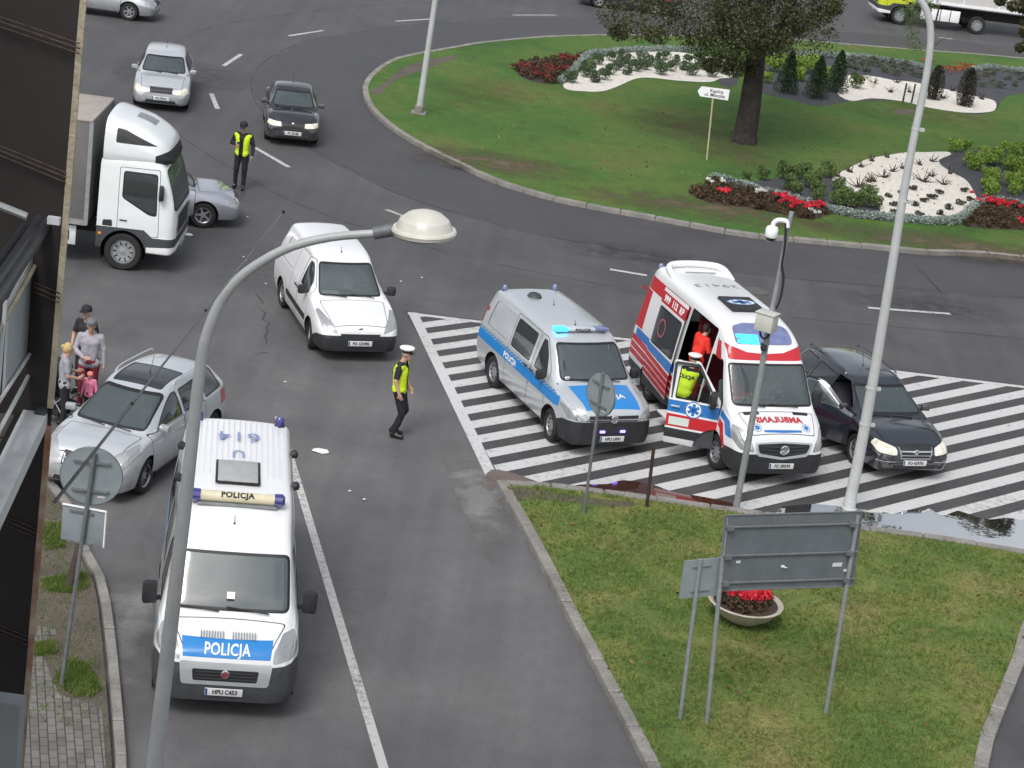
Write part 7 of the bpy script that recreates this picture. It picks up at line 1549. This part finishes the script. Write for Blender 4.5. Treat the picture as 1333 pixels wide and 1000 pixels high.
def wall_slab(z0, z1, off=0.):
    bm = BM(); a, b = E(z0), E(z1); q = [a, b, b+wd*6, a+wd*6]; n_ = Vector((.6, .8, 0))
    A = [bm.verts.new(p+n_*off) for p in q]; B = [bm.verts.new(p+n_*(off+.12)+wd*.22) for p in q]; bm.faces.new(A); bm.faces.new(B[::-1])
    for k in range(4): bm.faces.new((A[k], B[k], B[(k+1) % 4], A[(k+1) % 4]))
    return bm
bl(wall_slab(0, 10.78), 'dark_wall_panel', CLAD, None); bl(wall_slab(10.78, 17), 'dark_wall_panel', CLAD, None)
for x0, y0, y1, yy in ((0, 22, 104, 57), (0, 190, 86, 225), (45, 368, 78, 382), (7, 672, 49, 690), (0, 815, 36, 829)):
    nW = Vector((.6, .8, 0)); a = on_plane(x0, y0, E(10)-nW*.012, nW); b = on_plane(y1, yy, E(10)-nW*.012, nW); a = b+(a-b)*1.6 if x0 == 0 else a
    for dz in (.0, -.045): bm = BM(); tube(bm, [a+Vector((0, 0, dz)), b+Vector((0, 0, dz))], .003, 6); bl(bm, 'seam', SEAMB)
    bm = BM(); tube(bm, [a+Vector((0, 0, -.022)), b+Vector((0, 0, -.022))], .004, 6); bl(bm, 'seam', SEAMB)
def strip(za, zb, m, name):
    bm = BM(); N = 30; rows = []
    for i in range(N+1):
        z = za+(zb-za)*i/N; p = E(z)+Vector((0, -.02, 0)); j = .003*noise.noise(Vector((z*9, 0, 0)))
        rows.append([bm.verts.new(p+Vector(v)) for v in ((-.022+j, 0, 0), (.007+j, 0, 0), (.003+j, .03, 0), (-.026+j, .03, 0))])
    for a, b in zip(rows, rows[1:]):
        for k in range(4): bm.faces.new((a[k], a[(k+1) % 4], b[(k+1) % 4], b[k]))
    bm.faces.new(rows[0]); bm.faces.new(rows[-1]); return bl(bm, name, m, 40)
strip(10.76, 17, STRIPM, 'edge_strip'); strip(3, 10.66, RUST, 'edge_strip')
# balcony slab, coping and railing
zf = 10.70; s1 = Vector((-2.16, 9.0, zf)); s0 = on_plane(0, 678, Vector((0, 0, zf)), Vector((0, 0, 1))); sdv = (s1-s0).normalized(); sn = Vector((-sdv.y, sdv.x, 0)); sn = sn if sn.x < 0 else -sn
sA = s1-sdv*7
def slab(z0, z1, i0, i1, name, m, a=None, b=None, bev=0):
    a = a or sA; b = b or s1; q = [a+sn*i0, b+sn*i0, b+sn*i1, a+sn*i1]; bm = BM(); A = [bm.verts.new((p.x, p.y, z0)) for p in q]; B = [bm.verts.new((p.x, p.y, z1)) for p in q]; bm.faces.new(A); bm.faces.new(B)
    for k in range(4): bm.faces.new((A[k], B[k], B[(k+1) % 4], A[(k+1) % 4]))
    return bl(bm, name, m, None)
slab(zf-.18, zf-.02, .10, 1.9, 'balcony_slab', CLAD); slab(zf-.05, zf+.03, .0, .115, 'slab_coping', WSTR); slab(zf-.019, zf-.0, .13, 1.8, 'balcony_floor', TILE)
for k in range(12):
    p = s1-sdv*(.32*k+.3); bm = BM(); tube(bm, [Vector((p.x, p.y, zf+.001))+sn*.13, Vector((p.x, p.y, zf+.001))+sn*1.6], .004, 4); bl(bm, 'tile_joint', GAP)
slab(zf-.015, zf+.012, .10, .15, 'gutter_line', GAP)
pin = .17
P0 = Vector((-2.32, 9.26, 0))
def rq(px, py, off=0.): return on_plane(px, py, P0-sn*off, sn)
def panel(q, name, m, th=.012):
    bm = BM(); A = [bm.verts.new(p) for p in q]; B = [bm.verts.new(p+sn*th) for p in q]; bm.faces.new(A); bm.faces.new(B[::-1])
    for j in range(4): bm.faces.new((A[j], B[j], B[(j+1) % 4], A[(j+1) % 4]))
    return bl(bm, name, m, None)
def bar(a, b, r, name, m, ext=0., n=10):
    a2 = b+(a-b)*(1+ext); bm = BM(); tube(bm, [a2, b], r, n); return bl(bm, name, m, 40)
sxv = sdv*1.0
for k in range(4):
    sh = -sdv*.95*k; q = [rq(46, 340)+sh, rq(12, 405)+sh*1.0, rq(6, 512)+sh, rq(40, 455)+sh]; panel(q, 'railing_panel', WPAN)
    panel([rq(49, 322, .004)+sh, rq(11, 395, .004)+sh, rq(11, 410, .004)+sh, rq(48, 342, .004)+sh], 'upper_panel', WSTR)
    pt_, pb_ = rq(55, 312, .02)+sh, rq(38, 515, .02)+sh; bm = BM(); tube(bm, [pt_, pb_], .0095, 6); bl(bm, 'railing_post', WSTR)
bar(rq(0, 428, .015), rq(47, 344, .015), .011, 'middle_rail', STRIPM, 3.5)
bar(rq(0, 521, .015), rq(39, 461, .015), .009, 'lower_rail', WSTR, 3.5); bar(rq(0, 559, .015), rq(37, 490, .015), .010, 'lower_rail', WSTR, 3.5)
bar(rq(0, 384, .06), rq(61, 290, .06), .030, 'top_rail', RAILD, 3.5); bar(rq(0, 362, .03), rq(59, 277, .03), .026, 'top_rail', RAILD, 3.5); bar(rq(0, 340, -.05), rq(50, 272, -.05), .022, 'top_rail', RAILD, 3.5)
a = GY(65, 283, 8.95); b = GY(110, 283, 8.95); bm = BM(); box(bm, a.x, E(11.9).x-.02, 8.90, 8.93, a.z-.018, a.z+.015); bl(bm, 'wall_bracket', WSTR)
a = GY(0, 268, 8.5); b = GY(35, 282, 8.5); bm = BM(); tube(bm, [a+(a-b)*1.5, b], .018, 8); bl(bm, 'clothes_bar', GALV)
bm = BM(); p = GY(58, 522, 9.0); box(bm, p.x-.035, p.x+.02, p.y-.05, p.y+.03, zf, zf+.05, bev=.01); bl(bm, 'drain_box', PLASTG)
bm = BM(); a = GY(0, 920, 8.2); b = GY(24, 955, 8.2); box(bm, a.x-.5, b.x, 8.2, 8.3, a.z-.9, a.z+.02); bl(bm, 'lower_balcony_wall', mat('pale_render', (.28, .30, .31), .8, var=.1))
slab(-0.0, 16.5, 1.9, 6.0, 'rear_wall', CLAD, b=s1-sdv*.9)
# rod aerial reaching out from the balcony
pA, pB = GY(70, 655, 9.3), GY(369, 276, 9.9); R_ = thing('rod_aerial', 'long thin dark jointed rod slanting up across the silver estate car from the balcony', 'rod', pA); bm = BM(); tube(bm, [Vector((0, 0, 0)), (pB-pA)*.35, (pB-pA)*.65, pB-pA], [.0095, .007, .0045, .003], 8)
link('rod', bm, GALVD, R_, 50)
for u, rr in ((.34, .010), (.66, .008), (1., .009)): bm = BM(); blob(bm, (pB-pA)*u, rr, 8); link('joint', bm, RUB, R_, 60)
# ------------------------------------------------------------------ vehicles
def place_by(root, lx, ly, px, py, a, z=0.):
    """Turns the vehicle to heading a and sets its local point (lx, ly) on the ground seen at a pixel."""
    g = G(px, py, z); t = R(a+180); root.rotation_euler = (0, 0, t); root.location = (g.x-(lx*math.cos(t)-ly*math.sin(t)), g.y-(lx*math.sin(t)+ly*math.cos(t)), .012)
def swing(b, poly, win, hx, hy, ang, label, m, lining, trim=None):
    """Cuts a front right door out of the skin and hangs it open on its front edge."""
    fs = cut(b.bm, rnd(poly, .05), 'R', .05); fb = lift(b.bm, fs); d = bpy.data.objects.new('front_door', None); COL.objects.link(d); d.parent = b.root; d.location = (hx, hy, 0); d.rotation_euler = (0, 0, R(ang)); d['label'] = label
    fs = cut(fb, rnd(win, .05), 'R', -1); g0 = lift(fb, fs); gi = cut(g0, rnd(inset(win, .022), .04), 'R', -1)
    parts = [('window', lift(g0, gi), GLASS), ('window_seal', g0, trim or SEAL), ('door_panel', fb, m)]
    q = BM(); xs = [p[0] for p in poly]; box(q, min(xs)+.04, max(xs)-.04, hy-.13, hy-.05, .34, win[0][1]-.04, bev=.02); parts.append(('door_lining', q, lining))
    for nm, q, m_ in parts:
        for v in q.verts: v.co -= Vector((hx, hy, 0))
        link(nm, q, m_, d, 30)
    return d
def front_kit(root, b, hw, bars=2, r=.05, frame=CHROME, z0=.50, z1=.735, w0=.36, w1=.42):
    for i in range(bars):
        z = z0+(z1-z0)*(i+1)/(bars+1); bm = BM(); w_ = hw*(w0+(w1-w0)*(i+1)/(bars+1))-.02
        bm2 = bpy.data.meshes.new('grille_bar'); 
        for k in range(14):
            y0 = -w_+2*w_*k/14; y1 = y0+2*w_/14; bm.faces.new([bm.verts.new(p) for p in ((y0, -.012, 0), (y1, -.012, 0), (y1, .012, 0), (y0, .012, 0))])
        bm.to_mesh(bm2); bm.free(); b.proj(bm2, (0, 0, z), (0, 1, 0), (0, 0, 1), (1, 0, 0), .012); new_obj('grille_bar', bm2, frame, root)
    pl = [(-hw*w0, z0), (hw*w0, z0), (hw*w1, z1), (-hw*w1, z1)]
    pi_ = inset(pl, .022); bm = BM(); A = [bm.verts.new((x, z, 0)) for x, z in pl]; B = [bm.verts.new((x, z, 0)) for x, z in pi_]
    for k in (0, 1, 3): bm.faces.new((A[k], A[(k+1) % 4], B[(k+1) % 4], B[k]))
    me = bpy.data.meshes.new('grille_frame'); bm.to_mesh(me); bm.free(); b.proj(me, (0, 0, 0), (0, 1, 0), (0, 0, 1), (1, 0, 0), .010); new_obj('grille_frame', me, frame, root)
    zz = (z0+z1)/2+.03; h = b.bvh.ray_cast(Vector((-1, 0, zz)), Vector((1, 0, 0)))
    ringmark('front_emblem', root, h[0].x-.012, 0, zz, r, CHROME)
    return h[0].x, zz
t5, b5 = build_transporter(); place(t5, 2.06, 37.30, -64.7)
du, bd = build_police_box_van(); place(du, -3.36, 25.1, -80.6)
pv, bp_ = build_panel_van(); place(pv, -3.29, 40.75, -68.8)
am, ba = build_ambulance(); place(am, 5.35, 36.92, -69.9)
# dark estate beside the ambulance, front passenger door open
ps, bs_ = car('parked_car', 'dark blue estate car with open front door beside the ambulance', 4.77, .91, 1.47, P_DBLUE, 2.71, .93, .32, 'wagon', lamp=[(.46*.91, .575), (.46*.91, .70), (.60*.91, .745), (.84*.91, .79), (.93*.91, .70), (.86*.91, .60)], grille='shield', plate_txt='PO 4297N', spokes=7, bump='lit', rails=P_BLACK, mirm=P_DBLUE, open_door=True)
place(ps, 8.15, 38.25, -70.5); x_, z_ = front_kit(ps, bs_, .91, 2, .055); me = text_mesh('W', .07, .004)
for v in me.vertices: v.co = Vector((x_-.032, -v.co.x, z_+v.co.y))
new_obj('emblem_letter', me, CHROME, ps)
for sg in (1, -1):
    bm = BM(); 
    for k in range(8): y0 = sg*(.42+.048*k); bm.faces.new([bm.verts.new(p) for p in ((y0, -.010, 0), (y0+sg*.048, -.010, 0), (y0+sg*.048, .010, 0), (y0, .010, 0))])
    me = bpy.data.meshes.new('chrome_strip'); bm.to_mesh(me); bm.free(); bs_.proj(me, (0, 0, .44), (0, 1, 0), (0, 0, 1), (1, 0, 0), .010); new_obj('chrome_strip', me, CHROME, ps)
lg, bl_ = car('car', 'light silver hatchback car driving behind the lorry', 4.58, .875, 1.48, P_LSILVER, 2.75, .88, .31, 'hatch', bump='lit', plate_txt='PO 7R412', spokes=5)
place(lg, -11.79, 61.05, -80.6)
sc_, bsc = car('car', 'black saloon car driving toward the camera', 4.12, .82, 1.46, P_BLACK, 2.44, .85, .29, 'sedan', bump='lit', plate_txt='PO 5E188', lamp=[(.42*.82, .60), (.42*.82, .715), (.88*.82, .735), (.92*.82, .63), (.80*.82, .60)], wkind='steel', rimm=STEELW)
place(sc_, -7.42, 58.9, -80); front_kit(sc_, bsc, .82, 1, .05, PLAST, .58, .72)
p3, b3 = car('parked_car', 'silver estate car with roof rails and dark glass roof beside the white police van', 4.42, .88, 1.56, P_LSILVER, 2.71, .90, .315, 'wagon', xw=.98, xt=1.98, hoodz=.84, plate_txt='PO 83H1', wkind='alloy', spokes=9, rails=P_LSILVER, lamp=[(.44*.88, .62), (.46*.88, .74), (.64*.88, .88), (.86*.88, .95), (.96*.88, .82), (.86*.88, .66)], glassroof=True)
place_by(p3, .90, -.80, 186, 642, -104); front_kit(p3, b3, .88, 2, .045, CHROME, .56, .76, .34, .38)
su, bsu = car('car', 'silver blue car with five-spoke wheels standing half hidden behind the white lorry', 4.42, .85, 1.44, P_GREYBLUE, 2.53, .92, .315, 'wagon', plate_txt='PO 2S551', spokes=5)
place_by(su, .92, .80, 263, 297, 14)
vc, bv_ = car('car', 'silver estate car cut off by the top edge of the picture', 4.8, .89, 1.47, P_SILVER, 2.83, .93, .32, 'wagon', spokes=6, plate_txt='PO 9K20')
place_by(vc, .93, .84, 167, 27, 2)
dk, bdk = car('car', 'dark car partly hidden behind the big tree at the top edge', 4.5, .88, 1.45, P_BLACK, 2.6, .9, .31, 'sedan', bump='lit', plate_txt='PO 3T77')
g = G(754, 8); place(dk, g.x-.1, g.y+1.0, 184)
LORBOX = mat('grey_tarpaulin', (.14, .135, .13), .6, var=.12, vs=2, bump=.3, bs=3); LORROOF = mat('beige_grey_roof', (.36, .32, .29), .7, var=.12, vs=2)
lo, blo = truck('lorry', 'white lorry with air deflector and grey tarpaulin box at the left edge', P_TWHITE, LORBOX, LORROOF, plate_txt='KLI 4F27')
place_by(lo, 1.15, 1.12, 158, 352, 2)
ye, bye = truck('lorry', 'yellow-green lorry with white box passing at the top right', P_YELLOW, mat('dusty_white_box', (.62, .61, .60), .6, var=.06), W_FOIL, wb=3.9, boxx=(2.35, 9.5), boxz=(1.25, 3.8), deflector=True, tanks=True, plate_txt='WGM 77E', frame=W_FOIL)
g = G(1135, 26); place(ye, g.x, g.y+.6, 186)
# ------------------------------------------------------------------ people
WALK = dict(kneeL=(.13, .10, .52), ankL=(-.06, .10, .10), toeL=(.09, .11, .04), kneeR=(.12, -.10, .50), ankR=(.0, -.09, .09), toeR=(.16, -.10, .04), hipL=(0, .09, .92), hipR=(0, -.09, .92), chest=(-.01, 0, 1.32), head=(.05, 0, 1.64), elR=(-.04, -.24, 1.15), wrR=(.05, -.24, .92), haR=(.09, -.23, .83), elL=(.02, .24, 1.16), wrL=(.14, .20, .95), haL=(.18, .18, .88))
fa_ = G(513, 568); person('police officer in yellow vest and white cap walking across the street', 'person', (fa_.x, fa_.y, .012), R(-8), WALK, 1.03, NAVY and mat('navy_shirt', (.014, .016, .028), .8, var=.2), 'short', NAVY, True, 'peaked')
OFB = dict(elR=(-.02, -.30, 1.17), wrR=(.17, -.13, 1.20), haR=(.24, -.06, 1.22), elL=(-.02, .27, 1.17), wrL=(.06, .29, .93), haL=(.09, .29, .84), head=(.04, 0, 1.65), ankL=(.0, .10, .09), toeL=(.15, .13, .04), hipL=(0, .09, .93))
fb_ = G(311, 246); ob_ = person('police officer in open yellow vest and dark cap holding a hand up to his chest', 'person', (fb_.x, fb_.y, .012), R(-98), OFB, 1.04, NAVY, 'long', NAVY, 'open', 'cap', face=(1, 0, -.35))
bm = BM(); box(bm, -.03, .03, -.045, .045, -.015, .015, bev=.006); o = link('radio', bm, BLKC, None, 30); tag(o, 'small dark radio in the raised hand of the standing officer', 'radio'); o.location = ob_.matrix_basis @ Vector((.29, -.03, 1.27)); o.rotation_euler = (0, R(20), R(-98))
fc_ = G(893, 583); person('police officer in yellow vest and white cap behind the open ambulance door', 'person', (fc_.x-.20, fc_.y+.50, .012), R(62), dict(waist=(.03, 0, 1.10), chest=(.12, 0, 1.27), neck=(.21, 0, 1.42), head=(.30, 0, 1.55), shL=(.16, .185, 1.37), shR=(.16, -.185, 1.37), elL=(.22, .26, 1.12), wrL=(.40, .20, 1.05), haL=(.48, .18, 1.07), elR=(.22, -.29, 1.12), wrR=(.42, -.24, 1.06), haR=(.50, -.22, 1.08)), 1.02, NAVY, 'short', NAVY, True, 'peaked', back_text=True)
def wl(root, v): bpy.context.view_layer.update(); return root.matrix_world @ Vector(v)
# paramedics
q = wl(am, (3.05, .70, .62)); person('paramedic in bright red suit standing in the ambulance side doorway', 'person', q, R(-69.9+100), dict(elR=(.1, -.25, 1.18), wrR=(.30, -.18, 1.25), haR=(.38, -.15, 1.28), elL=(.08, .25, 1.16), wrL=(.24, .16, 1.05), haL=(.3, .12, 1.05), chest=(.06, 0, 1.32), neck=(.1, 0, 1.48), head=(.16, 0, 1.62), shL=(.07, .185, 1.42), shR=(.07, -.185, 1.42)), .96, REDC, 'long', REDC, hair=(HAIRD, ''), face=(1, 0, -.3))
SIT = dict(pel=(0, 0, .42), waist=(-.02, 0, .58), chest=(-.06, 0, .80), neck=(-.09, 0, .97), head=(-.05, 0, 1.13), shL=(-.09, .185, .90), shR=(-.09, -.185, .90), hipL=(.05, .1, .40), hipR=(.05, -.1, .40), kneeL=(.45, .12, .42), kneeR=(.45, -.12, .42), ankL=(.55, .12, .04), ankR=(.55, -.12, .04), toeL=(.70, .12, .0), toeR=(.70, -.12, .0), elL=(.05, .25, .66), elR=(.05, -.25, .66), wrL=(.27, .18, .72), wrR=(.27, -.18, .72), haL=(.35, .15, .76), haR=(.35, -.15, .76))
def sit(v, x, y, z, lab, m, hr, a, cap=None, sc__=.95): q = wl(v, (x, y, z)); return person(lab, 'person', q, R(a), SIT, sc__, m, 'long', NAVY, hair=hr, seated=True, headgear=cap)
sit(am, 1.72, .38, .62, 'paramedic in red sitting on the front seat behind the open ambulance door', REDC, (HAIRD, ''), -69.9+35)
sit(am, 1.72, -.38, .62, 'driver seated behind the windscreen of the ambulance', GREYH, (HAIRD, ''), -69.9)
sit(pv, 2.10, -.38, .36, 'driver seated behind the windscreen of the white delivery van', GREYT, (HAIRD, ''), -68.8)
sit(lg, 2.35, -.36, .20, 'driver seated inside the light silver hatchback', GREYH, (HAIRD, ''), -80.6, sc__=.88)
# bystanders on the left
H_ = dict(elR=(.03, -.27, 1.17), wrR=(.22, -.10, 1.08), haR=(.29, -.03, 1.10), head=(.05, 0, 1.65), elL=(-.02, .25, 1.16), wrL=(.02, .27, .90), haL=(.04, .27, .81))
gm = G(112, 533); person('man in grey hoodie and dark red trousers standing by the silver estate car', 'person', (gm.x, gm.y, .012), R(-80), H_, 1.02, GREYH, 'long', MAROON, hood=True, headgear='visor', face=(1, 0, -.4))
gk = G(106, 519); person('man in black t-shirt and black cap behind the man in the grey hoodie', 'person', (gk.x-.05, gk.y+.25, .012), R(-115), dict(elR=(.02, -.26, 1.17), wrR=(.12, -.22, .95), haR=(.16, -.20, .87)), 1.0, BLKC, 'short', BLKC, headgear='cap')
gw_ = G(72, 556); person('blonde woman in grey t-shirt standing beside the pushchair', 'person', (gw_.x+.12, gw_.y, .012), R(20), dict(elL=(.03, .22, 1.17), wrL=(.24, .16, 1.12), haL=(.33, .13, 1.16), elR=(.03, -.22, 1.15), wrR=(.24, -.14, 1.08), haR=(.33, -.10, 1.12), head=(.04, 0, 1.64)), .94, GREYT, 'short', BLKC, hair=(HAIRB, 'bun'))
gs = G(100, 548); Rs = thing('pushchair', 'black pushchair with grey tube frame beside the blonde woman', 'pushchair', (gs.x-.25, gs.y-.25, .012), R(-30))
bm = BM()
for s_ in (.22, -.22): tube(bm, [(-.42, s_, 1.0), (.35, s_*.9, .12)], .014, 8); tube(bm, [(-.30, s_, .12), (.22, s_, .62)], .014, 8)
tube(bm, [(-.42, -.22, 1.0), (-.45, 0, 1.03), (-.42, .22, 1.0)], .016, 8); link('frame', bm, GALV, Rs, 50)
bm = BM(); box(bm, -.15, .22, -.19, .19, .42, .47, bev=.02); box(bm, -.24, -.14, -.19, .19, .44, .95, bev=.03); link('seat', bm, BLKC, Rs, 30)
bm = BM(); tube(bm, [(-.22, 0, .95), (-.12, 0, 1.06), (.06, 0, 1.08)], [.20, .21, .19], 14, False); link('hood', bm, BLKC, Rs, 60)
bm = BM(); box(bm, -.25, .1, -.18, .18, .18, .32, bev=.04); link('basket', bm, BLKC, Rs, 30)
for x in (-.30, .35):
    for s_ in (.22, -.22):
        bm = BM(); lathe(bm, [(.04, -.02), (.10, -.022), (.11, 0), (.10, .022), (.04, .02)], 18, Matrix.Translation((x, s_, .11)) @ Matrix.Rotation(R(90), 4, 'X')); link('wheel', bm, RUB, Rs, 40)
gc = G(114, 547); CH = {k: tuple(c*.56 for c in v) for k, v in BASE.items()}
person('small child in pink jacket and coral hat beside the man in dark red trousers', 'person', (gc.x, gc.y, .012), R(-110), dict(head=(.03, 0, 1.60)), .55, PINK, 'long', BLKC, headgear='hat')
